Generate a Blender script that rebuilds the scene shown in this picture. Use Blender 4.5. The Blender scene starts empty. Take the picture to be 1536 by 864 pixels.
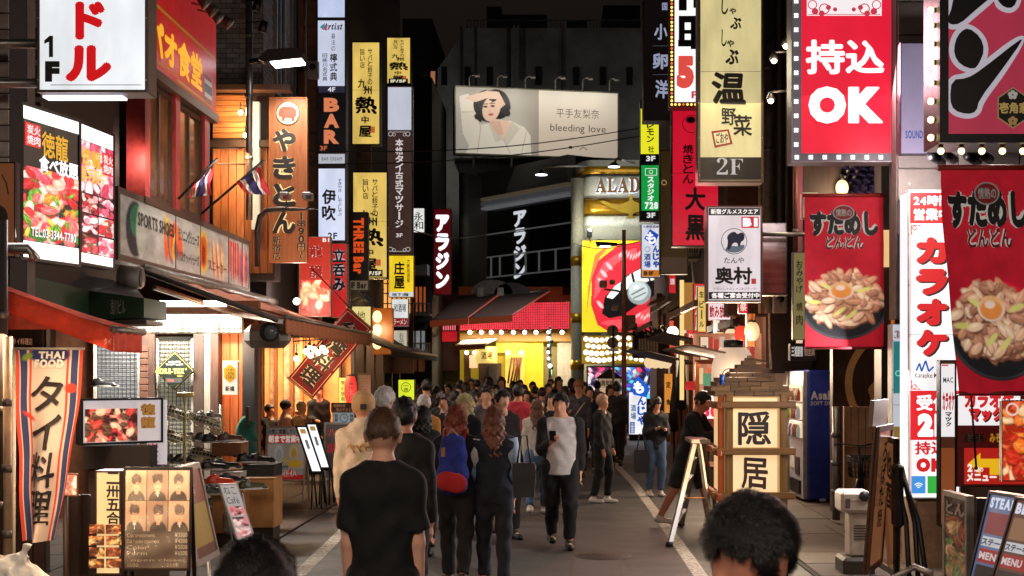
import bpy,bmesh,math,random
import numpy as np
from mathutils import Vector,Matrix,Euler
random.seed(7);rng=np.random.default_rng(7)
S=bpy.context.scene;COL=S.collection
# ---------------- camera, world, exposure ----------------
F,CX,HY,CH=2133.0,835.0,559.0,1.95  # 50 mm lens, level, shifted
cam=bpy.data.cameras.new('camera');co=bpy.data.objects.new('camera',cam);COL.objects.link(co)
co.location=(0,0,CH);co.rotation_euler=(math.pi/2,0,0)
cam.lens=50;cam.sensor_width=36;cam.shift_x=-(CX-768)/1536;cam.shift_y=(HY-432)/1536
cam.clip_start=.05;cam.clip_end=2000
cam.dof.use_dof=True;cam.dof.focus_distance=16;cam.dof.aperture_fstop=9
S.camera=co
S.view_settings.view_transform='Standard';S.view_settings.look='None'
S.view_settings.exposure=0.0;S.view_settings.gamma=1.0
w=bpy.data.worlds.new('World');S.world=w;w.use_nodes=True
nt=w.node_tree;bg=nt.nodes['Background']
sky=nt.nodes.new('ShaderNodeTexSky');sky.sky_type='NISHITA';sky.sun_disc=False
sky.sun_elevation=math.radians(-3);sky.sun_rotation=math.radians(200)
nt.links.new(sky.outputs[0],bg.inputs[0]);bg.inputs[1].default_value=0.13
cy=S.cycles
cy.use_denoising=True;cy.max_bounces=4;cy.diffuse_bounces=2;cy.glossy_bounces=3
cy.transmission_bounces=4;cy.transparent_max_bounces=6;cy.sample_clamp_indirect=3;cy.sample_clamp_direct=0
cy.caustics_reflective=False;cy.caustics_refractive=False;cy.use_adaptive_sampling=True
cy.adaptive_threshold=0.015

# ---------------- helpers ----------------
def P(px,py,Y):
    return Vector(((px-CX)*Y/F,Y,CH-(py-HY)*Y/F))
def PX(px,Y):return (px-CX)*Y/F
def PZ(py,Y):return CH-(py-HY)*Y/F
def GY(py):return F*CH/(py-HY)
def lin(c):
    return tuple(((v/255)/12.92 if v/255 <= .04045 else (((v/255)+.055)/1.055)**2.4) for v in c)
_M={}
def mat(rgb,rough=.6,metal=0,em=0,nz=.18,sc=9,bump=.0,emn=.0,spec=.5,streak=0,trans=0,alpha=1,hue=None):
    key=(tuple(rgb),rough,metal,em,nz,sc,bump,emn,spec,streak,trans,alpha,hue)
    if key in _M:return _M[key]
    m=bpy.data.materials.new('surface');m.use_nodes=True;n=m.node_tree.nodes;L=m.node_tree.links
    b=n['Principled BSDF'];c=lin(rgb)
    b.inputs['Roughness'].default_value=rough;b.inputs['Metallic'].default_value=metal
    b.inputs['Specular IOR Level'].default_value=spec
    if trans:b.inputs['Transmission Weight'].default_value=trans
    if alpha < 1:b.inputs['Alpha'].default_value=alpha
    tc=n.new('ShaderNodeTexCoord');mp=n.new('ShaderNodeMapping')
    L.new(tc.outputs['Object'],mp.inputs[0])
    if streak:mp.inputs['Scale'].default_value={1:(6,6,.5),2:(.5,6,6),3:(6,.5,6)}[streak]
    no=n.new('ShaderNodeTexNoise');no.inputs['Scale'].default_value=sc;no.inputs['Detail'].default_value=6
    no.inputs['Roughness'].default_value=.65
    L.new(mp.outputs[0],no.inputs['Vector'])
    mx=n.new('ShaderNodeMix');mx.data_type='RGBA'
    d=tuple(v*(1-nz*1.6) for v in c);h=hue and lin(hue) or tuple(min(1,v*(1+nz)+.004) for v in c)
    mx.inputs[6].default_value=(*d,1);mx.inputs[7].default_value=(*h,1)
    mr=n.new('ShaderNodeMapRange');mr.inputs[1].default_value=.3;mr.inputs[2].default_value=.7
    L.new(no.outputs[0],mr.inputs[0]);L.new(mr.outputs[0],mx.inputs[0]);L.new(mx.outputs[2],b.inputs['Base Color'])
    if bump:
        bp=n.new('ShaderNodeBump');bp.inputs['Strength'].default_value=bump;bp.inputs['Distance'].default_value=.01
        L.new(no.outputs[0],bp.inputs['Height']);L.new(bp.outputs[0],b.inputs['Normal'])
    if rough > .15:
        r2=n.new('ShaderNodeMapRange');r2.inputs[3].default_value=max(.04,rough-.14);r2.inputs[4].default_value=min(1,rough+.14)
        L.new(no.outputs[0],r2.inputs[0]);L.new(r2.outputs[0],b.inputs['Roughness'])
    if em:
        b.inputs['Emission Color'].default_value=(*c,1);b.inputs['Emission Strength'].default_value=em
        if emn:
            n2=n.new('ShaderNodeTexNoise');n2.inputs['Scale'].default_value=1.9;n2.inputs['Detail'].default_value=4;n2.inputs['Roughness'].default_value=.55
            m3=n.new('ShaderNodeMapping');m3.inputs['Scale'].default_value=(1.7,1,.6);L.new(tc.outputs['Object'],m3.inputs[0]);L.new(m3.outputs[0],n2.inputs['Vector'])
            m2=n.new('ShaderNodeMapRange');m2.inputs[1].default_value=.3;m2.inputs[2].default_value=.7
            m2.inputs[3].default_value=em*(1-emn);m2.inputs[4].default_value=em*(1+emn*.6)
            L.new(n2.outputs[0],m2.inputs[0]);L.new(m2.outputs[0],b.inputs['Emission Strength'])
        # a backlit skin reflects little of its own colour on top of its glow
        for q in (6,7):mx.inputs[q].default_value=tuple(v*.35 for v in mx.inputs[q].default_value[:3])+(1,)
    _M[key]=m;return m
def glow(rgb,s,sample=True):
    key=('glow',tuple(rgb),s,sample)
    if key in _M:return _M[key]
    m=bpy.data.materials.new('glowing');m.use_nodes=True;b=m.node_tree.nodes['Principled BSDF']
    b.inputs['Base Color'].default_value=(.3,.3,.3,1);b.inputs['Emission Color'].default_value=(*lin(rgb),1)
    b.inputs['Emission Strength'].default_value=s
    if not sample:m.cycles.emission_sampling='NONE'
    _M[key]=m;return m

ORG={};LK=2.0
class MB:
    def __init__(s):s.v=[];s.f=[];s.mi=[];s.n=0;s.ms=[];s.sm=[]
    def _m(s,m):
        if m is None:return 0
        if m not in s.ms:s.ms.append(m)
        return s.ms.index(m)
    def add(s,vs,fs,m=None,smooth=False):
        k=s._m(m);vs=[tuple(v) for v in vs]
        for f in fs:s.f.append(tuple(i+s.n for i in f));s.mi.append(k);s.sm.append(smooth)
        s.v += vs;s.n += len(vs);return s
    def box(s,x0,x1,y0,y1,z0,z1,m=None,M=None):
        vs=[Vector((x,y,z)) for x in (x0,x1) for y in (y0,y1) for z in (z0,z1)]
        if M is not None:vs=[M @ v for v in vs]
        return s.add(vs,[(0,1,3,2),(4,6,7,5),(0,4,5,1),(2,3,7,6),(0,2,6,4),(1,5,7,3)],m)
    def bbox(s,x0,x1,y0,y1,z0,z1,r=.01,m=None,M=None):# box with chamfered edges
        r=min(r,(x1-x0)/2.2,(y1-y0)/2.2,(z1-z0)/2.2)
        b=bmesh.new();bmesh.ops.create_cube(b,size=1)
        for v in b.verts:v.co=Vector(((x0+x1)/2+v.co.x*(x1-x0),(y0+y1)/2+v.co.y*(y1-y0),(z0+z1)/2+v.co.z*(z1-z0)))
        bmesh.ops.bevel(b,geom=b.edges[:],offset=r,segments=1,affect='EDGES');b.verts.index_update()
        vs=[v.co.copy() for v in b.verts]
        if M is not None:vs=[M @ v for v in vs]
        s.add(vs,[[v.index for v in f.verts] for f in b.faces],m);b.free();return s
    def tube(s,pts,r,m=None,n=8,cap=True,smooth=True):
        pts=[Vector(p) for p in pts];rs=r if isinstance(r,(list,tuple)) else [r]*len(pts);vs=[]
        t0=(pts[1]-pts[0]).normalized();up=Vector((0,0,1)) if abs(t0.z) < .9 else Vector((1,0,0))
        for i,p in enumerate(pts):
            t=(pts[min(i+1,len(pts)-1)]-pts[max(i-1,0)]).normalized()
            a=t.cross(up)
            a=a.normalized() if a.length > 1e-4 else Vector((1,0,0));b=t.cross(a)
            for k in range(n):
                q=2*math.pi*k/n;vs.append(p+a*math.cos(q)*rs[i]+b*math.sin(q)*rs[i])
        fs=[(i*n+k,i*n+(k+1) % n,(i+1)*n+(k+1) % n,(i+1)*n+k) for i in range(len(pts)-1) for k in range(n)]
        if cap:fs += [tuple(range(n))[::-1],tuple((len(pts)-1)*n+k for k in range(n))]
        return s.add(vs,fs,m,smooth)
    def lathe(s,prof,c,m=None,n=20,M=None,smooth=True):# prof: (r, z)
        c=Vector(c);vs=[]
        for r,z in prof:
            for k in range(n):
                q=2*math.pi*k/n;v=Vector((math.cos(q)*r,math.sin(q)*r,z))
                vs.append((M @ v if M is not None else v)+c)
        fs=[(i*n+k,i*n+(k+1) % n,(i+1)*n+(k+1) % n,(i+1)*n+k) for i in range(len(prof)-1) for k in range(n)]
        fs += [tuple(range(n))[::-1],tuple((len(prof)-1)*n+k for k in range(n))]
        return s.add(vs,fs,m,smooth)
    def ball(s,c,r,m=None,n=10,sc=(1,1,1)):
        pr=[(max(.001,math.sin(math.pi*i/n))*1,-math.cos(math.pi*i/n)) for i in range(n+1)]
        return s.lathe([(a*r,b*r) for a,b in pr],c,m,n+4,Matrix.Diagonal((sc[0],sc[1],sc[2])))
    def prism(s,pts,y0,y1,m=None,M=None):# pts (x,z) outline, extruded along y
        n=len(pts);vs=[Vector((x,y0,z)) for x,z in pts]+[Vector((x,y1,z)) for x,z in pts]
        if M is not None:vs=[M @ v for v in vs]
        return s.add(vs,[tuple(range(n)),tuple(range(2*n-1,n-1,-1))]+[(i,i+n,(i+1) % n+n,(i+1) % n) for i in range(n)],m)
    def quad(s,a,b,c,d,m=None):return s.add([a,b,c,d],[(0,1,2,3)],m)
    def sheet(s,fn,nu,nv,m=None,th=0,smooth=True):
        """grid surface fn(u,v) in 0..1, given thickness th along its normal"""
        g=[[Vector(fn(i/nu,j/nv)) for j in range(nv+1)] for i in range(nu+1)]
        nr=(g[1][0]-g[0][0]).cross(g[0][1]-g[0][0]).normalized()*th
        vs=[p for r in g for p in r];k=nv+1;N=len(vs)
        fs=[(i*k+j,(i+1)*k+j,(i+1)*k+j+1,i*k+j+1) for i in range(nu) for j in range(nv)]
        if th:
            vs += [p+nr for p in vs]
            fs += [tuple(x+N for x in f[::-1]) for f in fs]
            rim=[i*k for i in range(nu+1)]+[nu*k+j for j in range(1,k)]+[i*k+nv for i in range(nu-1,-1,-1)]+[j for j in range(nv-1,0,-1)]
            fs += [(rim[i],rim[(i+1) % len(rim)],rim[(i+1) % len(rim)]+N,rim[i]+N)[::-1] for i in range(len(rim))]
        return s.add(vs,fs,m,smooth)
    def build(s,name,m=None,parent=None,label=None):
        me=bpy.data.meshes.new(name);o0=ORG.get(parent.name,Vector()) if parent else Vector()
        me.from_pydata([(x-o0.x,y-o0.y,z-o0.z) for x,y,z in s.v],[],s.f)
        if s.ms and m is None:
            for q in s.ms:me.materials.append(q)
            me.polygons.foreach_set('material_index',s.mi)
        elif m:me.materials.append(m)
        me.polygons.foreach_set('use_smooth',s.sm)
        o=bpy.data.objects.new(name,me);COL.objects.link(o)
        if parent:o.parent=parent
        ORG[o.name]=o0
        if label:o['label']=label
        return o
def tag(o,label=None,cat=None,group=None,kind=None):
    if label:o['label']=label
    if cat:o['category']=cat
    if group:o['group']=group
    if kind:o['kind']=kind
    return o
def thing(name,label,cat,loc=(0,0,0),group=None):
    o=bpy.data.objects.new(name,None);COL.objects.link(o);o.location=loc;o.empty_display_size=.1
    ORG[o.name]=Vector(loc);return tag(o,label,cat,group)
def struct(o):o['kind']='structure';return o
def stuff(o):o['kind']='stuff';return o
def copy_tree(o,parent=None):
    c=o.copy();COL.objects.link(c);c.parent=parent
    if o.name in ORG:ORG[c.name]=ORG[o.name]
    for ch in list(o.children):copy_tree(ch,c)
    return c
def linkcopy(o,off,parent=None,rot=None):
    c=o.copy();COL.objects.link(c);c.parent=parent or o.parent
    c.location=Vector(o.location)+Vector(off)
    if rot:c.rotation_euler=rot
    return c
def lamp(kind,loc,energy,color=(1,.8,.6),size=.2,to=None,parent=None,spot=90,name='lamp_light',sizey=None):
    l=bpy.data.lights.new(name,kind);l.energy=energy*LK;l.color=color
    if kind == 'AREA':
        l.size=size
        if sizey:l.shape='RECTANGLE';l.size_y=sizey
    else:l.shadow_soft_size=size
    if kind == 'SPOT':l.spot_size=math.radians(spot);l.spot_blend=.6
    o=bpy.data.objects.new(name,l);COL.objects.link(o);loc=Vector(loc)
    if parent:o.parent=parent;o.location=loc-ORG[parent.name]
    else:o.location=loc
    if to is not None:o.rotation_euler=(Vector(to)-loc).to_track_quat('-Z','Y').to_euler()
    return o

# ---------------- lettering ----------------
_cv=bpy.data.curves.new('glyph','FONT');_co=bpy.data.objects.new('glyph',_cv);_G={}
_cv.resolution_u=3
def glyph(ch,bold=0.0):
    """outline of one character; heavy strokes of dense characters are built from shifted copies so that they stay open"""
    k=(ch,round(bold,3))
    if k in _G:return _G[k]
    cjk=0x3000 < ord(ch) < 0xFFFF;kan=0x3400 < ord(ch) < 0xFFFF
    o=0 if cjk and bold > 0 else min(bold,.06);ex=(min(bold,.034) if kan and bold < .07 else bold)-o
    _cv.body=ch;_cv.offset=o;_co.data=_cv;me=_co.to_mesh()
    n=len(me.vertices);v=np.zeros(n*3);me.vertices.foreach_get('co',v);v=v.reshape(-1,3)[:,:2]
    f=[tuple(p.vertices) for p in me.polygons];_co.to_mesh_clear()
    if ex > .004 and n:
        vs,fs=[],[]
        for i in range(8):a=math.pi*i/4;vs.append(v+np.array([math.cos(a),math.sin(a)])*ex);fs += [tuple(q+n*i for q in p) for p in f]
        v,f=np.concatenate(vs),fs
    _G[k]=(v,f);return _G[k]
def wob(v,a,seed):
    r=np.random.default_rng(seed);p=r.uniform(0,6.28,4)
    x,y=v[:,0],v[:,1]
    return np.stack([x+a*.7*(np.sin(y*7+p[0])+.5*np.sin(x*13+p[1])),y+a*.7*(np.sin(x*7+p[2])+.5*np.sin(y*13+p[3]))-a*1.3*x],1)
def text_mesh(mb,txt,x0,x1,z0,z1,y,m,bold=.0,vert=False,brush=0,M=None,keep=False,fit=True,dy=0):
    """lay txt into the rectangle x0..x1, z0..z1 at plane y (facing -y). vert: top to bottom."""
    cells=[];chs=[c for c in txt];pos=0.0
    if vert:
        n=len(chs);h=(z1-z0)/n;w=x1-x0
        for i,c in enumerate(chs):
            if c == ' ':continue
            v,f=glyph(c,bold)
            if not len(v):continue
            if brush:v=wob(v,brush,ord(c)+i)
            if c in 'ー〜~':v=np.stack([v[:,1],-v[:,0]],1)
            lo,hi=v.min(0),v.max(0);s=hi-lo;c0=(lo+hi)/2
            k=min(w/max(s[0],.55 if not keep else s[0]),h*.93/max(s[1],.62))
            sx=min(w/max(s[0],.6),k*1.35) if fit else k
            sz=min(h*.93/max(s[1],.62),k*1.35) if fit else k
            cells.append(((v-c0)*[sx,sz]+[(x0+x1)/2,z1-(i+.5)*h],f))
    else:
        tot=[];adv=0
        for i,c in enumerate(chs):
            if c == ' ':adv += .3;continue
            v,f=glyph(c,bold)
            if not len(v):continue
            if brush:v=wob(v,brush,ord(c)+i)
            wide=ord(c) > 0x2000 and not (0x1D400 <= ord(c) < 0x1D800)
            a=(1.0 if wide else v[:,0].max()-min(0,v[:,0].min())+.05)
            tot.append((v+[adv-(0 if wide else min(0,v[:,0].min())),0],f));adv += a
        if not tot:return
        A=np.concatenate([t[0] for t in tot]);lo,hi=A.min(0),A.max(0);s=hi-lo
        if txt in ('一','ー'):s[1]=max(s[1],.5)
        sx,sz=(x1-x0)/s[0],(z1-z0)/s[1]
        if keep:sx=sz=min(sx,sz)
        c0=(lo+hi)/2;cells=[((v-c0)*[sx,sz]+[(x0+x1)/2,(z0+z1)/2],f) for v,f in tot]
    for v,f in cells:
        nn=max(1,len(v)//8) if len(v) > 8 and len(v) % 8 == 0 else 10**9
        vs=[Vector((a,y+dy+.0001*(i//nn),b)) for i,(a,b) in enumerate(v)]
        if M is not None:vs=[M @ q for q in vs]
        mb.add(vs,f,m)
def Tx(txt,px0,py0,px1,py1,col,bold=.02,vert=None,brush=0,out=None,ow=.06,em=0,em2=None,nm='lettering',keep=False,fit=True):
    return dict(txt=txt,r=(px0,py0,px1,py1),col=col,bold=bold,vert=(py1-py0) > (px1-px0)*1.2 if vert is None else vert,brush=brush,out=out,ow=ow,em=em,em2=em2,nm=nm,keep=keep,fit=fit)
def put_text(t,Y,parent,em=0,M=None,off=0):
    x0,y0,x1,y1=t['r'];e=t['em'] if t['em'] else em
    X0,X1,Z1,Z0=PX(x0,Y),PX(x1,Y),PZ(y0,Y),PZ(y1,Y)
    mb=MB()
    if t['out']:
        text_mesh(mb,t['txt'],X0-(X1-X0)*.02,X1+(X1-X0)*.02,Z0,Z1,Y-.004-off,mat(t['out'],em=(t['em2'] if t['em2'] is not None else e),nz=.05),t['bold']+t['ow'],t['vert'],t['brush'],M,t['keep'],t['fit'])
    text_mesh(mb,t['txt'],X0,X1,Z0,Z1,Y-.007-off,mat(t['col'],em=e,nz=.05),t['bold'],t['vert'],t['brush'],M,t['keep'],t['fit'])
    return mb.build(t['nm'],None,parent)

# ---------------- flat prints painted in code into a colour attribute ----------------
class Art:
    def __init__(s,nx,nz,bg):
        s.nx,s.nz=nx,nz;s.a=np.zeros((nz,nx,3));s.a[:]=lin(bg)
        s.X,s.Z=np.meshgrid((np.arange(nx)+.5)/nx,(np.arange(nz)+.5)/nz);s.Z=1-s.Z  # row 0 on top
        s.asp=nx/nz
    def blend(s,m,c):
        m=np.clip(m,0,1)[...,None];s.a=s.a*(1-m)+np.array(c if isinstance(c,np.ndarray) else lin(c))*m
    def noise(s,sc,seed=0,oct=3):
        r=np.random.default_rng(seed);out=np.zeros_like(s.X);amp=1;tot=0
        for o in range(oct):
            k=sc*2**o;g=r.random((int(k)+3,int(k*s.asp)+3));x=s.X*k*s.asp;z=s.Z*k
            xi,zi=x.astype(int),z.astype(int);fx,fz=x-xi,z-zi;fx=fx*fx*(3-2*fx);fz=fz*fz*(3-2*fz)
            v=(g[zi,xi]*(1-fx)+g[zi,xi+1]*fx)*(1-fz)+(g[zi+1,xi]*(1-fx)+g[zi+1,xi+1]*fx)*fz
            out += v*amp;tot += amp;amp *= .5
        return out/tot
    def ell(s,cx,cz,rx,rz,c,ang=0,soft=1.5,al=1):
        x=(s.X-cx)*s.asp;z=s.Z-cz;ca,sa=math.cos(ang),math.sin(ang)
        u=x*ca+z*sa;v=-x*sa+z*ca;d=1-np.sqrt((u/(rx*s.asp))**2+(v/rz)**2)
        s.blend(np.clip(d*min(rx*s.nx,rz*s.nz)/soft+.5,0,1)*al,c);return s
    def poly(s,pts,c,al=1):
        ins=np.zeros_like(s.X,bool);n=len(pts)
        for i in range(n):
            (x1,z1),(x2,z2)=pts[i],pts[(i+1) % n]
            if z1 == z2:continue
            cnd=((z1 > s.Z) != (z2 > s.Z)) & (s.X < (x2-x1)*(s.Z-z1)/(z2-z1)+x1);ins ^= cnd
        s.blend(ins*al,c);return s
    def rect(s,x0,z0,x1,z1,c,al=1):s.blend(((s.X >= x0) & (s.X <= x1) & (s.Z >= z0) & (s.Z <= z1))*al,c);return s
    def line(s,pts,wd,c,al=1):
        d=np.full_like(s.X,9.)
        for (x1,z1),(x2,z2) in zip(pts,pts[1:]):
            ax,az,bx,bz=x1*s.asp,z1,x2*s.asp,z2;px,pz=s.X*s.asp-ax,s.Z-az;vx,vz=bx-ax,bz-az
            t=np.clip((px*vx+pz*vz)/(vx*vx+vz*vz+1e-9),0,1);d=np.minimum(d,np.hypot(px-t*vx,pz-t*vz))
        s.blend(np.clip((wd/2-d)*s.nz+.5,0,1)*al,c);return s
    def blobs(s,x0,z0,x1,z1,cols,n,r0,r1,seed=1,shade=True):
        r=np.random.default_rng(seed)
        for i in range(n):
            c=cols[r.integers(len(cols))];cx,cz=r.uniform(x0,x1),r.uniform(z0,z1);a=r.uniform(0,3.14);q=r.uniform(r0,r1)
            asp=r.uniform(.35,.9)
            if shade:s.ell(cx,cz-q*.16,q*1.06/s.asp,q*asp*1.08,tuple(v*.4 for v in c),a,2,.7)
            s.ell(cx,cz,q/s.asp,q*asp,c,a)
            s.ell(cx-q*.2/s.asp,cz+q*.15,q*.4/s.asp,q*asp*.3,tuple(min(255,v*1.1+12) for v in c),a,2,.5)
            for q2 in (-.3,.35):s.ell(cx+q*q2*.5/s.asp,cz+q*q2*asp*.6,q*.75/s.asp,q*.07,tuple(min(255,v*1.25+40) for v in c),a+q2,1.5,.6)
        return s
    def grain(s,amt,sc,seed=3):s.a=np.clip(s.a*(1+amt*(s.noise(sc,seed)-.5)[...,None]*2),0,1);return s
    def build(s,name,x0,x1,z0,z1,y,em,parent,M=None,fn=None,rough=.5,label=None):
        nx,nz=s.nx,s.nz;gx=np.linspace(x0,x1,nx+1);gz=np.linspace(z1,z0,nz+1)
        X,Z=np.meshgrid(gx,gz);V=np.stack([X.ravel(),np.full(X.size,y),Z.ravel()],1)
        if fn is not None:V=fn(V)
        if M is not None:A=np.array(M);V=V @ A[:3,:3].T+A[:3,3]
        i=np.arange(nz)[:,None]*(nx+1)+np.arange(nx)[None];q=np.stack([i,i+nx+1,i+nx+2,i+1],-1).reshape(-1,4)
        me=bpy.data.meshes.new(name);o0=ORG.get(parent.name,Vector()) if parent else Vector()
        V=V-np.array(o0);me.vertices.add(len(V));me.vertices.foreach_set('co',V.ravel())
        me.loops.add(q.size);me.loops.foreach_set('vertex_index',q.ravel());me.polygons.add(len(q))
        me.polygons.foreach_set('loop_start',np.arange(0,q.size,4));me.update()
        ca=me.color_attributes.new('print','FLOAT_COLOR','CORNER')
        c=np.ones((len(q),4,4));c[...,:3]=s.a.reshape(-1,1,3);ca.data.foreach_set('color',c.ravel())
        me.materials.append(artmat(em,rough));o=bpy.data.objects.new(name,me);COL.objects.link(o)
        if fn is not None:me.polygons.foreach_set('use_smooth',[True]*len(q))
        if parent:o.parent=parent
        ORG[o.name]=o0
        if label:o['label']=label
        return o
def artmat(em,rough):
    k=('art',em,rough)
    if k in _M:return _M[k]
    m=bpy.data.materials.new('print');m.use_nodes=True;n=m.node_tree.nodes;L=m.node_tree.links;b=n['Principled BSDF']
    a=n.new('ShaderNodeVertexColor');a.layer_name='print';b.inputs['Roughness'].default_value=rough
    L.new(a.outputs[0],b.inputs['Base Color'])
    if em:L.new(a.outputs[0],b.inputs['Emission Color']);b.inputs['Emission Strength'].default_value=em
    _M[k]=m;return m

# ---------------- signed-distance bodies (smooth organic meshes) ----------------
def surface_nets(D,lo,h):
    """D: distance field on a grid; returns vertices, quads of the zero surface"""
    s=D < 0;nx,ny,nz=D.shape
    cs=[(i,j,k) for i in (0,1) for j in (0,1) for k in (0,1)]
    sub=lambda A,c:A[c[0]:nx-1+c[0],c[1]:ny-1+c[1],c[2]:nz-1+c[2]]
    cnt=sum(sub(s,c).astype(np.int8) for c in cs);act=(cnt > 0) & (cnt < 8)
    idx=-np.ones(act.shape,np.int64);I=np.argwhere(act);idx[act]=np.arange(len(I))
    if not len(I):return np.zeros((0,3)),np.zeros((0,4),int)
    acc=np.zeros((len(I),3));num=np.zeros(len(I))
    d={c:D[I[:,0]+c[0],I[:,1]+c[1],I[:,2]+c[2]] for c in cs}
    for a in cs:
        for ax in range(3):
            if a[ax]:continue
            b=list(a);b[ax]=1;b=tuple(b);da,db=d[a],d[b];x=(da < 0) != (db < 0)
            t=np.where(x,da/np.where(da-db == 0,1,da-db),0);p=np.tile(np.array(a,float),(len(I),1));p[:,ax] += t
            acc += p*x[:,None];num += x
    V=(I+acc/num[:,None])*h+lo;Q=[]
    for ax in range(3):
        sl0=[slice(1,-1)]*3;sl1=[slice(1,-1)]*3;sl0[ax]=slice(0,-1);sl1[ax]=slice(1,None)
        A,B=s[tuple(sl0)],s[tuple(sl1)];E=np.argwhere(A != B)
        if not len(E):continue
        inside=A[E[:,0],E[:,1],E[:,2]];off=np.ones(3,int);off[ax]=0;E=E+off
        u,v=(ax+1) % 3,(ax+2) % 3;eu=np.eye(3,dtype=int)[u];ev=np.eye(3,dtype=int)[v]
        q=[E-eu-ev,E-ev,E,E-eu];ids=np.stack([idx[np.clip(a[:,0],0,idx.shape[0]-1),np.clip(a[:,1],0,idx.shape[1]-1),np.clip(a[:,2],0,idx.shape[2]-1)] for a in q],1)
        ids=np.where(inside[:,None],ids,ids[:,::-1]);Q.append(ids[(ids >= 0).all(1)])
    return V,np.concatenate(Q)
def cone(P_,a,b,ra,rb,sc=(1,1,1)):
    s=np.array(sc,float);a=np.array(a,float)/s;b=np.array(b,float)/s;p=P_/s
    ab=b-a;t=np.clip(((p-a) @ ab)/(ab @ ab+1e-9),0,1);d=np.sqrt((((p-a)-t[:,None]*ab)**2).sum(1))-(ra+(rb-ra)*t)
    return d*s.min()
def smin(a,b,k):
    h=np.clip(.5+.5*(b-a)/k,0,1);return b*(1-h)+a*h-k*h*(1-h)
def sdf_mesh(fn,lo,hi,h):
    """coarse blocks first, then the fine grid only near the surface"""
    lo=np.array(lo,float);hi=np.array(hi,float);m=4;nb=(np.ceil((hi-lo)/h/m).astype(int)+1)
    B=np.stack(np.meshgrid(*[np.arange(q) for q in nb],indexing='ij'),-1).reshape(-1,3);dc=fn(lo+(B*m+1.5)*h*1.0)
    D=np.where(dc < 0,-1.,1.).reshape(nb).repeat(m,0).repeat(m,1).repeat(m,2)
    near=B[np.abs(dc) < 3.2*h*1.35+.012];o=np.stack(np.meshgrid(*[np.arange(m)]*3,indexing='ij'),-1).reshape(-1,3)
    g=(near[:,None]*m+o[None]).reshape(-1,3)
    for i in range(0,len(g),200000):q=g[i:i+200000];D[q[:,0],q[:,1],q[:,2]]=fn(lo+q*h)
    D[0]=D[-1]=1;D[:,0]=D[:,-1]=1;D[:,:,0]=D[:,:,-1]=1
    return surface_nets(D,lo,h)
def np_obj(name,V,Q,m,parent,smooth=True,local=True):
    me=bpy.data.meshes.new(name);me.vertices.add(len(V));me.vertices.foreach_set('co',np.asarray(V,float).ravel())
    k=Q.shape[1];me.loops.add(Q.size);me.loops.foreach_set('vertex_index',Q.ravel().astype(np.int32));me.polygons.add(len(Q))
    me.polygons.foreach_set('loop_start',np.arange(0,Q.size,k));me.update();me.validate()
    me.polygons.foreach_set('use_smooth',[smooth]*len(me.polygons));me.materials.append(m)
    o=bpy.data.objects.new(name,me);COL.objects.link(o)
    if parent:o.parent=parent;ORG[o.name]=ORG[parent.name]
    return o
# ---------------- ground ----------------
def pbox(mb,x0,y0,x1,y1,Y,Y2,m=None):# a frontal box: photo rectangle at depth Y, running back to Y2
    return mb.box(PX(x0,Y),PX(x1,Y),Y,Y2,PZ(y1,Y),PZ(y0,Y),m)
def asphalt():
    m=bpy.data.materials.new('asphalt');m.use_nodes=True;n=m.node_tree.nodes;L=m.node_tree.links;b=n['Principled BSDF']
    tc=n.new('ShaderNodeTexCoord')
    def nz(sc,det=5):
        q=n.new('ShaderNodeTexNoise');q.inputs['Scale'].default_value=sc;q.inputs['Detail'].default_value=det;L.new(tc.outputs['Object'],q.inputs['Vector']);return q
    a,f,g=nz(.35),nz(60,3),nz(2.2)
    r=n.new('ShaderNodeValToRGB');e=r.color_ramp.elements;e[0].position=.32;e[1].position=.7
    e[0].color=(.034,.032,.031,1);e[1].color=(.085,.078,.072,1);L.new(a.outputs[0],r.inputs[0])
    mx=n.new('ShaderNodeMix');mx.data_type='RGBA';mx.blend_type='MULTIPLY';mx.inputs[0].default_value=.75
    r2=n.new('ShaderNodeValToRGB');r2.color_ramp.elements[0].position=.35;r2.color_ramp.elements[0].color=(.45,.45,.45,1);r2.color_ramp.elements[1].color=(1.5,1.45,1.4,1);r2.color_ramp.elements[1].position=.68
    L.new(f.outputs[0],r2.inputs[0]);L.new(r.outputs[0],mx.inputs[6]);L.new(r2.outputs[0],mx.inputs[7])
    vo=n.new('ShaderNodeTexVoronoi');vo.feature='DISTANCE_TO_EDGE';vo.inputs['Scale'].default_value=.55;
    wv=n.new('ShaderNodeMix');wv.data_type='VECTOR';wv.inputs[0].default_value=.12;L.new(tc.outputs['Object'],wv.inputs[4]);L.new(g.outputs['Color'],wv.inputs[5]);L.new(wv.outputs[1],vo.inputs['Vector'])
    cr=n.new('ShaderNodeValToRGB');cr.color_ramp.elements[0].color=(.5,.5,.5,1);cr.color_ramp.elements[1].position=.012;cr.color_ramp.elements[1].color=(1,1,1,1);L.new(vo.outputs[0],cr.inputs[0])
    m2=n.new('ShaderNodeMix');m2.data_type='RGBA';m2.blend_type='MULTIPLY';m2.inputs[0].default_value=.8
    L.new(mx.outputs[2],m2.inputs[6]);L.new(cr.outputs[0],m2.inputs[7]);L.new(m2.outputs[2],b.inputs['Base Color'])
    mr=n.new('ShaderNodeMapRange');mr.inputs[3].default_value=.38;mr.inputs[4].default_value=.8;L.new(g.outputs[0],mr.inputs[0]);L.new(mr.outputs[0],b.inputs['Roughness'])
    bp=n.new('ShaderNodeBump');bp.inputs['Strength'].default_value=.35;bp.inputs['Distance'].default_value=.006;L.new(f.outputs[0],bp.inputs['Height']);L.new(bp.outputs[0],b.inputs['Normal'])
    return m
ASPH=asphalt()
struct(MB().quad((-120,-20,0),(120,-20,0),(120,300,0),(-120,300,0)).build('road',ASPH))
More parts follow.
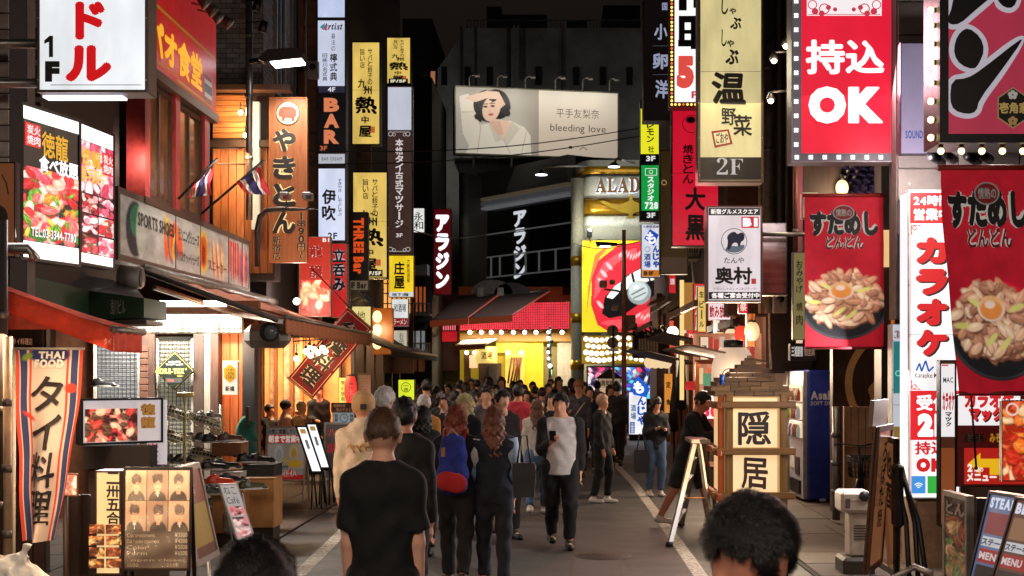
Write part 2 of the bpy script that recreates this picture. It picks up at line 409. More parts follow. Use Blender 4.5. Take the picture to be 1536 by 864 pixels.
paintw=mat((120,106,92),.7,nz=.5,sc=16,bump=.3,hue=(226,214,198))
def line_strip(pts,wd,nm='road_line'):
    mb=MB();L_,R_=[],[]
    for i,(x,y) in enumerate(pts):
        d=Vector(pts[min(i+1,len(pts)-1)])-Vector(pts[max(i-1,0)]);nn=Vector((-d.y,d.x)).normalized()*wd/2
        L_.append((x+nn.x,y+nn.y,.004));R_.append((x-nn.x,y-nn.y,.004))
    k=len(pts);mb.add(L_+R_,[(i,i+1,i+1+k,i+k) for i in range(k-1)]);return struct(mb.build(nm,paintw))
def gpt(px,py):Y=GY(py);return (PX(px,Y),Y)
line_strip([(1.02,6),gpt(1062,880),gpt(1026,828),gpt(984,770),gpt(950,724),gpt(928,702),gpt(916,688),gpt(905,678)],.14)
line_strip([gpt(380,940),gpt(430,880),gpt(500,812),gpt(528,784),gpt(545,768)],.15)
line_strip([gpt(415,761),gpt(545,761)],.17)
line_strip([gpt(890,668),gpt(1010,640)],.16)
# right pavement: large concrete slabs, raised on a kerb, broken where the alley opens
slabm=[mat(c,.75,nz=.3,sc=14,bump=.3) for c in ((92,76,62),(84,70,58),(98,84,70),(78,66,56))]
pav=thing('pavement',None,None,(3.4,12,0));struct(pav);del pav['kind'];pav['kind']='structure'
struct(MB().box(2.46,6,7.2,25,.0,.012,mat((40,34,30),.9)).build('pavement_bed',None,pav))
for i in range(20):
    for j in range(4):
        y0=7.3+i*.88;x0=2.5+j*.88
        if 17.5 < y0:x0 += .2
        o=MB().bbox(x0+.008,x0+.872,y0+.008,y0+.872,.012,.026+random.uniform(0,.006),.006,random.choice(slabm)).build('paving_slab',None,pav)
# left pavement strip in front of the shops
pv2=thing('shop_pavement',None,None,(-4.6,16,0));struct(pv2)
struct(MB().box(-6.6,-3.25,9,30,0,.01,mat((40,32,28),.9)).build('pavement_bed',None,pv2))
for i in range(24):
    for j in range(4):
        y0=9+i*.86;x0=-6.6+j*.84
        MB().bbox(x0+.006,x0+.834,y0+.006,y0+.854,.01,.022+random.uniform(0,.005),.005,mat(random.choice([(78,62,52),(70,58,48),(84,68,56)]),.8,nz=.3,sc=11,bump=.3)).build('paving_slab',None,pv2)
def manhole(px,py,r,lab='round iron manhole cover in front of the walking grey haired person'):
    x,y=gpt(px,py);t=thing('manhole_cover',lab,'manhole',(x,y,0))
    MB().lathe([(r,.001),(r,.008),(r*.96,.009)],(x,y,0),mat((70,66,62),.5,.6),24).build('ring',None,t)
    mb=MB().lathe([(r*.9,.001),(r*.9,.011),(r*.88,.012)],(x,y,0),mat((52,48,46),.5,.7,bump=.6,sc=60),24);mb.build('plate',None,t)
manhole(868,745,.33)
for (x,y,w_,h_,a) in ((-1.9,9.2,1.5,3.2,.04),(.35,12.5,.5,9,-.03),(-.9,21,2.2,2.6,.02)):
    M=Matrix.Translation((x,y,.004)) @ Matrix.Rotation(a,4,'Z');struct(MB().quad(*[M @ Vector(q) for q in ((-w_/2,-h_/2,0),(w_/2,-h_/2,0),(w_/2,h_/2,0),(-w_/2,h_/2,0))],m=None).build('asphalt_patch',mat((84,76,70) if w_ > 1 else (74,68,62),.6,nz=.5,sc=40,bump=.5)))
manhole(905,835,.3,'round iron manhole cover in the empty road nearest the camera');manhole(1100,772,.2,'small iron manhole cover on the pavement by the timber tower sign')

# ---------------- generic pieces of building ----------------
dark=mat((30,28,30),.7);darkwood=mat((52,34,24),.6,nz=.35,sc=8,streak=1,bump=.3)
steel=mat((150,146,142),.35,.8,nz=.15);alu=mat((176,172,168),.4,.7,nz=.12)
black=mat((14,14,15),.5);blackm=mat((20,20,22),.4,.3)
wood=mat((150,92,48),.5,nz=.35,sc=7,streak=1,bump=.25);woodh=mat((150,92,48),.5,nz=.35,sc=7,streak=2,bump=.25)
glass=mat((60,62,66),.06,nz=.05,spec=.8)
def building(name,label,loc,walls,m):
    t=thing(name,label,'building',loc);mb=MB()
    for w_ in walls:mb.box(*w_)
    mb.build('wall',m,t);return t
def window(par,x0,x1,y0,y1,z0,z1,frame=None,pm=None,nmul=1,thick=.05,axis='y'):
    """framed window in a wall facing -y (axis y) or +x / -x (axis x)"""
    fr=frame or blackm;t=thick;mb=MB()
    if axis == 'y':
        for a,b in ((x0,x0+t),(x1-t,x1)):mb.box(a,b,y0-.04,y0+.03,z0,z1)
        for a,b in ((z0,z0+t),(z1-t,z1)):mb.box(x0+t,x1-t,y0-.038,y0+.03,a,b)
        for k in range(1,nmul):xx=x0+(x1-x0)*k/nmul;mb.box(xx-t/2,xx+t/2,y0-.03,y0+.03,z0+t,z1-t)
        f=mb.build('window',fr,par);MB().box(x0+t,x1-t,y0+.0,y0+.02,z0+t,z1-t).build('pane',pm or glass,f)
    else:
        x=x0
        for a,b in ((y0,y0+t),(y1-t,y1)):mb.box(x-.03,x+.04,a,b,z0,z1)
        for a,b in ((z0,z0+t),(z1-t,z1)):mb.box(x-.03,x+.038,y0+t,y1-t,a,b)
        for k in range(1,nmul):yy=y0+(y1-y0)*k/nmul;mb.box(x-.03,x+.03,yy-t/2,yy+t/2,z0+t,z1-t)
        f=mb.build('window',fr,par);MB().box(x-.02,x+.0,y0+t,y1-t,z0+t,z1-t).build('pane',pm or glass,f)
    return f
def planks(par,x0,x1,y,z0,z1,wd,ms,horiz=False,th=.025,nm='plank'):
    a=z0 if horiz else x0;e=z1 if horiz else x1
    while a < e-.01:
        b=min(a+wd,e);q=random.uniform(0,.006);m=random.choice(ms)
        if horiz:MB().bbox(x0,x1,y-th-q,y,a+.004,b-.004,.004,m).build(nm,None,par)
        else:MB().bbox(a+.004,b-.004,y-th-q,y,z0,z1,.004,m).build(nm,None,par)
        a=b
def brickfield(par,x0,x1,y,z0,z1,bw,bh,ms,single=True,axis='y',x=0,gap=.012,proud=.015,nm='brick'):
    """running-bond tiles on a wall facing -y (axis y, at y) or facing +x (axis x, at x; x0..x1 run along Y)"""
    big=MB();r=0;z=z0
    while z < z1-.02:
        a=x0-(bw/2 if r % 2 else 0)
        while a < x1-.01:
            aa,bb=max(a,x0)+gap/2,min(a+bw,x1)-gap/2
            if bb-aa > .03:
                q=proud+random.uniform(0,.004);m=random.choice(ms);z2=min(z+bh,z1)-gap
                t_=MB() if single else big
                if axis == 'y':t_.box(aa,bb,y-q,y,z,z2,m)
                else:t_.box(x,x+q*(1 if x < 0 else -1),aa,bb,z,z2,m) if x < 0 else t_.box(x-q,x,aa,bb,z,z2,m)
                if single:t_.build(nm,None,par)
            a += bw
        z += bh;r += 1
    if not single:stuff(big.build(nm+'work',None,par))

# ---------------- left side of the street ----------------
Lw=mat((62,48,40),.75,nz=.25,sc=5)
b1=building('tiled_building','narrow tiled building at the left edge behind the white hanging sign',(-6.5,14,0),
     [(-11,-5.32,11.6,17.3,2.6,14),(-11,-6.3,11.6,17.3,0,2.6)],Lw)
tilem=[mat(c,.45,nz=.2,sc=12) for c in ((168,156,146),(150,138,128),(176,164,152),(140,126,116))]
MB().box(-5.9,-4.62,12.02,12.4,2.5,8).build('pier',mat((36,30,28),.9),b1)
brickfield(b1,-5.6,-4.62,12.02,3.1,5.7,.22,.135,tilem,True)
# upper storey panel wall and shop recess
MB().box(-5.3,-4.62,12.41,12.6,2.62,8).build('side_panel',mat((104,92,84),.8,nz=.3,sc=6),b1)
for z in (3.4,3.75,4.1,4.45):
    MB().bbox(PX(30,13.4),PX(62,13.4),13.4,13.45,z+.45,z+.75,.01,mat((112,84,66),.7,nz=.3,sc=8)).build('board',None,b1)
pl_ms=[mat(c,.6,nz=.35,sc=8,streak=1,bump=.3) for c in ((70,44,30),(60,38,26),(82,52,34))]
planks(b1,-6.28,-4.9,13.6,.02,2.5,.16,pl_ms)
MB().box(-6.3,-4.88,13.6,13.7,.02,2.55).build('shopfront_backing',darkwood,b1)

b2=building('thai_restaurant_building','red fronted building with tall wood framed upstairs windows',(-6.5,19,0),
     [(-11,-5.12,17.3,21.0,5.6,14),(-11,-6.4,17.3,21.0,2.9,5.6),(-11,-5.12,20.8,21.0,2.9,5.6),(-11,-6.8,17.3,24.2,0,2.9)],mat((74,46,36),.7,nz=.3))
redp=mat((160,44,36),.5,nz=.25,sc=6);win_warm=mat((150,92,52),.12,em=.13,emn=.9,nz=.6,sc=3,spec=.9)
for ya in (17.35,18.75,20.3):MB().box(-5.25,-5.02,ya,ya+.22,4.1,5.62).build('post',redp,b2)
wf=mat((70,42,26),.45,nz=.3,streak=1)
for ya,yb in ((17.6,18.72),(19.0,20.27)):window(b2,-5.1,0,ya,yb,4.12,5.58,wf,win_warm,2,.06,'x')
MB().box(-5.3,-5.0,17.3,20.95,4.02,4.1).build('sill',wf,b2)
MB().box(-5.3,-4.98,17.35,20.95,5.62,5.74).build('lintel',mat((92,66,48),.5),b2)

b3=building('grey_brick_building','grey tiled building with tall windows behind the pig sign',(-7,25,0),
     [(-11,-5.02,24.25,30,5.0,16),(-11,-5.02,24.6,30,2.9,5.0),(-11,-6.6,24.25,30,0,2.9)],mat((56,50,48),.85))
gb=[mat(c,.6,nz=.2,sc=10) for c in ((150,142,138),(136,128,124),(160,152,146))]
brickfield(b3,-6.4,-5.02,24.25,6.55,9.2,.22,.085,gb,False)
brickfield(b3,24.26,30,0,6.2,10.6,.22,.085,gb,False,'x',-5.02)
for ya in (25.2,26.7,28.2):window(b3,-4.99,0,ya,ya+.8,6.9,9.6,alu,mat((44,46,54),.1,em=.03),2,.05,'x')
# timber upper front with warm bulbs
tb=[mat(c,.5,nz=.3,sc=7,streak=2,bump=.2) for c in ((196,128,74),(184,116,64),(206,140,84))]
tv=[mat(c,.5,nz=.3,sc=7,streak=1,bump=.2) for c in ((160,96,50),(146,86,44),(172,106,58))]
def zz(py,Y):return PZ(py,Y)
Yb=23.6
wfm=thing('timber_shopfront','timber boarded upper storey lit by bare bulbs behind the thai flags','shopfront',(-5.4,Yb,2.9))
MB().box(PX(318,Yb),PX(412,Yb),Yb,Yb+.5,PZ(420,Yb),PZ(138,Yb)).build('backing',darkwood,wfm)
planks(wfm,PX(320,Yb),PX(372,Yb),Yb,PZ(208,Yb),PZ(142,Yb),.09,tb,True)
planks(wfm,PX(320,Yb),PX(410,Yb),Yb,PZ(410,Yb),PZ(222,Yb),.13,tv,False)
MB().box(PX(316,Yb),PX(412,Yb),Yb-.12,Yb-.002,PZ(222,Yb),PZ(212,Yb)).build('shelf',darkwood,wfm)
MB().box(PX(318,Yb),PX(440,Yb),Yb-.3,Yb,PZ(140,Yb),PZ(132,Yb)).build('eave',mat((90,60,40),.6),wfm)
bulbm=glow((255,214,150),22,False)
def bulb(par,p,r=.035,m=None,cord=.12):
    f=MB().ball(p,r,m or bulbm,8).build('bulb',None,par)
    if cord:MB().tube([(p[0],p[1],p[2]+r*.8),(p[0],p[1],p[2]+r+cord)],.008,black,5).tube([(p[0],p[1],p[2]+r*.7),(p[0],p[1],p[2]+r*1.9)],r*.55,black,6).build('bulb_holder',None,f)
    return f
for px,py in ((361,169),(368,203)):
    p=P(px,py,Yb-.25);bulb(wfm,p,.04,glow((255,206,140),26,False));lamp('POINT',p+Vector((0,-.08,0)),12,(1,.62,.32),.06,parent=wfm)
lamp('AREA',P(345,235,Yb-.7),16,(1,.6,.3),.5,to=P(350,330,Yb),parent=wfm)
MB().box(PX(380,Yb),PX(391,Yb),Yb-.14,Yb-.03,PZ(345,Yb),PZ(155,Yb)).build('lit_column',mat((240,232,205),.5,em=.75,emn=.4),wfm)
def drain_pipe(px,y0,y1,Y,r,lab,m=steel):
    t=thing('drain_pipe',lab,'pipe',P(px,y1,Y));MB().tube([P(px,y1,Y),P(px,y0,Y)],r,m,10).build('pipe',None,t)
    for k in (.25,.5,.75):
        p=P(px,y0+(y1-y0)*k,Y);MB().tube([p-Vector((0,0,.03)),p+Vector((0,0,.03))],r*1.25,mat((110,106,104),.4,.6),10).build('clamp',None,t)
    return t
drain_pipe(374,-40,330,23.1,.055,'steel drain pipe running up in front of the timber shopfront')
drain_pipe(12,505,900,11.0,.035,'cream pipe beside the thai food banner at the left edge',mat((170,150,122),.5))
drain_pipe(4,330,900,11.3,.04,'dark pipe at the very left edge of the photo',mat((60,50,46),.5))

# awnings
def awning(name,label,X0,z0,X1,z1,Ya,Yb_,val,m,mv,sides='n',th=.012,stripes=0,text=None,scallop=True):
    t=thing(name,label,'awning',((X0+X1)/2,Ya,z1));mb=MB()
    sag=lambda u,v:(X0+(X1-X0)*u,Ya+(Yb_-Ya)*v,z0+(z1-z0)*u-.06*math.sin(math.pi*u)*(1+.4*math.sin(v*9))-.016*math.sin(v*40+u*5)-.01*math.sin(v*67+u*13)*u)
    mb.sheet(sag,12,40,m,th);mb.build('canopy',None,t)
    e=MB().tube([(X1,Ya-.02,z1),(X1,Yb_+.02,z1)],.03,mat((120,112,104),.4,.6),8);e.build('front_bar',None,t)
    MB().tube([(X0,Ya-.02,z0+.04),(X0,Yb_+.02,z0+.04)],.07,mat((140,134,128),.4,.5),8).build('roller_case',None,t)
    mv2=MB();N=max(8,int(abs(Yb_-Ya)/.18))
    mv2.sheet(lambda u,v:(X1+.012*math.sin(v*N*3),Ya+(Yb_-Ya)*v,z1-val*u-(0.02*abs(math.sin(v*N*1.5)) if u > .9 and scallop else 0)),4,N*4,mv,.006);mv2.build('valance',None,t)
    for q in range(1,int(abs(Yb_-Ya)/1.15)+1):
        v0=q*1.15/abs(Yb_-Ya)
        if v0 < 1:MB().tube([Vector(sag(i/8,v0))+Vector((0,0,-.004)) for i in range(9)],.009,mat((84,50,38),.8),4).build('seam',None,t)
    if 'n' in sides:
        MB().sheet(lambda u,v:(X0+(X1-X0)*v,Ya-.002+.006*math.sin(v*30),z0+(z1-z0)*v-(val*u)),3,24,mv,.006).build('end_valance',None,t)
    if 'c' in sides:MB().add([(X0,Ya,z0),(X1,Ya,z1),(X0,Ya,z1),(X0,Ya+.01,z0),(X1,Ya+.01,z1),(X0,Ya+.01,z1)],[(0,2,1),(3,4,5),(0,1,4,3),(1,2,5,4),(2,0,3,5)],m).build('side_cheek',None,t)
    return t
orange=mat((206,74,44),.85,nz=.45,sc=3,bump=.5,hue=(204,84,58));orange2=mat((222,72,44),.8,nz=.25,sc=4,bump=.3)
aw1=awning('orange_awning','orange fabric awning over the thai restaurant at the left edge',-5.2,2.9,-3.58,2.3,11.5,12.3,.18,orange,orange2,'nc',scallop=False)
MB().tube([(-5.2,11.46,2.95),(-4.25,11.46,2.95),(-4.2,11.46,2.86)],.045,steel,8).build('awning_arm',None,aw1)
mb=MB();text_mesh(mb,'タイ料理店',PX(14,11.4),PX(44,11.4),PZ(517,11.4),PZ(507,11.4),11.47,mat((240,200,170),.7));mb.build('lettering',None,aw1)
mb=MB();text_mesh(mb,'タイ',PX(152,11.4),PX(163,11.4),PZ(517,11.4),PZ(507,11.4),11.47,mat((240,200,170),.7));mb.build('lettering',None,aw1)
brownA=mat((158,84,54),.8,nz=.15,sc=30,streak=3,hue=(176,104,72));brownV=mat((176,96,60),.8,nz=.3,sc=26,streak=3,hue=(214,140,96))
aw2=awning('brown_awning','long brown striped awning with folding arms over the shoe shop',-5.0,3.16,-3.3,2.63,17.3,25.2,.2,brownA,brownV,'')
for ya in (17.5,21.3,25.0):
    for (a,b,c) in (((-4.95,ya,3.0),(-4.2,ya+1.0,2.72),(-3.36,ya+.1,2.58)),):
        MB().tube([a,b,c],.035,steel,6,smooth=False).build('folding_arm',None,aw2)
aw2g=mat((96,90,84),.5,.4)
MB().tube([(-5.05,17.1,3.2),(-3.35,17.1,2.58)],.035,aw2g,8).build('end_rail',None,aw2)
green=mat((28,62,34),.6,nz=.2);Yg=15.6
ga=thing('green_canopy','dark green wedge canopy with white building name beside orange awning','awning',(-4.9,Yg,2.6))
MB().prism([(PX(133,Yg),PZ(480,Yg)),(PX(216,Yg),PZ(476,Yg)),(PX(216,Yg),PZ(447,Yg)),(PX(133,Yg),PZ(436,Yg))],Yg,Yg+.9,green).build('front_panel',None,ga)
MB().add([P(133,480,Yg),P(133,436,Yg),P(-10,400,13.4),P(-10,452,13.4),P(133,480,Yg)+Vector((0,.3,0)),P(133,436,Yg)+Vector((0,.6,0)),P(-10,400,13.4)+Vector((-.4,.6,0)),P(-10,452,13.4)+Vector((-.4,.3,0))],
     [(0,1,2,3),(7,6,5,4),(1,5,6,2),(0,3,7,4)],green).build('side_panel',None,ga)
MB().add([P(133,436,Yg),P(216,447,Yg),P(200,425,Yg+1),P(60,402,Yg)],[(0,1,2,3)],mat((120,118,124),.5,.3)).build('top_sheet',None,ga)
MB().box(PX(122,Yg),PX(222,Yg),Yg-.06,Yg+.6,PZ(487,Yg),PZ(480.5,Yg)).build('trim',mat((84,72,64),.5,.3),ga)
mb=MB();text_mesh(mb,'浅川ビル',PX(166,Yg),PX(188,Yg),PZ(472,Yg),PZ(449,Yg),Yg-.008,mat((190,190,170),.6));mb.build('lettering',None,ga)
cc=thing('awning_motor_housing','pale cylindrical housing at the start of the brown awning','housing',P(196,430,16.4))
MB().tube([P(180,414,16.4),P(212,417,16.4)],.13,mat((168,160,152),.5,.3),16).build('casing',None,cc);MB().tube([P(212,417,16.4),P(214,417,16.4)],.11,mat((110,104,98),.5,.3),16).build('end_cap',None,cc)
MB().box(PX(178,16.4),PX(206,16.4),16.35,16.5,PZ(433,16.4),PZ(404,16.4),mat((150,142,136),.5,.3)).build('bracket',None,cc)

# shoe shop front
Ys=18.6
ss=thing('shoe_shop_front','open shoe shop front with riveted steel header and white grid panels','shopfront',(-5.2,Ys,0))
hm=bpy.data.materials.new('steel');hm=mat((206,202,190),.28,.85,nz=.45,sc=2.2,streak=1,hue=(230,226,210))
MB().bbox(PX(178,Ys),PX(368,Ys),Ys-.12,Ys,PZ(501,Ys),PZ(470,Ys),.02,hm).build('header',None,ss)
rv=MB()
for i in range(22):
    for j in range(2):
        p=P(183+i*8.4,478+j*14,Ys-.13);rv.tube([p,p+Vector((0,-.012,0))],.011,steel,6)
rv.build('rivets',None,ss);stuff(bpy.data.objects['rivets'])
MB().box(PX(206,Ys),PX(350,Ys),Ys-.5,Ys-.38,PZ(462,Ys),PZ(454,Ys)).build('tube_light',glow((255,250,236),9),ss)
lamp('AREA',(PX(275,Ys),Ys-.55,PZ(468,Ys)),90,(1,.93,.82),1.4,to=(PX(275,Ys),Ys-.7,0),parent=ss,sizey=.2)
frw=mat((205,200,190),.5)
def gridpanel(x0,y0,x1,y1,Y,backc):
    MB().box(PX(x0,Y),PX(x1,Y),Y,Y+.03,PZ(y1,Y),PZ(y0,Y)).build('wall_panel',mat(backc,.6,em=.2,nz=.1),ss)
    fr=MB()
    for a,b in ((x0-1,x0+3),(x1-4,x1+2)):fr.box(PX(a,Y),PX(b,Y),Y-.05,Y-.005,PZ(y1,Y),PZ(y0,Y))
    fr.build('frame',frw,ss);g=MB();st=(x1-x0)/13
    x=x0+5
    while x < x1-5:g.box(PX(x,Y)-.004,PX(x,Y)+.004,Y-.03,Y-.022,PZ(y1,Y),PZ(y0+3,Y));x += 6.1
    y=y0+5
    while y < y1:g.box(PX(x0+3,Y),PX(x1-4,Y),Y-.022,Y-.014,PZ(y,Y)-.004,PZ(y,Y)+.004);y += 6.1
    stuff(g.build('wire_grid',mat((70,68,66),.5,.3),ss))
gridpanel(143,502,212,780,Ys+.05,(222,224,226));gridpanel(236,505,292,780,Ys+.05,(214,210,186))
for (a,b,c) in ((213,235,(66,44,32)),(293,308,(60,42,32)),(309,318,(150,140,128)),(318,330,(70,46,34)),(366,384,(22,20,22))):
    MB().box(PX(a,Ys),PX(b,Ys),Ys-.1,Ys+.1,0,PZ(500,Ys)).build('post',mat(c,.6,nz=.25,streak=1),ss)
for k in range(26):
    zc=.1+k*.085;MB().bbox(PX(214,Ys),PX(226,Ys),Ys-.125,Ys-.1,zc,zc+.074,.004,mat(random.choice([(96,62,46),(84,54,40)]),.6)).build('brick',None,ss)
tvo=[mat(c,.5,nz=.3,sc=5,streak=1) for c in ((196,96,44),(182,86,38),(206,108,52))]
planks(ss,PX(330,Ys),PX(367,Ys),Ys+.12,0,PZ(500,Ys),.11,tvo)
MB().box(-6.6,PX(384,Ys),Ys+.14,Ys+.3,0,2.9).build('back_wall',mat((120,74,48),.7),ss)
lamp('POINT',P(340,520,Ys-.4),14,(1,.62,.34),.08,parent=ss)

# restaurant front further on, warm open interior
Yr=27.5
rs=thing('open_restaurant_front','open fronted restaurant with warm timber interior and hanging bulbs','shopfront',(-4.9,Yr,0))
MB().box(PX(378,Yr),PX(520,Yr),Yr+.9,Yr+1.0,0,PZ(505,Yr)).build('back_wall',mat((214,146,88),.7,nz=.2,sc=3),rs)
for a,b,c in ((386,392,(210,150,100)),(401,404,(120,72,40)),(424,429,(130,80,44)),(440,444,(190,120,66)),(470,474,(120,76,46)),(500,503,(60,46,40)),(518,524,(40,30,26))):
    MB().box(PX(a,Yr),PX(b,Yr),Yr+.7,Yr+.86,0,PZ(505,Yr)).build('post',mat(c,.5,nz=.2,streak=1),rs)
for a,b in ((392,400),(413,423),(430,439)):MB().bbox(PX(a,Yr),PX(b,Yr),Yr+.84,Yr+.88,PZ(620,Yr),PZ(515,Yr),.01,mat((226,160,130),.6,nz=.4,sc=10,hue=(244,214,180))).build('paper_strip',None,rs)
MB().box(PX(452,Yr),PX(516,Yr),Yr+.5,Yr+.6,PZ(720,Yr),PZ(645,Yr)).build('counter',darkwood,rs)
MB().box(PX(448,Yr),PX(520,Yr),Yr+.1,Yr+.6,PZ(644.5,Yr),PZ(641,Yr)).build('counter_top',mat((128,84,52),.4,streak=2),rs)
lamp('AREA',P(450,512,Yr-.2),80,(1,.66,.36),1.2,to=P(450,700,Yr+.3),parent=rs)
hb=thing('hanging_bulb_cluster','cluster of bare bulbs hanging under the brown awning','lamp',P(470,515,24.5))
for i,(px,py) in enumerate(((445,538),(459,527),(466,533),(471,524),(477,529),(484,522),(488,527),(464,522),(478,536))):
    bulb(hb,P(px,py,24.3+.08*i),.05,glow((255,220,160),16,False),.2)
MB().tube([P(440,512,24.5),P(500,508,24.5)],.012,black,6).build('rail',None,hb)
lamp('POINT',P(470,545,23.9),24,(1,.66,.36),.15,parent=hb)
# ---------------- board: any rectangular sign, frontal or turned ----------------
class Board:
    """photo rectangle x0,y0..x1,y1 whose left edge stands at depth Y and right edge at depth Y1"""
    def __init__(s,name,label,cat,x0,y0,x1,y1,Y,Y1=None,depth=.14,frame=(40,40,44),fw=3.0,face=(240,240,236),em=.85,emn=.25,group=None,sub=False,kind='box',lean=0,fm=None,parent=None):
        Y1=Y if Y1 is None else Y1;a=Vector((PX(x0,Y),Y,PZ(y1,Y)));b=Vector((PX(x1,Y1),Y1,PZ(y1,Y)));top=PZ(y0,Y)
        s.w=(b-a).length;s.h=top-a.z;xd=(b-a).normalized();zd=Vector((0,0,1));yd=zd.cross(xd)
        if lean:R=Matrix.Rotation(lean,3,xd);zd=R @ zd;yd=R @ yd;s.h /= math.cos(lean)
        s.M=Matrix(((xd.x,yd.x,zd.x,a.x),(xd.y,yd.y,zd.y,a.y),(xd.z,yd.z,zd.z,a.z),(0,0,0,1)))
        s.p=(x0,y0,x1,y1);s.kx=s.w/(x1-x0);s.kz=s.h/(y1-y0);s.em=em
        c=a+(b-a)/2+yd*depth/2
        if parent is None:s.t=thing(name,label,cat,(c.x,c.y,a.z),group)
        else:s.t=parent
        s.depth=depth;f=fw*abs(s.kx);fm=fm or mat(frame,.4,.3,nz=.15)
        if depth > .03:MB().bbox(0,s.w,.012,depth,0,s.h,.008,None,s.M).build('case',fm,s.t)
        if fw:
            mb=MB();mb.box(0,f,-.012,.011,0,s.h,None,s.M).box(s.w-f,s.w,-.012,.011,0,s.h,None,s.M)
            mb.box(f,s.w-f,-.0115,.011,0,f,None,s.M).box(f,s.w-f,-.0115,.011,s.h-f,s.h,None,s.M);mb.build('frame',fm,s.t)
        if depth > .1 and em > .6 and s.h > 1.3 and fw:
            sc_=MB()
            for u in (.5*f,s.w-.5*f):
                for v in range(int(s.h/.5)+1):sc_.box(u-.006,u+.006,-.017,-.011,.1+v*.5-.006,.1+v*.5+.006,None,s.M)
            sc_.build('screw_heads',mat((170,166,160),.3,.8),s.t);MB().box(f,s.w-f,-.0022,-.0008,s.h*.53,s.h*.53+.005,None,s.M).build('panel_joint',mat((120,110,100),.6),s.t)
        if face is not None:MB().box(f,s.w-f,-.001,.010,f,s.h-f,None,s.M).build('face',mat(face,.35,em=em,emn=emn,nz=.05),s.t)
        s.f=f
    def lx(s,px):return (px-s.p[0])*s.kx
    def lz(s,py):return (s.p[3]-py)*s.kz
    def text(s,txt,x0,y0,x1,y1,col=(20,18,18),bold=.02,vert=None,brush=0,out=None,ow=.05,em=0,em2=0,off=.0,nm='lettering',keep=False,fit=True,rot=None):
        v=(y1-y0) > (x1-x0)*1.2 if vert is None else vert;mb=MB();a,b,c,d=s.lx(x0),s.lx(x1),s.lz(y1),s.lz(y0)
        M=s.M
        if rot:ctr=Matrix.Translation(((a+b)/2,0,(c+d)/2));M=s.M @ ctr @ Matrix.Rotation(rot,4,'Y') @ ctr.inverted()
        if out:text_mesh(mb,txt,a,b,c,d,-.004-off,mat(out,.5,em=em2,nz=.05),bold+ow,v,brush,M,keep,fit)
        text_mesh(mb,txt,a,b,c,d,-.007-off,mat(col,.5,em=em,nz=.05),bold,v,brush,M,keep,fit);mb.build(nm,None,s.t);return s
    def panel(s,x0,y0,x1,y1,col,em=.85,nm='panel',off=.003,emn=0,m=None):
        MB().box(s.lx(x0),s.lx(x1),-off,-.0005,s.lz(y1),s.lz(y0),None,s.M).build(nm,m or mat(col,.4,em=em,emn=emn,nz=.06),s.t);return s
    def poly(s,pts,col,em=.0,nm='emblem',off=.006,th=.003):
        MB().prism([(s.lx(a),s.lz(b)) for a,b in pts],-off,-off+th,None,s.M).build(nm,mat(col,.4,em=em,nz=.06),s.t);return s
    def disc(s,cx,cy,r,col,em=0,nm='emblem',off=.006,ry=None,n=28):return s.poly([(cx+r*math.cos(2*math.pi*i/n),cy+(ry or r)*math.sin(2*math.pi*i/n)) for i in range(n)],col,em,nm,off)
    def ring(s,cx,cy,r,r2,col,em=0,off=.006,n=32,nm='ring'):
        mb=MB();vs=[Vector((s.lx(cx+q*math.cos(2*math.pi*i/n)),-off,s.lz(cy+q*math.sin(2*math.pi*i/n)))) for q in (r,r2) for i in range(n)]
        mb.add([s.M @ v for v in vs],[(i,(i+1) % n,n+(i+1) % n,n+i) for i in range(n)]);mb.build(nm,mat(col,.4,em=em,nz=.06),s.t);return s
    def line(s,pts,wd,col,em=0,off=.006,nm='line'):
        mb=MB()
        for (a,b),(c,d) in zip(pts,pts[1:]):
            p,q=Vector((s.lx(a),-off,s.lz(b))),Vector((s.lx(c),-off,s.lz(d)));n=(q-p);n=Vector((-n.z,0,n.x)).normalized()*wd*s.kx/2
            mb.add([s.M @ v for v in (p+n,p-n,q-n,q+n)],[(0,1,2,3)])
        mb.build(nm,mat(col,.4,em=em,nz=.06),s.t);return s
    def art(s,A,x0,y0,x1,y1,em=None,nm='print',off=.004,rough=.4):
        A.build(nm,s.lx(x0),s.lx(x1),s.lz(y1),s.lz(y0),-off,s.em if em is None else em,s.t,s.M,rough=rough);return s
    def arm(s,px,py,length,dirx=1,r=.025):
        p=s.M @ Vector((s.lx(px),s.depth/2,s.lz(py)));MB().tube([p,p+Vector((dirx*length,0,0))],r,steel,6).build('bracket_arm',None,s.t);return s

# ---------------- far left row ----------------
fl=building('far_left_building','dark narrow building behind the stack of backlit signs on the left',(-6,38,0),[(-12,-4.85,31.6,44,2.9,16),(-12,-5.8,30,44,0,2.9)],mat((40,34,32),.8))
MB().box(PX(447,27.2),PX(478,27.2),27.2,27.6,2.9,13).build('pillar',mat((132,92,64),.6,nz=.2),fl)
for zc in (4.1,5.3,6.5,7.7):MB().box(PX(447,27.2),PX(478,27.2),27.14,27.2,zc,zc+.05).build('joint_trim',mat((88,60,44),.6),fl)
lat=glow((255,176,92),1.1)
for i,px in enumerate(range(548,616,7)):
    MB().box(PX(px,40),PX(px+4.5,40),39.9,39.94,PZ(470,40),PZ(420,40)).build('lit_lattice_pane',lat,fl)
MB().box(PX(545,40),PX(620,40),39.97,40.05,PZ(560,40),PZ(415,40)).build('lattice_back',mat((84,48,26),.6),fl)
for zc in (425,440,455):MB().box(PX(546,40),PX(619,40),39.86,39.895,PZ(zc+1.5,40),PZ(zc,40)).build('rail',mat((60,36,22),.6),fl)
mb=MB()
lt_=Board('lantern_column_sign','orange timber box sign with three round glowing lamps','sign',559,462,589,532,36,depth=.3,frame=(150,84,34),fw=1.5,face=(196,112,40),em=.25)
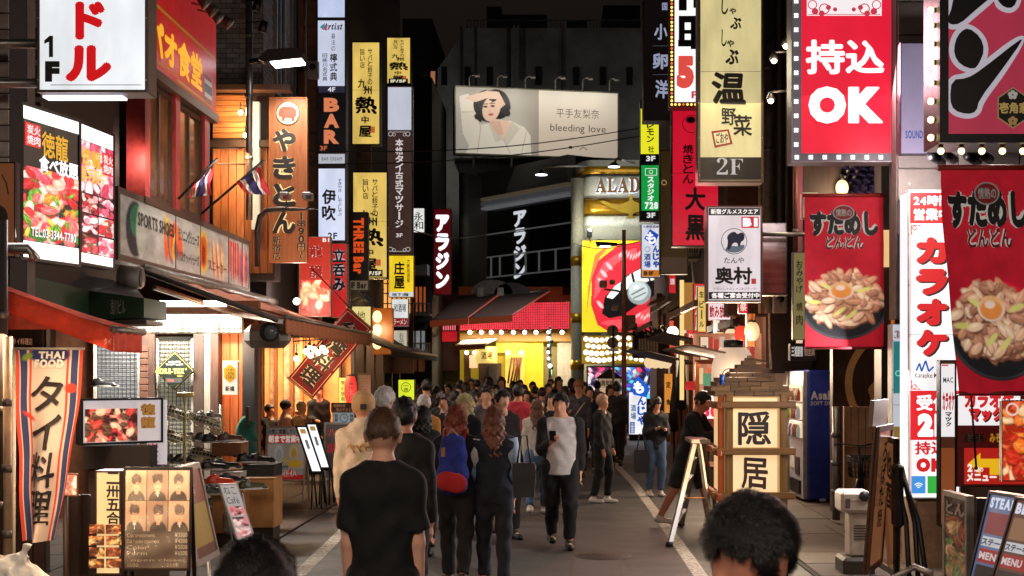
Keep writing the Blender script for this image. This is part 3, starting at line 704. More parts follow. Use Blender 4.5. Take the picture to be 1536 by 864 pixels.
for y in (475,495,515):lt_.disc(566,y,7,(255,226,170),1.4,'round_lamp',.02,9)
lamp('POINT',P(566,495,35.5),25,(1,.62,.3),.2,parent=lt_.t)
# dark awning and stall front beneath
awning('dark_awning','dark grey sagging awning beyond the red lantern',-4.7,3.0,-3.55,2.45,30.5,42,.15,mat((72,62,54),.8,nz=.2,hue=(98,84,72)),mat((60,50,44),.8),'')
MB().box(-5.7,-5.6,30,44,0,2.9).build('inner_wall',mat((150,104,62),.7,em=.06),fl)
for ya in range(31,44,2):MB().box(-4.95,-4.75,ya,ya+.2,0,2.9).build('post',darkwood,fl)
lamp('AREA',(-5.2,36,2.7),60,(1,.66,.36),5,to=(-4.4,36,0),parent=fl,sizey=.6)
# balcony shops far left (590-640, 440-560)
fb=building('balcony_building','small dark building with lit balcony windows beside the red vertical sign',(-5.5,45,0),[(-12,PX(648,46),46,52,0,11.5)],mat((34,32,34),.8))
for (a,b,c,d,col,e) in ((621,428,641,470,(214,110,50),.5),(600,498,612,528,(235,225,205),.7),(614,494,640,528,(170,172,174),.35),(600,536,640,560,(120,70,40),.2),(602,452,617,470,(205,205,200),.5)):
    window(fb,PX(a,45.95),PX(b if b > 580 else b,45.95),45.95,0,PZ(d,45.95),PZ(b,45.95),blackm,None) if False else window(fb,PX(a,45.95),PX(c,45.95),45.95,0,PZ(d,45.95),PZ(b,45.95),blackm,mat(col,.5,em=e,emn=.6),3,.05)
for y in (470,530):
    MB().box(PX(598,45.2),PX(645,45.2),45.2,45.9,PZ(y+3,45.2),PZ(y,45.2)).build('balcony_slab',mat((90,86,84),.7),fb)
    rl=MB()
    for k in range(16):rl.box(PX(599+k*3,45.2),PX(600+k*3,45.2),45.2,45.23,PZ(y,45.2),PZ(y-14,45.2))
    rl.box(PX(598,45.2),PX(645,45.2),45.19,45.24,PZ(y-14,45.2),PZ(y-16,45.2));rl.build('railing',steel,fb)
MB().prism([(PX(620,45),PZ(412,45)),(PX(641,45),PZ(412,45)),(PX(641,45),PZ(396,45)),(PX(622,45),PZ(398,45))],45,45.9,mat((130,134,142),.4)).build('canopy',None,fb)

# ---------------- centre: dark tower, glass corner, yellow shop ----------------
tower=building('dark_tower_block','tall dark grey building carrying the wide portrait billboard',(2,62,0),[],None) if False else thing('dark_tower_block','tall dark grey building carrying the wide portrait billboard','building',(0,60,0))
cm=mat((128,128,126),.85,nz=.25,sc=.8)
mb=MB();Yt=58
mb.prism([(PX(638,Yt),0),(PX(1400,Yt),0),(PX(1400,Yt),PZ(42,Yt)),(PX(700,Yt),PZ(42,Yt)),(PX(638,Yt),PZ(130,Yt))],Yt,Yt+14);mb.build('wall',cm,tower)
for px in (662,697,730,803,860,900,940):MB().box(PX(px,Yt),PX(px+9,Yt),Yt-.06,Yt-.01,PZ(128,Yt),PZ(102,Yt)).build('window',mat((12,12,14),.2),tower)
for (a,b) in ((690,694),(712,714),(760,764),(842,844)):MB().box(PX(a,Yt),PX(b,Yt),Yt-.1,Yt-.01,PZ(250,Yt),PZ(40,Yt)).build('wall_pipe',mat((66,66,66),.7),tower)
rl=MB()
for k in range(90):rl.box(PX(700+k*5,Yt),PX(701+k*5,Yt),Yt+.1,Yt+.15,PZ(42,Yt),PZ(30,Yt))
rl.box(PX(700,Yt),PX(1150,Yt),Yt+.1,Yt+.15,PZ(30,Yt),PZ(28.5,Yt));rl.build('roof_railing',mat((70,70,72),.6),tower);stuff(bpy.data.objects['roof_railing'])
for (a,b,c,d) in ((730,10,752,42),(752,22,820,42),(850,30,880,42),(905,8,960,42)):MB().box(PX(a,62),PX(c,62),62,65,PZ(d+6,62),PZ(b,62)).build('roof_unit',mat((60,60,62),.8),tower)
ld=MB()
for px in (771,778):ld.box(PX(px,Yt)-.03,PX(px,Yt)+.03,Yt-.3,Yt-.24,PZ(130,Yt),PZ(40,Yt))
for k in range(22):ld.box(PX(771,Yt),PX(778,Yt),Yt-.29,Yt-.25,PZ(130,Yt)+k*.11*1.0,PZ(130,Yt)+k*.11+.03)
ld.build('ladder',mat((120,120,120),.5),tower)
ft=thing('far_tower','faint dark high-rise beyond the backlit sign stack','building',(-16,110,0));MB().box(PX(604,110),PX(648,110),110,125,0,PZ(28,110)).build('wall',mat((96,92,90),.9),ft)
for k in range(6):MB().box(PX(612,110),PX(640,110),109.9,109.99,PZ(60+k*26,110),PZ(50+k*26,110)).build('window',mat((30,30,32),.3),ft)
ub=thing('sloping_dark_building','dark sloping building with one warm window left of the tower','building',(-8,56,0))
MB().prism([(PX(560,56),0),(PX(650,56),0),(PX(650,56),PZ(100,56)),(PX(615,56),PZ(130,56)),(PX(560,56),PZ(160,56))],56,57.5).build('wall',mat((44,42,44),.9),ub)
window(ub,PX(643,55.9),PX(656,55.9),55.9,0,PZ(130,55.9),PZ(104,55.9),blackm,mat((220,150,100),.5,em=.4),1,.08)
for k in range(5):window(ub,PX(622,55.9),PX(640,55.9),55.9,0,PZ(190+k*36,55.9),PZ(168+k*36,55.9),blackm,mat((26,26,30),.2),2,.06)

# glass corner block
Yg0,Yg1=53,48.3
gb_=Board('black_glass_building','black glass corner building with bright window mullions above the awnings','building',727,262,864,452,Yg0,Yg1,depth=3.0,frame=(24,24,26),fw=0,face=None)
k=MB();k.box(0,gb_.w,-.02,.01,0,gb_.h,None,gb_.M);k.build('glass_wall',mat((10,11,13),.05,nz=.05,spec=.9),gb_.t)
gb_.panel(727,262,864,300,(92,92,92),0,'band',.35);gb_.panel(727,300,864,304,(168,150,120),.12,'light_strip',.42);gb_.panel(727,306,864,312,(150,152,156),.1,'light_strip',.40);gb_.panel(727,314,864,317,(190,192,198),.15,'light_strip',.38)
al=(196,198,202)
for y in (352,386,416):gb_.panel(729,y,864,y+2,al,.08,'mullion',.06)
for x in (729,738,752,776,792,812,836):gb_.panel(x,387.5,x+1.6,415.5,al,.08,'mullion',.055)
gb_.panel(728,318,729.6,440,al,.06,'mullion',.05)
gb_.text('アラジン',772,324,796,424,(236,240,250),.05,True,em=.7,off=.03,nm='painted_reflection')  # mirror image of the red sign, painted on the glass as glowing letters
gw=thing('grey_curved_wall','plain grey wall strip between the red sign and the glass building','wall',(-3,52,0))
MB().sheet(lambda u,v:(PX(690,52)+(PX(730,53)-PX(690,52))*u,51.5+1.6*math.sin(u*1.5),PZ(450,52)+(PZ(262,52)-PZ(450,52))*v),10,2,mat((86,84,80),.6,nz=.2),.3).build('wall',None,gw)
MB().box(PX(645,51),PX(730,51),51.2,53,PZ(660,51),PZ(555,51)).build('base',mat((92,86,82),.6),gw)
MB().box(PX(646,50.5),PX(690,50.5),50.4,51,PZ(556,50.5),PZ(440,50.5)).build('dark_panel',mat((70,14,18),.4),gw)
MB().box(PX(652,50),PX(685,50),50.1,50.3,PZ(512,50),PZ(497,50)).build('red_light_panel',mat((226,30,40),.4,em=.6,emn=.3),gw)
for k in range(9):MB().box(PX(654+k*3.4,50),PX(655.6+k*3.4,50),50.1,50.2,PZ(495,50),PZ(484,50)).build('red_light_strip',mat((255,120,130),.4,em=.9),gw)
dish=thing('satellite_dish','pair of pale satellite dishes on the ledge above the awnings','dish',P(740,440,49.5)) if False else None
for i,(px,py,r) in enumerate(((738,432,.45),(768,434,.4))):
    d=thing('satellite_dish',('pale satellite dish left of the other on the ledge above the brown awning','darker satellite dish right of the other on the ledge above the brown awning')[i],'dish',P(px,445,49))
    pts=[(PX(px,48.8)+r*1.6*math.cos(q),PZ(py+9,48.8)+r*1.1*math.sin(q)) for q in [math.pi*j/10 for j in range(11)]];MB().prism(pts,48.7,48.8,mat(((150,152,150),(84,86,88))[i],.5)).build('dish',None,d)
    MB().bbox(PX(px-22,48.9),PX(px-12,48.9),48.6,49.0,PZ(446,48.9),PZ(432,48.9),.02,mat((196,196,190),.5)).build('receiver_box',None,d)
    MB().tube([P(px,py+3,49),P(px,446,49)],.03,steel,6).build('mast',None,d)

ys=thing('yellow_shop_front','bright yellow shop front under a red tiled panel and row of bulbs','shopfront',P(770,640,49))
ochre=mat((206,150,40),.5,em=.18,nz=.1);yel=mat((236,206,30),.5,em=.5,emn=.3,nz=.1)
def yb(x0,y0,x1,y1,Y,m,nm,Y2=None):return MB().box(PX(x0,Y),PX(x1,Y),Y,Y2 or Y+.12,PZ(y1,Y),PZ(y0,Y)).build(nm,m,ys)
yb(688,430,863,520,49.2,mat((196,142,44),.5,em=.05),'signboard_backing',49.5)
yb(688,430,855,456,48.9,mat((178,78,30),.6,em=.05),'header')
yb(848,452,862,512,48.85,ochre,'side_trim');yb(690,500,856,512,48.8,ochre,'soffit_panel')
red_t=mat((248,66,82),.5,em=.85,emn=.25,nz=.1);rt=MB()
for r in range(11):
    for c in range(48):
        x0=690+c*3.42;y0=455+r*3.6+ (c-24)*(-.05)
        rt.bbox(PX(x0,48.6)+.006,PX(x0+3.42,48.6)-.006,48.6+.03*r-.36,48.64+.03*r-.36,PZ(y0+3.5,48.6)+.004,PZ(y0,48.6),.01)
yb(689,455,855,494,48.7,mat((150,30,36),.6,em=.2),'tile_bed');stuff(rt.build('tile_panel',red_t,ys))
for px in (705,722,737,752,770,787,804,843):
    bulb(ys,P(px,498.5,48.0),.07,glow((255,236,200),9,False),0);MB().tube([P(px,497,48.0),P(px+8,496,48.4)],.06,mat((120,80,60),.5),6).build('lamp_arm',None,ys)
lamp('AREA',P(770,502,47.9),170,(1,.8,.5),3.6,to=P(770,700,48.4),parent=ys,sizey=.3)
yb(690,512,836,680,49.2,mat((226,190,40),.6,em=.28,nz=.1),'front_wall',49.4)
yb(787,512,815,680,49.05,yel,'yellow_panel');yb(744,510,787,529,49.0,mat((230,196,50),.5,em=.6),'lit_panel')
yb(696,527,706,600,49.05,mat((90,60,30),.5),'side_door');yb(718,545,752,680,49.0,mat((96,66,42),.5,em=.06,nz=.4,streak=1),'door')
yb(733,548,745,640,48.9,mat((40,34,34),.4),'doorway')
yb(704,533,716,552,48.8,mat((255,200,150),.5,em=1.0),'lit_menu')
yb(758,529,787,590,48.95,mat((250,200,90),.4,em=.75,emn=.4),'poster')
mb=MB()
for i in range(5):mb.tube([P(762+i*4,575,48.9),P(765+i*4+2*math.sin(i),552,48.88),P(768+i*3.5,536,48.9)],.03,mat((90,40,20),.6),4)
mb.build('brush_stroke',None,ys)
mb=MB();mb.sheet(lambda u,v:(PX(714+v*32,48.5),48.5-.5*math.sin(v*math.pi),PZ(520+u*25,48.5)),4,14,mat((255,220,120),.5,em=.95,emn=.3),.02);mb.build('curved_lantern_sign',None,ys)
mb=MB();text_mesh(mb,'酒場',PX(722,48.0),PX(739,48.0),PZ(539,48.0),PZ(528,48.0),47.95,mat((140,70,20),.6),.02);mb.build('lettering',None,ys)
yb(815,520,836,680,49.1,mat((150,130,70),.6,em=.08),'side_panel');yb(824,553,828,562,49.0,glow((90,240,160),1.5),'exit_light')
yb(836,512,866,700,49.0,mat((150,146,140),.6),'grey_wall',49.6)
for px in (762,782,700,712):bulb(ys,P(px,529,48.6),.07,glow((255,240,200),10,False),0)
bA=mat((70,44,34),.8,nz=.15);oV=mat((222,98,44),.7,em=.10)
for i,(a,b,c,d) in enumerate((((645,481),(686,446),(748,442),(702,477)),((703,477),(751,442),(824,437),(768,473)))):
    t=thing('flat_awning',('brown flat awning with orange valance beside the red vertical sign','brown flat awning with orange valance over the red tiled panel')[i],'awning',P(c[0],c[1],48.9))
    A_,B_,C_,D_=P(*a,44.8),P(*b,48.8),P(*c,48.8),P(*d,44.8)
    MB().sheet(lambda u,v:(A_.lerp(D_,v)).lerp(B_.lerp(C_,v),u),8,8,bA,.03).build('canopy',None,t)
    MB().add([A_,D_,D_-Vector((0,0,.2)),A_-Vector((0,0,.2)),A_+Vector((0,.04,0)),D_+Vector((0,.04,0)),D_+Vector((0,.04,-.2)),A_+Vector((0,.04,-.2))],[(0,1,2,3),(5,4,7,6),(1,5,6,2),(4,0,3,7),(3,2,6,7),(0,4,5,1)]).build('valance',oV,t)
    MB().tube([D_,C_],.03,mat((236,110,90),.5,em=.2),6).build('edge_bar',None,t);MB().tube([B_,C_],.06,steel,8).build('roller',None,t)
t=thing('cream_awning','small cream awning above the yellow shop doorway','awning',P(715,510,48.5))
A_,B_,C_,D_=P(679,519,46.5),P(700,508,48.7),P(748,506,48.7),P(728,517,46.5)
MB().sheet(lambda u,v:(A_.lerp(D_,v)).lerp(B_.lerp(C_,v),u),6,6,mat((230,214,186),.7),.03).build('canopy',None,t)
MB().add([A_,D_,D_-Vector((0,0,.14)),A_-Vector((0,0,.14)),A_+Vector((0,.04,0)),D_+Vector((0,.04,0)),D_+Vector((0,.04,-.14)),A_+Vector((0,.04,-.14))],[(0,1,2,3),(5,4,7,6),(1,5,6,2),(4,0,3,7),(3,2,6,7)]).build('valance',mat((186,110,70),.7),t)

# billboard
bb=Board('portrait_billboard','wide billboard with a woman shading her brow, lit by six arm lamps','billboard',682,128,928,231,50,51.3,depth=.4,frame=(126,124,104),fw=1.6,face=(216,204,184),em=.2)
A=Art(320,134,(176,170,158));A.a=A.a*(1+.12*(A.noise(3,5)[...,None]-.5))
A.blend(np.clip((A.X-.38)/.14,0,1)*(A.X < .505),(150,138,126));A.rect(.505,0,1,1,(206,190,172));A.blend(np.clip(A.Z-.35,0,1)*(A.X > .505),(232,224,210))
sk,hr,jk,js=(222,186,164),(22,20,22),(214,206,190),(178,168,152)
A.poly([(.06,0),(.13,.42),(.24,.50),(.33,.52),(.42,.42),(.455,.3),(.46,0)],jk)
A.poly([(.02,.86),(.11,.80),(.16,.36),(.10,.02),(.04,.3)],jk).poly([(.02,.86),(.07,.9),(.14,.75),(.12,.6),(.03,.62)],(226,216,200))
A.line([(.03,.62),(.12,.63),(.15,.4),(.13,.02)],.012,js).line([(.43,.35),(.4,.02)],.012,js)
A.poly([(.225,.55),(.33,.5),(.345,.45),(.29,.22),(.26,.3)],sk).poly([(.225,.52),(.29,.22),(.24,.18),(.19,.5)],(196,188,172))
A.poly([(.34,.5),(.39,.4),(.31,.12),(.285,.22)],(196,188,172)).line([(.29,.22),(.33,.02)],.012,js)
A.ell(.19,.74,.085,.23,hr).ell(.25,.76,.08,.23,hr,.2).poly([(.11,.7),(.16,.5),(.21,.47),(.22,.6)],hr).poly([(.3,.6),(.33,.62),(.31,.86),(.26,.86)],hr).blobs(.12,.5,.18,.7,[hr],20,.02,.05,3,False).blobs(.29,.6,.32,.85,[hr],20,.02,.05,4,False)
A.ell(.215,.69,.053,.2,sk,-.25).poly([(.2,.5),(.27,.5),(.29,.3),(.25,.3)],(206,168,146))
for ex,ez in ((.178,.715),(.222,.73)):A.ell(ex,ez,.013,.017,(60,36,34)).line([(ex-.018,ez+.035),(ex+.014,ez+.045)],.012,(70,50,44))
A.ell(.212,.6,.016,.02,(176,88,84),.1).line([(.205,.7),(.2,.645),(.21,.64)],.008,(190,146,126))
A.poly([(.05,.83),(.09,.88),(.19,.96),(.26,.95),(.29,.82),(.28,.72),(.265,.74),(.25,.84),(.2,.86),(.12,.78)],(228,194,172))
for q in range(4):A.line([(.255+q*.008,.86-q*.01),(.268+q*.009,.7+q*.02)],.02,(226,192,170)).line([(.259+q*.008,.84),(.272+q*.009,.71+q*.02)],.005,(180,140,122))
A.poly([(.19,.83),(.22,.8),(.21,.77),(.24,.81),(.25,.84)],hr)
bb.art(A,684,130,926,229,.5)  # print also glows by itself, on top of the arm lamps' light
bb.text('平手友梨奈',833,156,898,170,(70,62,54),-.005).text('bleeding love',824,180,908,194,(60,52,46),-.004)
bb.text('yurina hirate',850,173,882,177,(240,236,226),-.01).text('10.16 配信スタート',840,199,886,205,(240,236,226),-.005)
bb.panel(852,213,857,217,(60,50,44),0,'logo',.008).line([(868,218),(874,214),(880,218)],1,(110,98,86))
la=glow((255,248,230),5,False)
for px,yo in ((704,0),(746,1),(788,2.2),(833,3.4),(874,4.6),(914,6)):
    Yp=50+(px-682)/246*1.3;p=P(px,130+yo,Yp)
    f=MB().tube([p,P(px,116+yo,Yp-.1),P(px+3,112.5+yo,Yp-.5),P(px+10,111+yo,Yp-1.3)],.035,mat((200,200,200),.3,.7),6).build('lamp_arm',None,bb.t)
    MB().box(PX(px+8,Yp-1.4),PX(px+15,Yp-1.4),Yp-1.5,Yp-1.2,PZ(114+yo,Yp-1.4),PZ(110.5+yo,Yp-1.4)).build('lamp_head',mat((160,160,156),.4,.6),f)
    lamp('SPOT',P(px+6,116+yo,Yp-1.6),16,(1,.93,.78),.1,to=P(px,190,Yp),parent=bb.t,spot=110)
for px in (709,766):MB().box(PX(px,51),PX(px+3,51),50.9,51,PZ(252,51),PZ(230,51)).build('support',steel,bb.t)
MB().box(PX(682,52),PX(930,52),51.9,57.9,PZ(246,52),PZ(238,52)).build('platform',blackm,bb.t)

for i,(x,e) in enumerate(((-4.6,60),(.2,44),(5.2,44))):  # invented floodlights, added to lift the tower wall out of black
    t=thing('added_floodlight',('left added floodlight brightening the tower wall','middle added floodlight brightening the tower wall','right added floodlight brightening the tower wall')[i],'lamp',(x,54,PZ(268,54)));z=PZ(268,54);MB().bbox(x-.15,x+.15,53.9,54.1,z+.05,z+.25,.02,blackm).build('housing',None,t);MB().box(x-.02,x+.02,53.95,54.05,z-.1,z+.06).build('bracket',steel,t);lamp('SPOT',(x,54.15,z+.25),e,(1,.96,.88),.3,to=(x+.4,58,z+3),parent=t,spot=150)
# ALADDIN building
al_=thing('lamp_crest_building','pale curved corner building with gold bands and a lamp crest','building',P(920,700,47))
Ya=46.8
def acurve(u,v,y0,y1,o=0):# u across, curved away at the left corner
    x=862+u*150;r=max(0,1-u/.16);return (PX(x,Ya),Ya-o+1.4*r*r,PZ(y1+(y0-y1)*v,Ya))
def aband(y0,y1,m,nm,o=0,th=.1):return MB().sheet(lambda u,v:acurve(u,v,y0,y1,o),24,2,m,-th).build(nm,None,al_)
gold=mat((186,140,30),.35,.5,nz=.15);pale=mat((206,206,190),.5,nz=.08)
aband(240,360,pale,'wall',0,.4);aband(250,262,gold,'gold_band',.08);aband(262,265,black,'trim',.09);aband(300,322,gold,'gold_band',.08);aband(297,300,mat((90,66,20),.5),'trim',.1);aband(322,325,mat((90,66,20),.5),'trim',.1)
aband(325,340,mat((220,222,210),.5),'ledge',.12)
MB().box(PX(862,Ya+1.4),PX(1100,Ya),Ya+1.5,Ya+6,0,PZ(245,Ya)).build('core',pale,al_)
MB().tube([P(866,700,Ya+.2),P(866,268,Ya+.2)],.22,mat((176,172,150),.5,nz=.15),14).build('corner_pillar',None,al_)
for y in (385,470,540):MB().tube([P(866,y+14,Ya+.2),P(866,y,Ya+.2)],.235,gold,14).build('gold_collar',None,al_)
mb=MB();text_mesh(mb,'𝐀𝐋𝐀𝐃𝐃𝐈𝐍',PX(893,Ya),PX(1004,Ya),PZ(291,Ya),PZ(267,Ya),Ya-.28,mat((110,74,24),.4,.4),.03);
o=mb.build('raised_lettering',None,al_)
mb=MB();text_mesh(mb,'𝐀𝐋𝐀𝐃𝐃𝐈𝐍',PX(893,Ya),PX(1004,Ya),PZ(291,Ya),PZ(267,Ya),Ya-.13,glow((225,235,255),1.6),.07);mb.build('letter_halo',None,al_)
lmp=[(898,303),(905,302),(915,306),(928,309),(940,304),(944,300),(943,296),(946,292),(949,296),(948,300),(952,304),(966,308),(972,306),(976,311),(966,315),(956,319),(949,322),(948,325),(953,328),(938,328),(943,325),(942,322),(930,319),(914,312)]
MB().prism([(PX(a,Ya),PZ(b,Ya)) for a,b in lmp],Ya-.2,Ya-.12,mat((170,140,24),.4,.3)).build('lamp_crest',None,al_)
fl_=thing('wall_floodlight','small floodlight washing the wall above the lips billboard','lamp',P(884,350,45.5))
MB().bbox(PX(880,45.5),PX(888,45.5),45.4,45.6,PZ(356,45.5),PZ(344,45.5),.02,mat((60,60,60),.5)).build('housing',None,fl_);MB().tube([P(884,356,45.5),P(886,362,46.2)],.03,steel,6).build('bracket',None,fl_)
lamp('SPOT',P(884,344,45.4),130,(1,1,.86),.1,to=P(900,338,46.8),parent=fl_,spot=120)
lamp('AREA',P(930,250,44.5),14,(1,.96,.86),2,to=P(925,300,46.8),parent=al_)
# lips billboard (a generic glossy red open mouth print)
lb=Board('lips_billboard','yellow billboard with huge glossy red lips and a silver ball','billboard',872,360,1010,499,46.2,depth=.3,frame=(80,70,20),fw=.8,face=(240,216,40),em=.7)
A=Art(160,160,(240,214,40));R_=(226,44,58)
outer=[(.02+.0,.5),(.08,.78),(.2,.9),(.34,.97),(.5,1.0),(.8,1.0),(1,.9),(1,0),(.8,.02),(.6,.1),(.42,.03),(.24,.0),(.12,.12),(.09,.3)]
A.poly([(.05,.2),(.07,.5),(.14,.84),(.3,.97),(.34,.97),(.2,.82),(.1,.55)],(232,120,60))
A.poly([(.10,.3),(.11,.6),(.18,.78),(.28,.86),(.4,.95),(.6,.985),(1,1),(1,.0),(.3,.0),(.17,.08)],R_);A.grain(.22,5,9)
A.poly([(.13,.35),(.15,.6),(.24,.76),(.4,.86),(.6,.92),(.6,.86),(.42,.78),(.28,.66),(.2,.45)],(244,90,96)).poly([(.2,.1),(.3,.13),(.5,.14),(.8,.3),(1,.32),(1,.2),(.7,.1),(.4,.03)],(244,84,92))
A.poly([(.22,.2),(.25,.38),(.36,.5),(.5,.62),(.68,.72),(1,.78),(1,.42),(.8,.40),(.62,.3),(.45,.18),(.3,.15)],(14,10,12))
for q in ([(.27,.38),(.36,.5),(.43,.55),(.42,.44),(.34,.36)],[(.44,.56),(.54,.64),(.57,.5),(.46,.45)],[(.56,.65),(.7,.72),(.74,.56),(.6,.5)],[(.71,.72),(.9,.76),(.9,.6),(.76,.56)]):A.poly(q,(236,238,226))
A.ell(.63,.43,.13,.13,(150,160,158)).ell(.62,.45,.105,.105,(204,214,212)).line([(.55,.41),(.68,.48)],.02,(120,128,126)).line([(.57,.37),(.7,.43)],.015,(110,118,116)).ell(.6,.49,.03,.02,(246,250,250))
for (a,b) in ((.24,.64),(.21,.55),(.3,.72),(.2,.3)):A.ell(a,b,.02,.05,(255,186,186),.7)
for i in range(8):A.ell(.42+i*.03,.84+.02*math.sin(i),.008,.03,(255,205,205),-.3)
for i in range(8):A.ell(.6+i*.03,.17+.02*math.sin(i*1.7),.009,.025,(255,205,205),-.5)
lb.art(A,873,361,1009,498,.75)
# perforated lit yellow band: discs
dt=Board('dotted_lit_panel','yellow panel with glowing white dots under the lips billboard','panel',872,503,1010,546,46.3,depth=.2,frame=(60,56,40),fw=.5,face=(206,160,30),em=.45)
mb=MB()
for i in range(17):
    for j in range(4):
        r=4.2-.1*i+random.uniform(-.4,.4);x=879+i*8+(j % 2)*3;y=508.5+j*10+2*math.sin(i*.7);n=14
        mb.prism([(dt.lx(x+r*math.cos(2*math.pi*q/n)),dt.lz(y+r*math.sin(2*math.pi*q/n))) for q in range(n)],-.02,-.004,None,dt.M)
o=mb.build('glowing_dots',mat((255,250,226),.4,em=1.5),dt.t);stuff(o)
ld_=Board('far_led_screen','coloured screen of flowers under the dotted yellow panel','screen',880,549,978,600,46.0,depth=.2,frame=(20,20,22),fw=1.5,face=(30,24,40),em=.4)
A=Art(96,50,(36,26,70));A.blobs(0,0,.45,1,[(230,60,110),(240,220,235),(250,120,160),(180,30,60)],50,.05,.12,5);A.blobs(.45,0,1,1,[(60,120,235),(240,240,250),(90,60,190),(220,60,90),(80,200,230)],50,.05,.12,6);ld_.art(A,882,551,976,598,1.0)
MB().box(PX(864,46.4),PX(1010,46.4),46.4,47.2,0,PZ(600,46.4)).build('base_wall',mat((96,88,80),.6),al_)

# poles and far lamps
def pole(px,y0,y1,Y,r,lab,m=steel,nm='utility_pole',cat='pole'):
    t=thing(nm,lab,cat,P(px,y1,Y));MB().tube([P(px,y1,Y),P(px,(y0+y1)/2,Y),P(px,y0,Y)],[r,r*.9,r*.7],m,10).build('shaft',None,t);return t
pY=38.5;rust=mat((190,136,104),.6,nz=.2)
pp=pole(936,345,672,pY,.075,'brown street pole with cameras in front of the lips billboard',rust)
MB().bbox(PX(939,pY),PX(953,pY),pY-.2,pY+.2,PZ(495,pY),PZ(473,pY),.02,mat((150,118,96),.6)).build('control_box',None,pp)
MB().tube([P(936,366,pY),P(900,369,pY-.1)],.03,steel,6).build('lamp_arm',None,pp)
MB().prism([(PX(893,pY),PZ(363,pY)),(PX(925,pY),PZ(365,pY)),(PX(926,pY),PZ(369,pY)),(PX(896,pY),PZ(369.5,pY))],pY-.2,pY+.15,blackm).build('lamp_head',None,pp)
MB().box(PX(900,pY),PX(915,pY),pY-.15,pY+.1,PZ(370.5,pY),PZ(369.6,pY)).build('lamp_tube',glow((235,245,255),8),pp)
for (a,b,c,d,l) in ((899,421,910,432,'camera'),(914,420,922,427,'camera'),(917,458,927,466,'camera')):
    MB().bbox(PX(a,pY),PX(c,pY),pY-.25,pY,PZ(d,pY),PZ(b,pY),.02,mat((190,170,150),.5)).build(l,None,pp)
MB().tube([P(906,434,pY),P(925,436,pY),P(936,440,pY)],.03,steel,6).build('camera_arm',None,pp)
sp=pole(920,490,665,37.5,.04,'thin pole holding two round road signs seen from behind',steel,'road_sign','road sign')
for y in (496,514):MB().tube([P(919,y,37.5),P(919,y,37.56)],.15,mat((130,116,104),.5,.4),20,smooth=False).build('sign_disc',None,sp)
MB().box(PX(913,37.5),PX(928,37.5),37.45,37.5,PZ(527,37.5),PZ(523,37.5)).build('sign_plate',steel,sp)
lp=pole(825,490,668,43,.05,'slim silver pole strung with small white lights by the yellow shop',mat((170,190,184),.3,.7),'light_pole','pole')
for k in range(13):
    y=493+k*5+random.uniform(-1,1);MB().ball(P(825+random.uniform(-3.5,3.5),y,42.9),random.uniform(.03,.07),glow((230,255,245),3,False) if k % 2 else steel,6).build('bulb',None,lp)
for i,(a,b,x,y,Yl) in enumerate(((812,262,880,249,44),(921,250,952,245,44))):
    t=thing('arm_floodlight',('white floodlight on a long arm below the billboard','white floodlight above the gold band of the curved building')[i],'lamp',P(x,y,Yl+2))
    MB().tube([P(x,y,Yl+2.2),P((a+x)/2,(b+y)/2-6,Yl+1),P(a+4,b-12,Yl),P(a,b-4,Yl)],.035,mat((190,190,190),.4,.6),6).build('arm',None,t)
    MB().lathe([(.05,.14),(.15,.06),(.2,0)],P(a,b,Yl),mat((170,172,174),.4,.5),14).build('shade',None,t)
    MB().lathe([(.18,-.012),(.18,-.004)],P(a,b,Yl),glow((240,248,255),9,False),14).build('lens',None,t)
    lamp('SPOT',P(a,b+2,Yl),320,(.9,.95,1),.12,to=P(a,b+200,Yl),parent=t,spot=120)
# ---------------- left signs, near to far ----------------
W_=(236,240,244);K_=(16,16,20)
s=Board('hanging_lightbox_sign','large white backlit sign with two red katakana and 1F at upper left','sign',56,-150,222,139,11.5,depth=.26,frame=(92,74,64),fw=4,face=W_,em=1.0,emn=.2)
s.text('ド',113,0,158,62,(222,8,22),.06,em=.75).text('ル',98,68,168,123,(222,8,22),.06,em=.75).poly([(67,61),(75,54),(80,54),(80,86),(74,86),(74,63),(67,66)],K_,0,'lettering',.008).text('F',68,92,90,123,K_,.08,False)
s.panel(76,127,212,128,(150,140,130),.2,'grime_line');s.arm(56,60,-.9,1,.04);s.arm(56,120,-.9,1,.04)
MB().box(PX(60,11.5),PX(180,11.5),11.56,11.7,PZ(144,11.5),PZ(140.5,11.5)).build('lower_tube',glow((226,232,255),1.6),s.t)
def meatart(seed,cols,n=(100,90),bg=(40,18,16),r=(.06,.14),k=90):
    A=Art(n[0],n[1],bg);A.blobs(0,0,1,1,cols,k,r[0],r[1],seed);A.grain(.3,18,seed);return A
MEAT=[(214,40,44),(236,96,96),(180,24,30),(250,170,150),(90,150,40),(230,140,40),(240,70,90),(255,210,190)]
PINK=[(236,130,150),(214,84,110),(250,190,196),(190,50,80),(255,230,228)]
BEEF=[(196,40,50),(222,70,80),(240,150,150),(160,24,34),(120,60,40),(230,190,170)]
s=Board('led_menu_screen','bright meat menu screen with white gold kanji, nearer of the pair','screen',22,149,120,388,12.2,13.2,depth=.16,frame=(14,14,20),fw=2.5,face=(24,22,30),em=.15)
s.panel(34,151,118,173,(255,255,255),1.5,'white_band');s.panel(34,358,118,385,(255,250,248),1.4,'white_band')
A=meatart(11,MEAT,(100,130),(30,26,22),(.05,.12),150);A.blobs(0,0,1,.3,[(80,140,30),(250,190,60),(40,110,30)],16,.04,.09,8);s.art(A,34,244,117,357,1.15)
s.panel(36,178,58,213,(226,40,44),.9,'red_label',.008).text('炭焼',38,180,47,211,(255,255,255),.01,True,em=1,off=.006).text('火肉',48,180,57,211,(255,255,255),.01,True,em=1,off=.006)
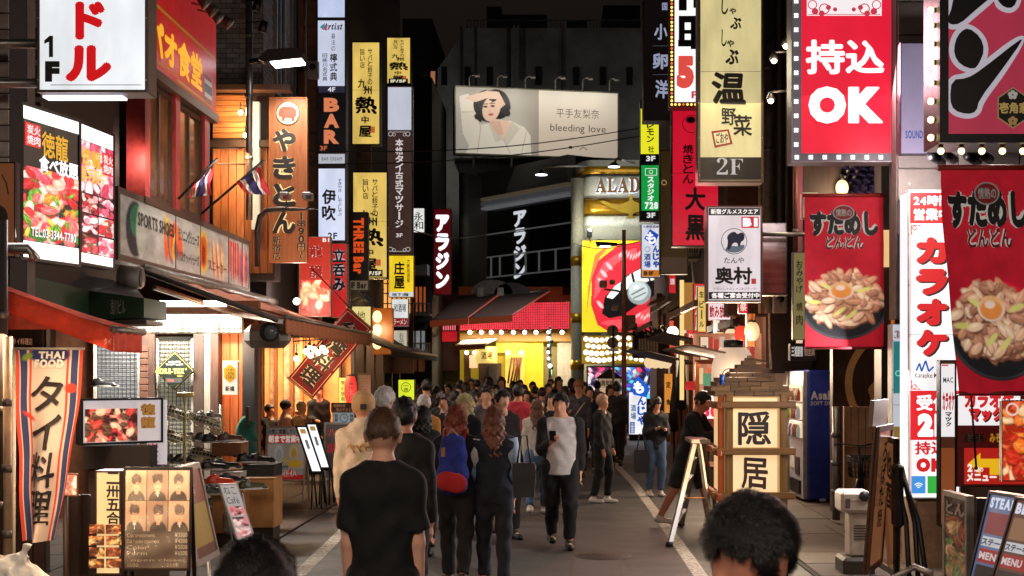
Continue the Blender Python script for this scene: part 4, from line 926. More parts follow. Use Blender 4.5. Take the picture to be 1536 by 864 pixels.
s.text('徳龍',60,184,100,224,(226,170,50),.02,False,.015,(70,30,16),.03,1,0).text('食べ放題',56,222,116,248,(255,255,255),.04,False,0,(30,20,20),.05,1.1,0).text('TEL.03-3344-7780',44,336,112,350,(255,255,255),.02,False,0,(60,30,20),.06,1.1,0,off=.004)
s.panel(30,240,33,241,(60,60,60),0,'rail')
lamp('AREA',P(72,270,11.9),12,(1,.9,.85),1.0,to=P(300,500,8),parent=s.t)
s=Board('led_menu_screen','bright meat grid menu screen, farther one beside the steel sign','screen',119,181,171,396,13.5,14.3,depth=.16,frame=(14,14,18),fw=1.5,face=(24,16,18),em=.15)
s.panel(121,184,169,207,(255,255,255),1.5,'white_band');s.panel(121,378,169,394,(255,255,255),1.4,'white_band')
s.art(meatart(4,PINK,(60,60),(120,30,50),(.08,.18),60),121,208,169,286,1.05)
for r in range(3):
    for c in range(2):s.art(meatart(20+r*2+c,PINK if (r+c) % 2 else BEEF,(30,36),(230,220,216) if (r*c) else (60,14,20),(.12,.24),18),122+c*24.5,288+r*30.5,145+c*24.5,316+r*30.5,1.1,'print',.006)
s.text('徳龍',121,218,150,245,(232,180,60),.03,False,.015,(255,246,220),.04,1,1).text('黒毛和牛',121,246,156,270,(240,205,90),.02,False,0,(90,20,20),.05,1,0)
s.panel(152,216,168,250,(226,40,44),.9,'red_label',.008).text('炭焼',153,218,160,248,(255,255,255),.01,True,em=1,off=.006).text('火肉',160.5,218,167.5,248,(255,255,255),.01,True,em=1,off=.006)
s=Board('wood_edge_sign','timber framed sign with a cow silhouette at the left edge','sign',-60,243,24,386,11.9,depth=.1,frame=(26,24,26),fw=2,face=(186,112,66),em=.18)
s.disc(-2,325,14,(50,36,32),0,'cow_silhouette',ry=17).line([(3,262),(10,275),(13,292)],2,(50,36,30));s.text('焼肉',-40,262,-8,300,(50,30,24),.03)
# Thai fascia
s=Board('thai_fascia_sign','red fascia sign with yellow kanji and painted thai flag','sign',229,-75,324,105,17.6,20.9,depth=.12,frame=(160,40,34),fw=0,face=(206,36,28),em=.42,emn=.2)
s.text('パオ食堂',224,22,300,82,(244,176,30),.05,False,.01,em=.8).text('GAPAO SHOKUDO RESTAURANT',228,84,262,90,(244,190,60),.02,em=.2)
s.line([(262,92),(318,92)],1.2,(236,170,40),.2).line([(228,3),(320,3)],1.2,(236,170,40),.2)
for i,(c,a,b) in enumerate((((200,40,50),0,1/6),((235,225,215),1/6,2/6),((50,46,90),2/6,4/6),((235,225,215),4/6,5/6),((200,40,50),5/6,1))):
    s.panel(304,44+46*a,316,44+46*b,c,.2,'flag_stripe',.008)
s.panel(303,42.5,317,91.5,(226,200,190),.1,'flag_border',.006)
for i,(px,py,Yl) in enumerate(((281,6,18.6),(293,18,19.1),(302,28,19.4),(318,36,19.9))):
    t=thing('clip_spotlight',('first clip spotlight from the left over the red fascia','second clip spotlight from the left over the red fascia','third clip spotlight from the left over the red fascia','last clip spotlight over the red fascia by the tiled wall')[i],'lamp',P(px,py,Yl),'clip spotlights over the red thai fascia')
    p=P(px,py,Yl)+Vector((.25,0,0));MB().lathe([(.04,.14),(.09,0),(.09,-.01)],p,mat((70,66,64),.4,.5),10,Matrix.Rotation(-.9,3,'Y')).build('shade',None,t);MB().tube([p+Vector((0,0,.05)),p+Vector((-.3,0,.12))],.015,steel,5).build('arm',None,t)
    if i % 2 == 0:lamp('SPOT',p,26,(1,.82,.6),.05,to=p+Vector((-.6,0,-.9)),parent=t,spot=110)
# sports shoes sign
s=Board('steel_shoe_shop_sign','long riveted steel panel sign with painted sports shoes lettering','sign',176,279,374,390,16.3,23.1,depth=.22,frame=(112,92,80),fw=2.2,face=None,em=0)
sm=mat((190,182,170),.22,.75,nz=.35,sc=1.4,hue=(204,200,192));MB().box(.05,s.w-.05,-.002,.012,.05,s.h-.05,None,s.M).build('face',sm,s.t)
for px in (246,283,332,358):s.panel(px,282,px+1,388,(96,86,80),0,'joint',.01)
A=Art(200,70,(176,172,164));r9=np.random.default_rng(5)
A.ell(.09,.5,.055,.42,(28,40,52)).ell(.1,.62,.04,.26,(40,120,84)).ell(.125,.5,.03,.4,(196,196,180))
for i in range(9):A.ell(.29+.012*i,.5+.1*math.sin(i*2),.018,.34-.02*i,((226,84,40),(214,170,60),(120,80,90),(230,120,60))[i % 4],.15*math.sin(i))
A.ell(.57,.5,.04,.4,(214,180,70)).ell(.57,.5,.028,.3,(226,90,34)).ell(.57,.45,.014,.18,(150,36,20))
for i in range(10):A.ell(.64+.012*i,.42+.06*math.sin(i*3),.008,.3,((226,190,120),(220,90,80),(236,210,180))[i % 3],.1)
for i in range(5):A.poly([(.79+i*.022,.9),(.806+i*.022,.88),(.80+i*.024,.1),(.79+i*.022,.3)],(206,40,34))
for i in range(6):A.ell(.91+.014*i,.45,.012,.34,((216,90,60),(150,90,140),(190,110,150),(240,160,120))[i % 4])
A.grain(.3,9,2);s.art(A,178,283,372,387,.24,rough=.25)
s.text('SPORTS SHOES',198,306,244,328,(46,34,30),.03,off=.004).text('ランニングシューズ',250,306,281,330,(40,32,30),.02,off=.004).text('バスケットシューズ',250,345,281,366,(40,32,30),.02,off=.004).text('スニーカー',296,345,328,366,(150,60,40),.02,off=.004)
lamp('SPOT',P(262,0,18.6)+Vector((1.6,-1.2,0)),16,(1,.85,.7),.1,to=P(270,60,19),parent=s.t,spot=100)
lamp('AREA',P(270,255,18.2)+Vector((.9,0,0)),20,(1,.9,.8),3.5,to=P(270,340,19.5),parent=s.t,sizey=.2)
fx=thing('sign_light_rail','thin rail light above the steel shoe shop sign','lamp',P(330,340,20)) if False else None

s=Board('pig_board_sign','tall timber board sign with a pig in a cream circle','sign',404,146,461,394,22.9,depth=.12,frame=(170,100,54),fw=1,face=None,em=0)
MB().box(.01,s.w-.01,-.002,.012,.01,s.h-.01,None,s.M).build('face',mat((190,100,48),.5,nz=.3,sc=5,streak=1,em=.32,emn=.3,hue=(196,116,60)),s.t)  # timber face and letter outlines glow by themselves for added brightness
s.disc(432,170,18,(60,40,30),0,'circle_rim',.008).disc(432,170,16.5,(240,216,170),.12,'circle',.012)
s.poly([(418,170),(420,163),(426,160),(440,161),(445,166),(444,174),(442,175),(441,181),(438,181),(437,176),(428,176),(427,181),(424,181),(423,175),(419,174)],(210,60,40),.12,'pig_emblem',.020)
for i,ch in enumerate('やきとん'):s.text(ch,409,193+i*41,444,228+i*41,(24,16,14),.05,False,0,(250,214,150),.06,0,.75)
s.text('新宿店',409,354,421,390,(34,24,22),.03,True,0,(230,170,110),.04,0,.5).text('1串90円〜',446,318,458,388,(34,24,22),.04,True,0,(240,180,120),.04,0,.5)
lamp('SPOT',P(396,140,22.0),9,(1,.72,.44),.05,to=P(430,240,22.9),parent=s.t,spot=120)
lamp('SPOT',P(432,430,22.1),16,(1,.72,.44),.08,to=P(430,330,22.9),parent=s.t,spot=120)
# stacked column: white wedding / BAR / ibuki / tachinomi
Yc=27
colf=mat((60,56,60),.4,.4)
s=Board('stacked_tenant_sign','narrow tenant sign column with white panels above orange BAR letters','sign',475,-60,519,362,Yc,depth=.3,frame=(58,54,58),fw=1.5,face=(60,56,60),em=.0)
s.panel(477,-58,517,26,(196,208,240),.95,'lit_panel',.006,.2).panel(477,31,517,129,(208,214,236),.9,'lit_panel',.006,.15).panel(478,130,518,139,(60,60,84),.4,'lit_panel',.006).panel(478,142,518,228,(34,32,40),.15,'lit_panel',.006).panel(478,231,518,246,(200,204,214),.75,'lit_panel',.006).panel(478,253,518,362,(214,222,246),1.0,'lit_panel',.006,.15)
s.text('𝑨𝒓𝒕𝒊𝒔𝒕',484,35,514,45,(40,40,60),.02,off=.008).poly([(480,41),(488,35),(486,46)],(50,180,190),.5,'swoosh',.02).poly([(484,43),(492,37),(490,47)],(230,110,140),.5,'swoosh',.02)
s.text('暮法の',497,50,503,78,(60,60,76),0,True,off=.008).text('檸式典',495,80,506,122,(40,40,52),.02,True,off=.008).text('旧㈱川名式典',484,80,491,122,(50,50,66),.01,True,off=.008).text('4F',492,131,503,138,(236,236,244),.03,em=.8,off=.008)
for i,c in enumerate('BAR'):s.text(c,486,147+i*24,509,168+i*24,(240,140,96),.06,False,em=.75,off=.008)
s.text('3F',480,219,491,226,(240,130,80),.02,em=.6,off=.008).text('BAR CREAM',483,236,513,241,(110,112,124),0,off=.008)
s.text('伊吹',483,283,504,332,(24,24,34),.03,True,.02,off=.008).text('すきやき しゃぶしゃぶ',507,268,513,324,(36,36,48),.01,True,.01,off=.008).text('2F',492,349,506,359,(24,24,34),.03,off=.008)
s=Board('red_standing_bar_sign','red vertical sign with three dark blue outlined kanji below the white column','sign',496,365,521,476,26.6,depth=.22,frame=(170,160,156),fw=1,face=(222,44,40),em=.7)
s.text('立呑み',499,372,518,440,(44,40,84),.05,True,0,(230,220,226),.05,0,.5).text('B1',500,432,516,446,(44,40,84),.05) if False else s.text('立呑み',499,372,518,438,(44,40,84),.05,True,0,(230,220,226),.05,0,.5)
s=Board('red_gyoza_sign','red photo sign with dumplings and white outlined dragon kanji','sign',449,355,496,475,25.6,depth=.18,frame=(190,150,140),fw=1,face=(222,62,44),em=.6)
s.text('龍',464,368,484,386,(190,30,24),.05,False,0,(250,225,210),.06,.5,.8).text('醸',464,397,484,417,(190,30,24),.05,False,0,(250,225,210),.06,.5,.8).text('B1',484,357,494,363,(255,255,255),.03,em=.8)
A=meatart(33,[(226,96,60),(244,170,120),(200,60,36),(250,210,170)],(46,46),(216,56,40),(.12,.22),24);s.art(A,451,420,494,473,.6)
lamp('POINT',P(448,452,24.8),14,(1,.9,.8),.1,parent=s.t);MB().ball(P(445,452,24.9),.06,glow((255,250,240),18,False),8).build('bulb',None,s.t)
GOLDF=(232,196,96)
def kyushu(lab,x0,y0,x1,y1,Y,extra=None):
    w=x1-x0;h=y1-y0;s=Board('cream_brush_sign',lab,'sign',x0,y0,x1,y1,Y,depth=.24,frame=(46,34,22),fw=2,face=(240,204,104),em=.85,emn=.3,group='cream signs with black brush kanji')
    X=lambda u:x0+w*u;Z=lambda v:y0+h*v
    s.text('サバと餃子の',X(.56),Z(.07),X(.72),Z(.42),(70,48,20),.015,True,.015).text('旨い店',X(.3),Z(.07),X(.46),Z(.26),(70,48,20),.015,True,.015)
    s.text('九',X(.22),Z(.36),X(.5),Z(.45),(28,20,14),.03,False,.02).text('州',X(.42),Z(.43),X(.7),Z(.51),(28,20,14),.03,False,.02)
    s.text('熱',X(.12),Z(.53),X(.88),Z(.70),(20,14,10),.04,False,.03).text('中',X(.34),Z(.72),X(.6),Z(.79),(28,20,14),.03,False,.02).text('屋',X(.26),Z(.81),X(.7),Z(.92),(28,20,14),.04,False,.03)
    s.panel(X(.64),Z(.82),X(.8),Z(.88),(214,110,60),.7,'red_seal');return s,X,Z
s,X,Z=kyushu('cream brush kanji sign, tallest and highest near the BAR letters',527,62,571,218,31)
MB().box(PX(533,31),PX(556,31),31.05,31.15,PZ(400,31),PZ(218,31)).build('support_frame',mat((120,96,70),.5,.3),s.t)
s,X,Z=kyushu('cream brush kanji sign half hidden behind the black and orange bar sign',528,257,582,418,30.6)
s.panel(548,405,574,415,(18,16,14),.0,'floor_label',.006).text('1F/5F',551,407,572,413,(250,240,210),.05,em=.8,off=.006)
s,X,Z=kyushu('small cream brush kanji sign on top of the blank white panel',579,55,617,127,36)
s.panel(583,118,612,125,(18,16,14),0,'floor_label',.006).text('1F/5F',586,119.5,609,124,(250,240,210),.05,em=.8,off=.006)
s=Board('brown_massage_sign','tall sign with blank white panel above brown panel of white vertical lettering','sign',580,128,619,381,36,depth=.28,frame=(50,42,40),fw=1.2,face=(84,60,54),em=.5)
s.panel(582,131,617,195,(206,210,226),.85,'blank_panel',.006,.1).text('本格タイ古式マッサージ',593,208,605,342,(236,226,224),.03,True,em=.75).text('3F',594,350,604,356,(236,226,224),.03,em=.75)
for (a,b) in ((586,201),(612,201),(586,374),(612,374)):
    s.ring(a,b,3.6,2.6,(226,216,214),.6).ring(a+(5 if a < 600 else -5),b+(1),2.6,1.8,(226,216,214),.6)
s.line([(589,377),(609,377)],.8,(226,216,214),.6).line([(589,198),(609,198)],.8,(226,216,214),.6)
s=Board('yellow_inn_sign','yellow vertical sign with two large black kanji and blue footer','sign',583,383,621,446,35.6,depth=.26,frame=(120,100,60),fw=.8,face=(248,212,40),em=.95)
s.text('庄屋',591,392,607,434,(24,20,18),.05,True,.01).text('大衆居酒屋',610,388,615,424,(120,70,20),.01,True).panel(584,438,620,445,(226,230,236),.8).text('地下1階',588,439.5,613,444.5,(30,30,50),.03,off=.006)
s=Board('three_bar_sign','black vertical sign with orange sideways bar lettering','sign',524,318,552,421,28.4,depth=.2,frame=(20,18,18),fw=1,face=(22,16,16),em=.2)
o=s.text('THREE Bar',496,361,580,377,(236,84,26),.06,False,em=.75,rot=math.pi/2)
s=Board('small_bar_sign','small cream sign reading Bar hanging under the orange lettered sign','sign',524,420,553,436,28.3,depth=.16,frame=(30,26,24),fw=1,face=(150,132,104),em=.35);s.text('1F Bar',526,423,550,433,(20,16,14),.05)
s=Board('white_brush_sign','small white sign with two thin black brush kanji above a canopy','sign',619,312,637,349,41,depth=.2,frame=(40,40,40),fw=.6,face=(236,238,232),em=.95);s.text('永和',621,318,635,345,(20,20,20),.01,True,.02)
s=Board('red_katakana_sign','dark red vertical sign with four glowing white katakana','sign',650,313,677,442,46,depth=.4,frame=(70,14,18),fw=.8,face=(116,12,20),em=.35,emn=.3)
s.text('アラジン',653.5,321,674,434,(250,244,250),.07,True,em=1.3,off=.02)
# diagonal red cloth sign
ang=math.radians(-50);c=P(495,530,24.9);kk=24.9/F
Md=Matrix.Translation(c) @ Matrix.Rotation(math.radians(40.3),4,'Y')
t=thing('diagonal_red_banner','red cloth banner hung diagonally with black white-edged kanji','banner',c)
wv=lambda v:Vector((v.x,v.y+.015*math.sin(v.z*7)+.01*math.sin(v.x*9),v.z))
class Warp:
    def __init__(s,fn):s.fn=fn
    def __matmul__(s,v):return s.fn(v)
W2=Warp(lambda v:Md @ wv(v));hw,hh=24*kk,69*kk
MB().sheet(lambda u,v:W2 @ Vector((-hw+2*hw*u,0,-hh+2*hh*v)),8,24,mat((170,22,22),.7,em=.16,nz=.15),.01).build('cloth',None,t)  # cloth given a weak glow of its own to brighten it
def lineq(par,W,pts,wd,col,y=-.012,em=0,nm='border_line'):
    mb=MB()
    for (a,b),(c_,d) in zip(pts,pts[1:]):
        N=10
        for q in range(N):
            p=Vector((a+(c_-a)*q/N,y,b+(d-b)*q/N));r=Vector((a+(c_-a)*(q+1)/N,y,b+(d-b)*(q+1)/N));n=(r-p);n=Vector((-n.z,0,n.x)).normalized()*wd/2
            mb.add([W @ v for v in (p+n,p-n,r-n,r+n)],[(0,1,2,3)])
    return mb.build(nm,mat(col,.6,em=em),par)
b=3.2*kk;lineq(t,W2,[(-hw+b,-hh+b),(hw-b,-hh+b),(hw-b,hh-b),(-hw+b,hh-b),(-hw+b,-hh+b)],.012,(240,190,170))
mb=MB();text_mesh(mb,'台湾料理',-hw*.62,hw*.62,-hh*.86,hh*.86,-.014,mat((240,214,196),.6),.10,True,.02,W2);text_mesh(mb,'台湾料理',-hw*.62,hw*.62,-hh*.86,hh*.86,-.02,mat((24,16,16),.6),.04,True,.02,W2);mb.build('lettering',None,t)
for sgn in (-1,1):
    a=Md @ Vector((-hw*1.1,0,sgn*hh));b_=Md @ Vector((hw*1.1,0,sgn*hh));MB().tube([a,b_],.018,mat((190,140,90),.5),6).build('rod',None,t)
a=Md @ Vector((0,.02,hh));MB().tube([a,a+Vector((-.9,.3,.9))],.01,black,4).build('cord',None,t)
# wires across the street
def wire(lab,pts,r=.012):
    t=thing('overhead_cable',lab,'cable',pts[0]);P_=[Vector(p) for p in pts];out=[]
    for a,b in zip(P_,P_[1:]):
        for q in range(12):u=q/12;v=a.lerp(b,u);v.z -= .25*math.sin(math.pi*u)*(b-a).length/14;out.append(v)
    out.append(P_[-1]);MB().tube(out,r,black,5).build('wire',None,t)
wire('thin cable crossing high over the street toward the yellow 3F sign',[P(320,222,23),P(960,192,36)])
wire('lower thin cable crossing over the street above the glass building',[P(325,246,23),P(965,203,34)])
wire('cable sagging from the cream brush sign to the far red sign',[P(556,320,30),P(730,352,46)])
wire('cable running from the lips billboard lamp to the left',[P(860,365,46),P(960,362,36)])
# shoe shop diamond sign
Yd=18.45;t=thing('diamond_badge_sign','dark green diamond sign with gold edge and gold lettering on the grid panel','sign',P(262,585,Yd))
dm=lambda r,y0,y1,c,nm:MB().prism([(PX(262,Yd),PZ(556+r,Yd)),(PX(262+r*1.02,Yd),PZ(556,Yd)),(PX(262,Yd),PZ(556-r,Yd)),(PX(262-r*1.02,Yd),PZ(556,Yd))],Yd+y0,Yd+y1,mat(c,.4,nz=.05)).build(nm,None,t)
dm(29.5,0,.03,(24,32,26),'plate');dm(27.5,-.004,-.001,(190,176,90),'gold_edge');dm(26.6,-.008,-.005,(24,32,26),'inner_plate')
for (tx,x0,y0,x1,y1,c) in (('GUARANTEED',253,541.5,271,544,(210,210,200)),('TO KEEP YOU DRY',249,545.5,275,548,(210,210,200)),('GORE-TEX',234,552.5,277,561,(214,196,96)),('®',278,552,280.5,555,(214,196,96)),('PRODUCTS',266,563,275,565,(214,196,96)),('GORE',252,569,261,572,(230,90,80))):
    mb=MB();text_mesh(mb,tx,PX(x0,Yd),PX(x1,Yd),PZ(y1,Yd),PZ(y0,Yd),Yd-.011,mat(c,.5),.05 if 'TEX' in tx else .02);mb.build('lettering',None,t)
MB().box(PX(249,Yd),PX(273,Yd),Yd-.0105,Yd-.008,PZ(574,Yd),PZ(567,Yd)).build('badge',mat((60,60,58),.5),t)
s=Board('paper_lantern_sign','white paper lantern sign with yellow hexagon and kanji in the timber doorway','lantern',334,541,356,592,18.2,depth=.12,frame=(240,225,200),fw=0,face=(250,232,206),em=.9)
s.poly([(345,546),(354,553),(354,567),(345,574),(336,567),(336,553)],(226,170,40),.7).text('ふるぽら',339,551,351,569,(110,60,20),.02,False,off=.006).text('新橋',338,579,352,587,(24,20,20),.05)
# far left small signs
s=Board('cream_panel_sign','plain cream backlit panel beside the orange lamp column','sign',527,459,557,512,33,depth=.2,frame=(90,70,40),fw=1,face=(250,232,150),em=.85);s.text('地鶏',536,466,548,496,(150,110,50),0,True)
s=Board('white_menu_sign','white lit sign with a red band by the yellow inn sign','sign',587,448,613,490,38,depth=.2,frame=(70,60,56),fw=.8,face=(236,238,236),em=.9);s.panel(588,477,612,489,(176,40,36),.5).text('ラーメン',590,479,610,487,(250,240,230),.02,em=.7,off=.004).text('和酒場',591,456,609,468,(60,60,60),.01)
s=Board('white_shop_window_sign','white lit menu window under the small white sign','sign',590,495,611,532,39,depth=.2,frame=(60,54,50),fw=.8,face=(230,220,196),em=.65);s.text('お品書き',599,499,606,528,(130,90,50),0,True)
s=Board('yellow_brush_sign','tall narrow yellow lit sign beside the round red lantern','sign',508,566,520,606,27.8,depth=.15,frame=(50,40,30),fw=.5,face=(250,226,110),em=.95);s.text('炭火焼鳥',511,570,518,603,(50,36,20),.01,True,.02)
t=thing('red_paper_lantern','glowing red paper lantern with black kana beside yellow sign','lantern',P(526,605,27.4))
prof=[(.06,0)]+[(.12-.045*abs(2*i/14-1)**2.4+.004*(i % 2),.02+.036*i) for i in range(15)]+[(.06,.545)]
MB().lathe(prof,P(526,606,27.4),mat((236,60,50),.6,em=.95,emn=.4),20).build('lantern_shade',None,t);MB().lathe([(.07,0),(.07,.03)],P(526,606,27.4)+Vector((0,0,.54)),black,14).build('top_ring',None,t)
mb=MB();text_mesh(mb,'やきとり',PX(522,27.2),PX(530,27.2),PZ(601,27.2),PZ(573,27.2),27.25,mat((30,10,10),.6),.03,True);mb.build('lettering',None,t)
lamp('POINT',P(526,590,27.0),8,(1,.35,.25),.1,parent=t)
s=Board('yellow_round_logo_sign','square yellow green lit sign with a circled kanji above the crowd','sign',597,569,622,606,33.5,depth=.2,frame=(40,40,20),fw=.8,face=(226,240,50),em=1.0);s.ring(609,581,7.5,6.6,(40,46,20)).text('一徳',605,576,613,587,(40,46,20),.01,True).text('上野',602,595,618,604,(30,36,16),.04)
s=Board('hanging_paper_menu','grey paper menu sheet hanging beside the red lantern','notice',537,563,556,593,27.9,depth=.02,frame=(120,100,84),fw=.5,face=(150,128,106),em=.06);
for k in range(6):s.line([(540,568+k*4),(553,568+k*4)],1,(80,60,50))
MB().box(PX(537,27.9),PX(556,27.9),27.93,27.97,PZ(650,27.9),PZ(560,27.9)).build('post',darkwood,s.t)
# Thai flags on poles
def flag(lab,p0,p1,cloth,Yf):
    t=thing('flag_on_pole',lab,'flag',P(*p0,Yf));MB().tube([P(*p0,Yf),P(*p1,Yf-.5)],.018,black,6).build('pole',None,t)
    a,b,c,d=[P(*q,Yf-.35) for q in cloth]  # a,b along the pole; d,c hanging edge
    fr=[0,1/6,2/6,4/6,5/6,1];cs=[(190,36,48),(226,214,206),(44,38,90),(226,214,206),(190,36,48)]
    for i in range(5):
        f=lambda u,v,i=i:((a.lerp(b,fr[i]+(fr[i+1]-fr[i])*v)).lerp(d.lerp(c,fr[i]+(fr[i+1]-fr[i])*v),u)+Vector((0,.06*math.sin(u*7+v*2),0)))
        MB().sheet(f,10,3,mat(cs[i],.8,nz=.1),.004).build('stripe',None,t)
flag('thai flag on black pole hanging left of the drain pipe',(268,298),(326,238),((318,250),(300,268),(280,296),(316,292)),18.5)
flag('thai flag on black pole hanging before the pig board sign',(303,320),(396,240),((354,275),(388,248),(405,291),(370,291)),20)
# curved pipe arm with two small cameras
t=thing('pipe_camera_arm','curved dark pipe arm carrying two small cameras before the pig sign','camera mast',P(386,420,22))
MB().tube([P(386,400,22),P(386,345,22),P(390,325,22),P(400,316,22),P(420,314,22),P(480,314,22)],.045,mat((74,66,62),.4,.6),8).build('pipe',None,t)
for px in (429,463):
    f=MB().bbox(PX(px-7,21.8),PX(px+7,21.8),21.6,21.85,PZ(301,21.8),PZ(290,21.8),.015,mat((170,166,160),.5)).build('camera',None,t);MB().box(PX(px-4,21.6),PX(px+4,21.6),21.585,21.6,PZ(299,21.6),PZ(293,21.6)).build('lens_cover',mat((40,36,44) if px > 440 else (150,60,60),.3),f)
    MB().tube([P(px,301,21.8),P(px+3,310,21.9),P(px-6,314,22)],.01,black,5).build('cable',None,t)
# street lamp top left
t=thing('street_lamp','black street lamp head glowing white beside the tiled building','street lamp',P(395,92,22.5))
MB().tube([P(375,92,22.6),P(400,90,22.5)],.04,blackm,6).build('arm',None,t)
MB().prism([(PX(390,22.5),PZ(92,22.5)),(PX(405,22.5),PZ(78,22.5)),(PX(452,22.5),PZ(75,22.5)),(PX(458,22.5),PZ(82,22.5)),(PX(456,22.5),PZ(91,22.5)),(PX(400,22.5),PZ(97,22.5))],22.3,22.75,mat((30,26,26),.5)).build('housing',None,t)
MB().prism([(PX(410,22.5),PZ(98.5,22.5)),(PX(455,22.5),PZ(94,22.5)),(PX(455,22.5),PZ(91.2,22.5)),(PX(408,22.5),PZ(95.5,22.5))],22.32,22.7,glow((250,250,255),9)).build('lit_diffuser',None,t)
lamp('SPOT',P(432,99,22.5),420,(1,.93,.84),.15,to=P(470,700,21),parent=t,spot=130)
for i,(px,py) in enumerate(((388,8),(397,40))):
    t=thing('small_spotlight',('upper black tube spotlight near the tiled wall top','lower black tube spotlight above the street lamp head')[i],'lamp',P(px,py,22));MB().tube([P(px,py-8,22),P(px-4,py+8,22)],[.06,.07],blackm,10).build('tube',None,t);MB().tube([P(px-26,py-6,22.2),P(px,py-8,22)],.012,black,5).build('arm',None,t)
# floodlight under brown awning
t=thing('round_floodlight','grey floodlight unit with round dark lens under the brown awning','lamp',P(402,500,17.6))
MB().bbox(PX(366,17.6),PX(432,17.6),17.5,17.9,PZ(522,17.6),PZ(486,17.6),.09,mat((128,118,108),.45,.3)).build('housing',None,t)
MB().tube([P(404,498,17.3),P(404,498,17.52)],.12,mat((60,60,62),.3,.6),20).build('rim',None,t);MB().ball(P(404,498,17.32),.1,mat((90,96,100),.08),12,(1,.4,1)).build('lens',None,t)
# two unseen street lamps added behind the viewer to light people's backs
for i,(x,y,e) in enumerate(((-4.6,-1.5,460),(4.3,-2.5,480))):
    t=thing('street_lamp',('added unseen street lamp on a bent pole at the left kerb behind the viewer','added unseen street lamp on a bent pole at the right kerb behind the viewer')[i],'street lamp',(x,y,0),'added street lamps behind the viewer');sg=-1 if x > 0 else 1
    MB().tube([(x,y,0),(x,y,5.6),(x+sg*.3,y,6.0),(x+sg*1.0,y,6.1)],[.07,.055,.04,.035],blackm,8).build('pole',None,t)
    MB().bbox(min(x+sg*.9,x+sg*1.5),max(x+sg*.9,x+sg*1.5),y-.14,y+.14,6.02,6.16,.03,mat((30,26,26),.5)).build('housing',None,t);MB().box(min(x+sg*.95,x+sg*1.45),max(x+sg*.95,x+sg*1.45),y-.11,y+.11,6.0,6.018).build('lit_diffuser',glow((255,240,220),8),t)
    lamp('SPOT',(x+sg*1.2,y,5.98),e,(1,.84,.68),.7,to=(x+sg*2.6,y+8,0),parent=t,spot=84)
# ---------------- right side: buildings ----------------
rb=thing('right_corner_building','pale clad building at the right edge behind the framed noodle sign','building',(6,15,0))
clad=[mat(c,.6,nz=.15,sc=5) for c in ((150,138,132),(142,130,124),(158,148,142))]
MB().box(PX(1344,14.5),9,14.5,14.8,2.5,9).build('wall',mat((120,108,102),.8),rb)
for r in range(12):
    for c in range(8):
        x0=PX(1346,14.5)+c*.62+(.31 if r % 2 else 0)*0;z0=3.35+r*.34
        MB().bbox(x0,x0+.61,14.46,14.5,z0,z0+.33,.006,random.choice(clad)).build('cladding_panel',None,rb)
MB().box(PX(1366,14.4),9,14.62,14.8,0,2.5).build('ground_wall',mat((74,52,40),.6,nz=.2),rb)
MB().bbox(PX(1366,14.2),PX(1440,14.2),14.0,14.6,0,PZ(748,14.2),.02,mat((150,116,92),.7,nz=.25,bump=.2)).build('concrete_base',None,rb)
pb=thing('pillar_building','dark building with round crested timber wall and steel pillar on the right','building',(4.6,19.5,0))
MB().box(PX(1322,18),PX(1362,18),18,18.4,0,9).build('pillar',mat((74,72,76),.45,.4,nz=.2,streak=1),pb)
MB().box(PX(1249,19.6),PX(1352,19.6),19.6,19.8,0,PZ(490,19.6)).build('timber_wall',mat((62,36,22),.5,nz=.35,sc=5,streak=1),pb)
mb=MB();Yc_=19.58;cx,cy_,r1,r2=PX(1352,Yc_),PZ(575,Yc_),.78,.68;n=60
vs=[Vector((cx+r*math.cos(2*math.pi*i/n),Yc_,cy_+r*math.sin(2*math.pi*i/n))) for r in (r1,r2) for i in range(n)]
cream=mat((206,160,110),.6,nz=.1);mb.add([v+Vector((0,-.01,0)) for v in vs],[(i,(i+1) % n,n+(i+1) % n,n+i) for i in range(n)]);mb.build('crest_ring',cream,pb)
for (a,b,rx,rz,an) in ((1330,548,.19,.12,.5),(1322,585,.16,.22,-.5),(1340,622,.2,.12,.2),(1345,575,.12,.1,0)):
    pts=[(PX(a,Yc_)+rx*math.cos(q)*math.cos(an)-rz*math.sin(q)*math.sin(an)+.02*math.sin(5*q),PZ(b,Yc_)+rx*math.cos(q)*math.sin(an)+rz*math.sin(q)*math.cos(an)) for q in [2*math.pi*i/18 for i in range(18)]]
    MB().prism(pts,Yc_-.02,Yc_-.005).build('crest_emblem',cream,pb)
MB().box(PX(1180,23.2),9,23.2,23.6,0,9).build('rear_wall',mat((66,52,44),.8,nz=.2),pb)
MB().box(PX(1150,23),PX(1212,23),22.6,23.1,PZ(560,23),9).build('dark_wall',mat((46,36,34),.7,nz=.25,sc=4),pb)
for a,b in ((1166,1170),(1176,1180)):MB().box(PX(a,22.5),PX(b,22.5),22.4,22.55,PZ(430,22.5),9).build('wall_pipe',mat((92,82,76),.5,.3),pb)
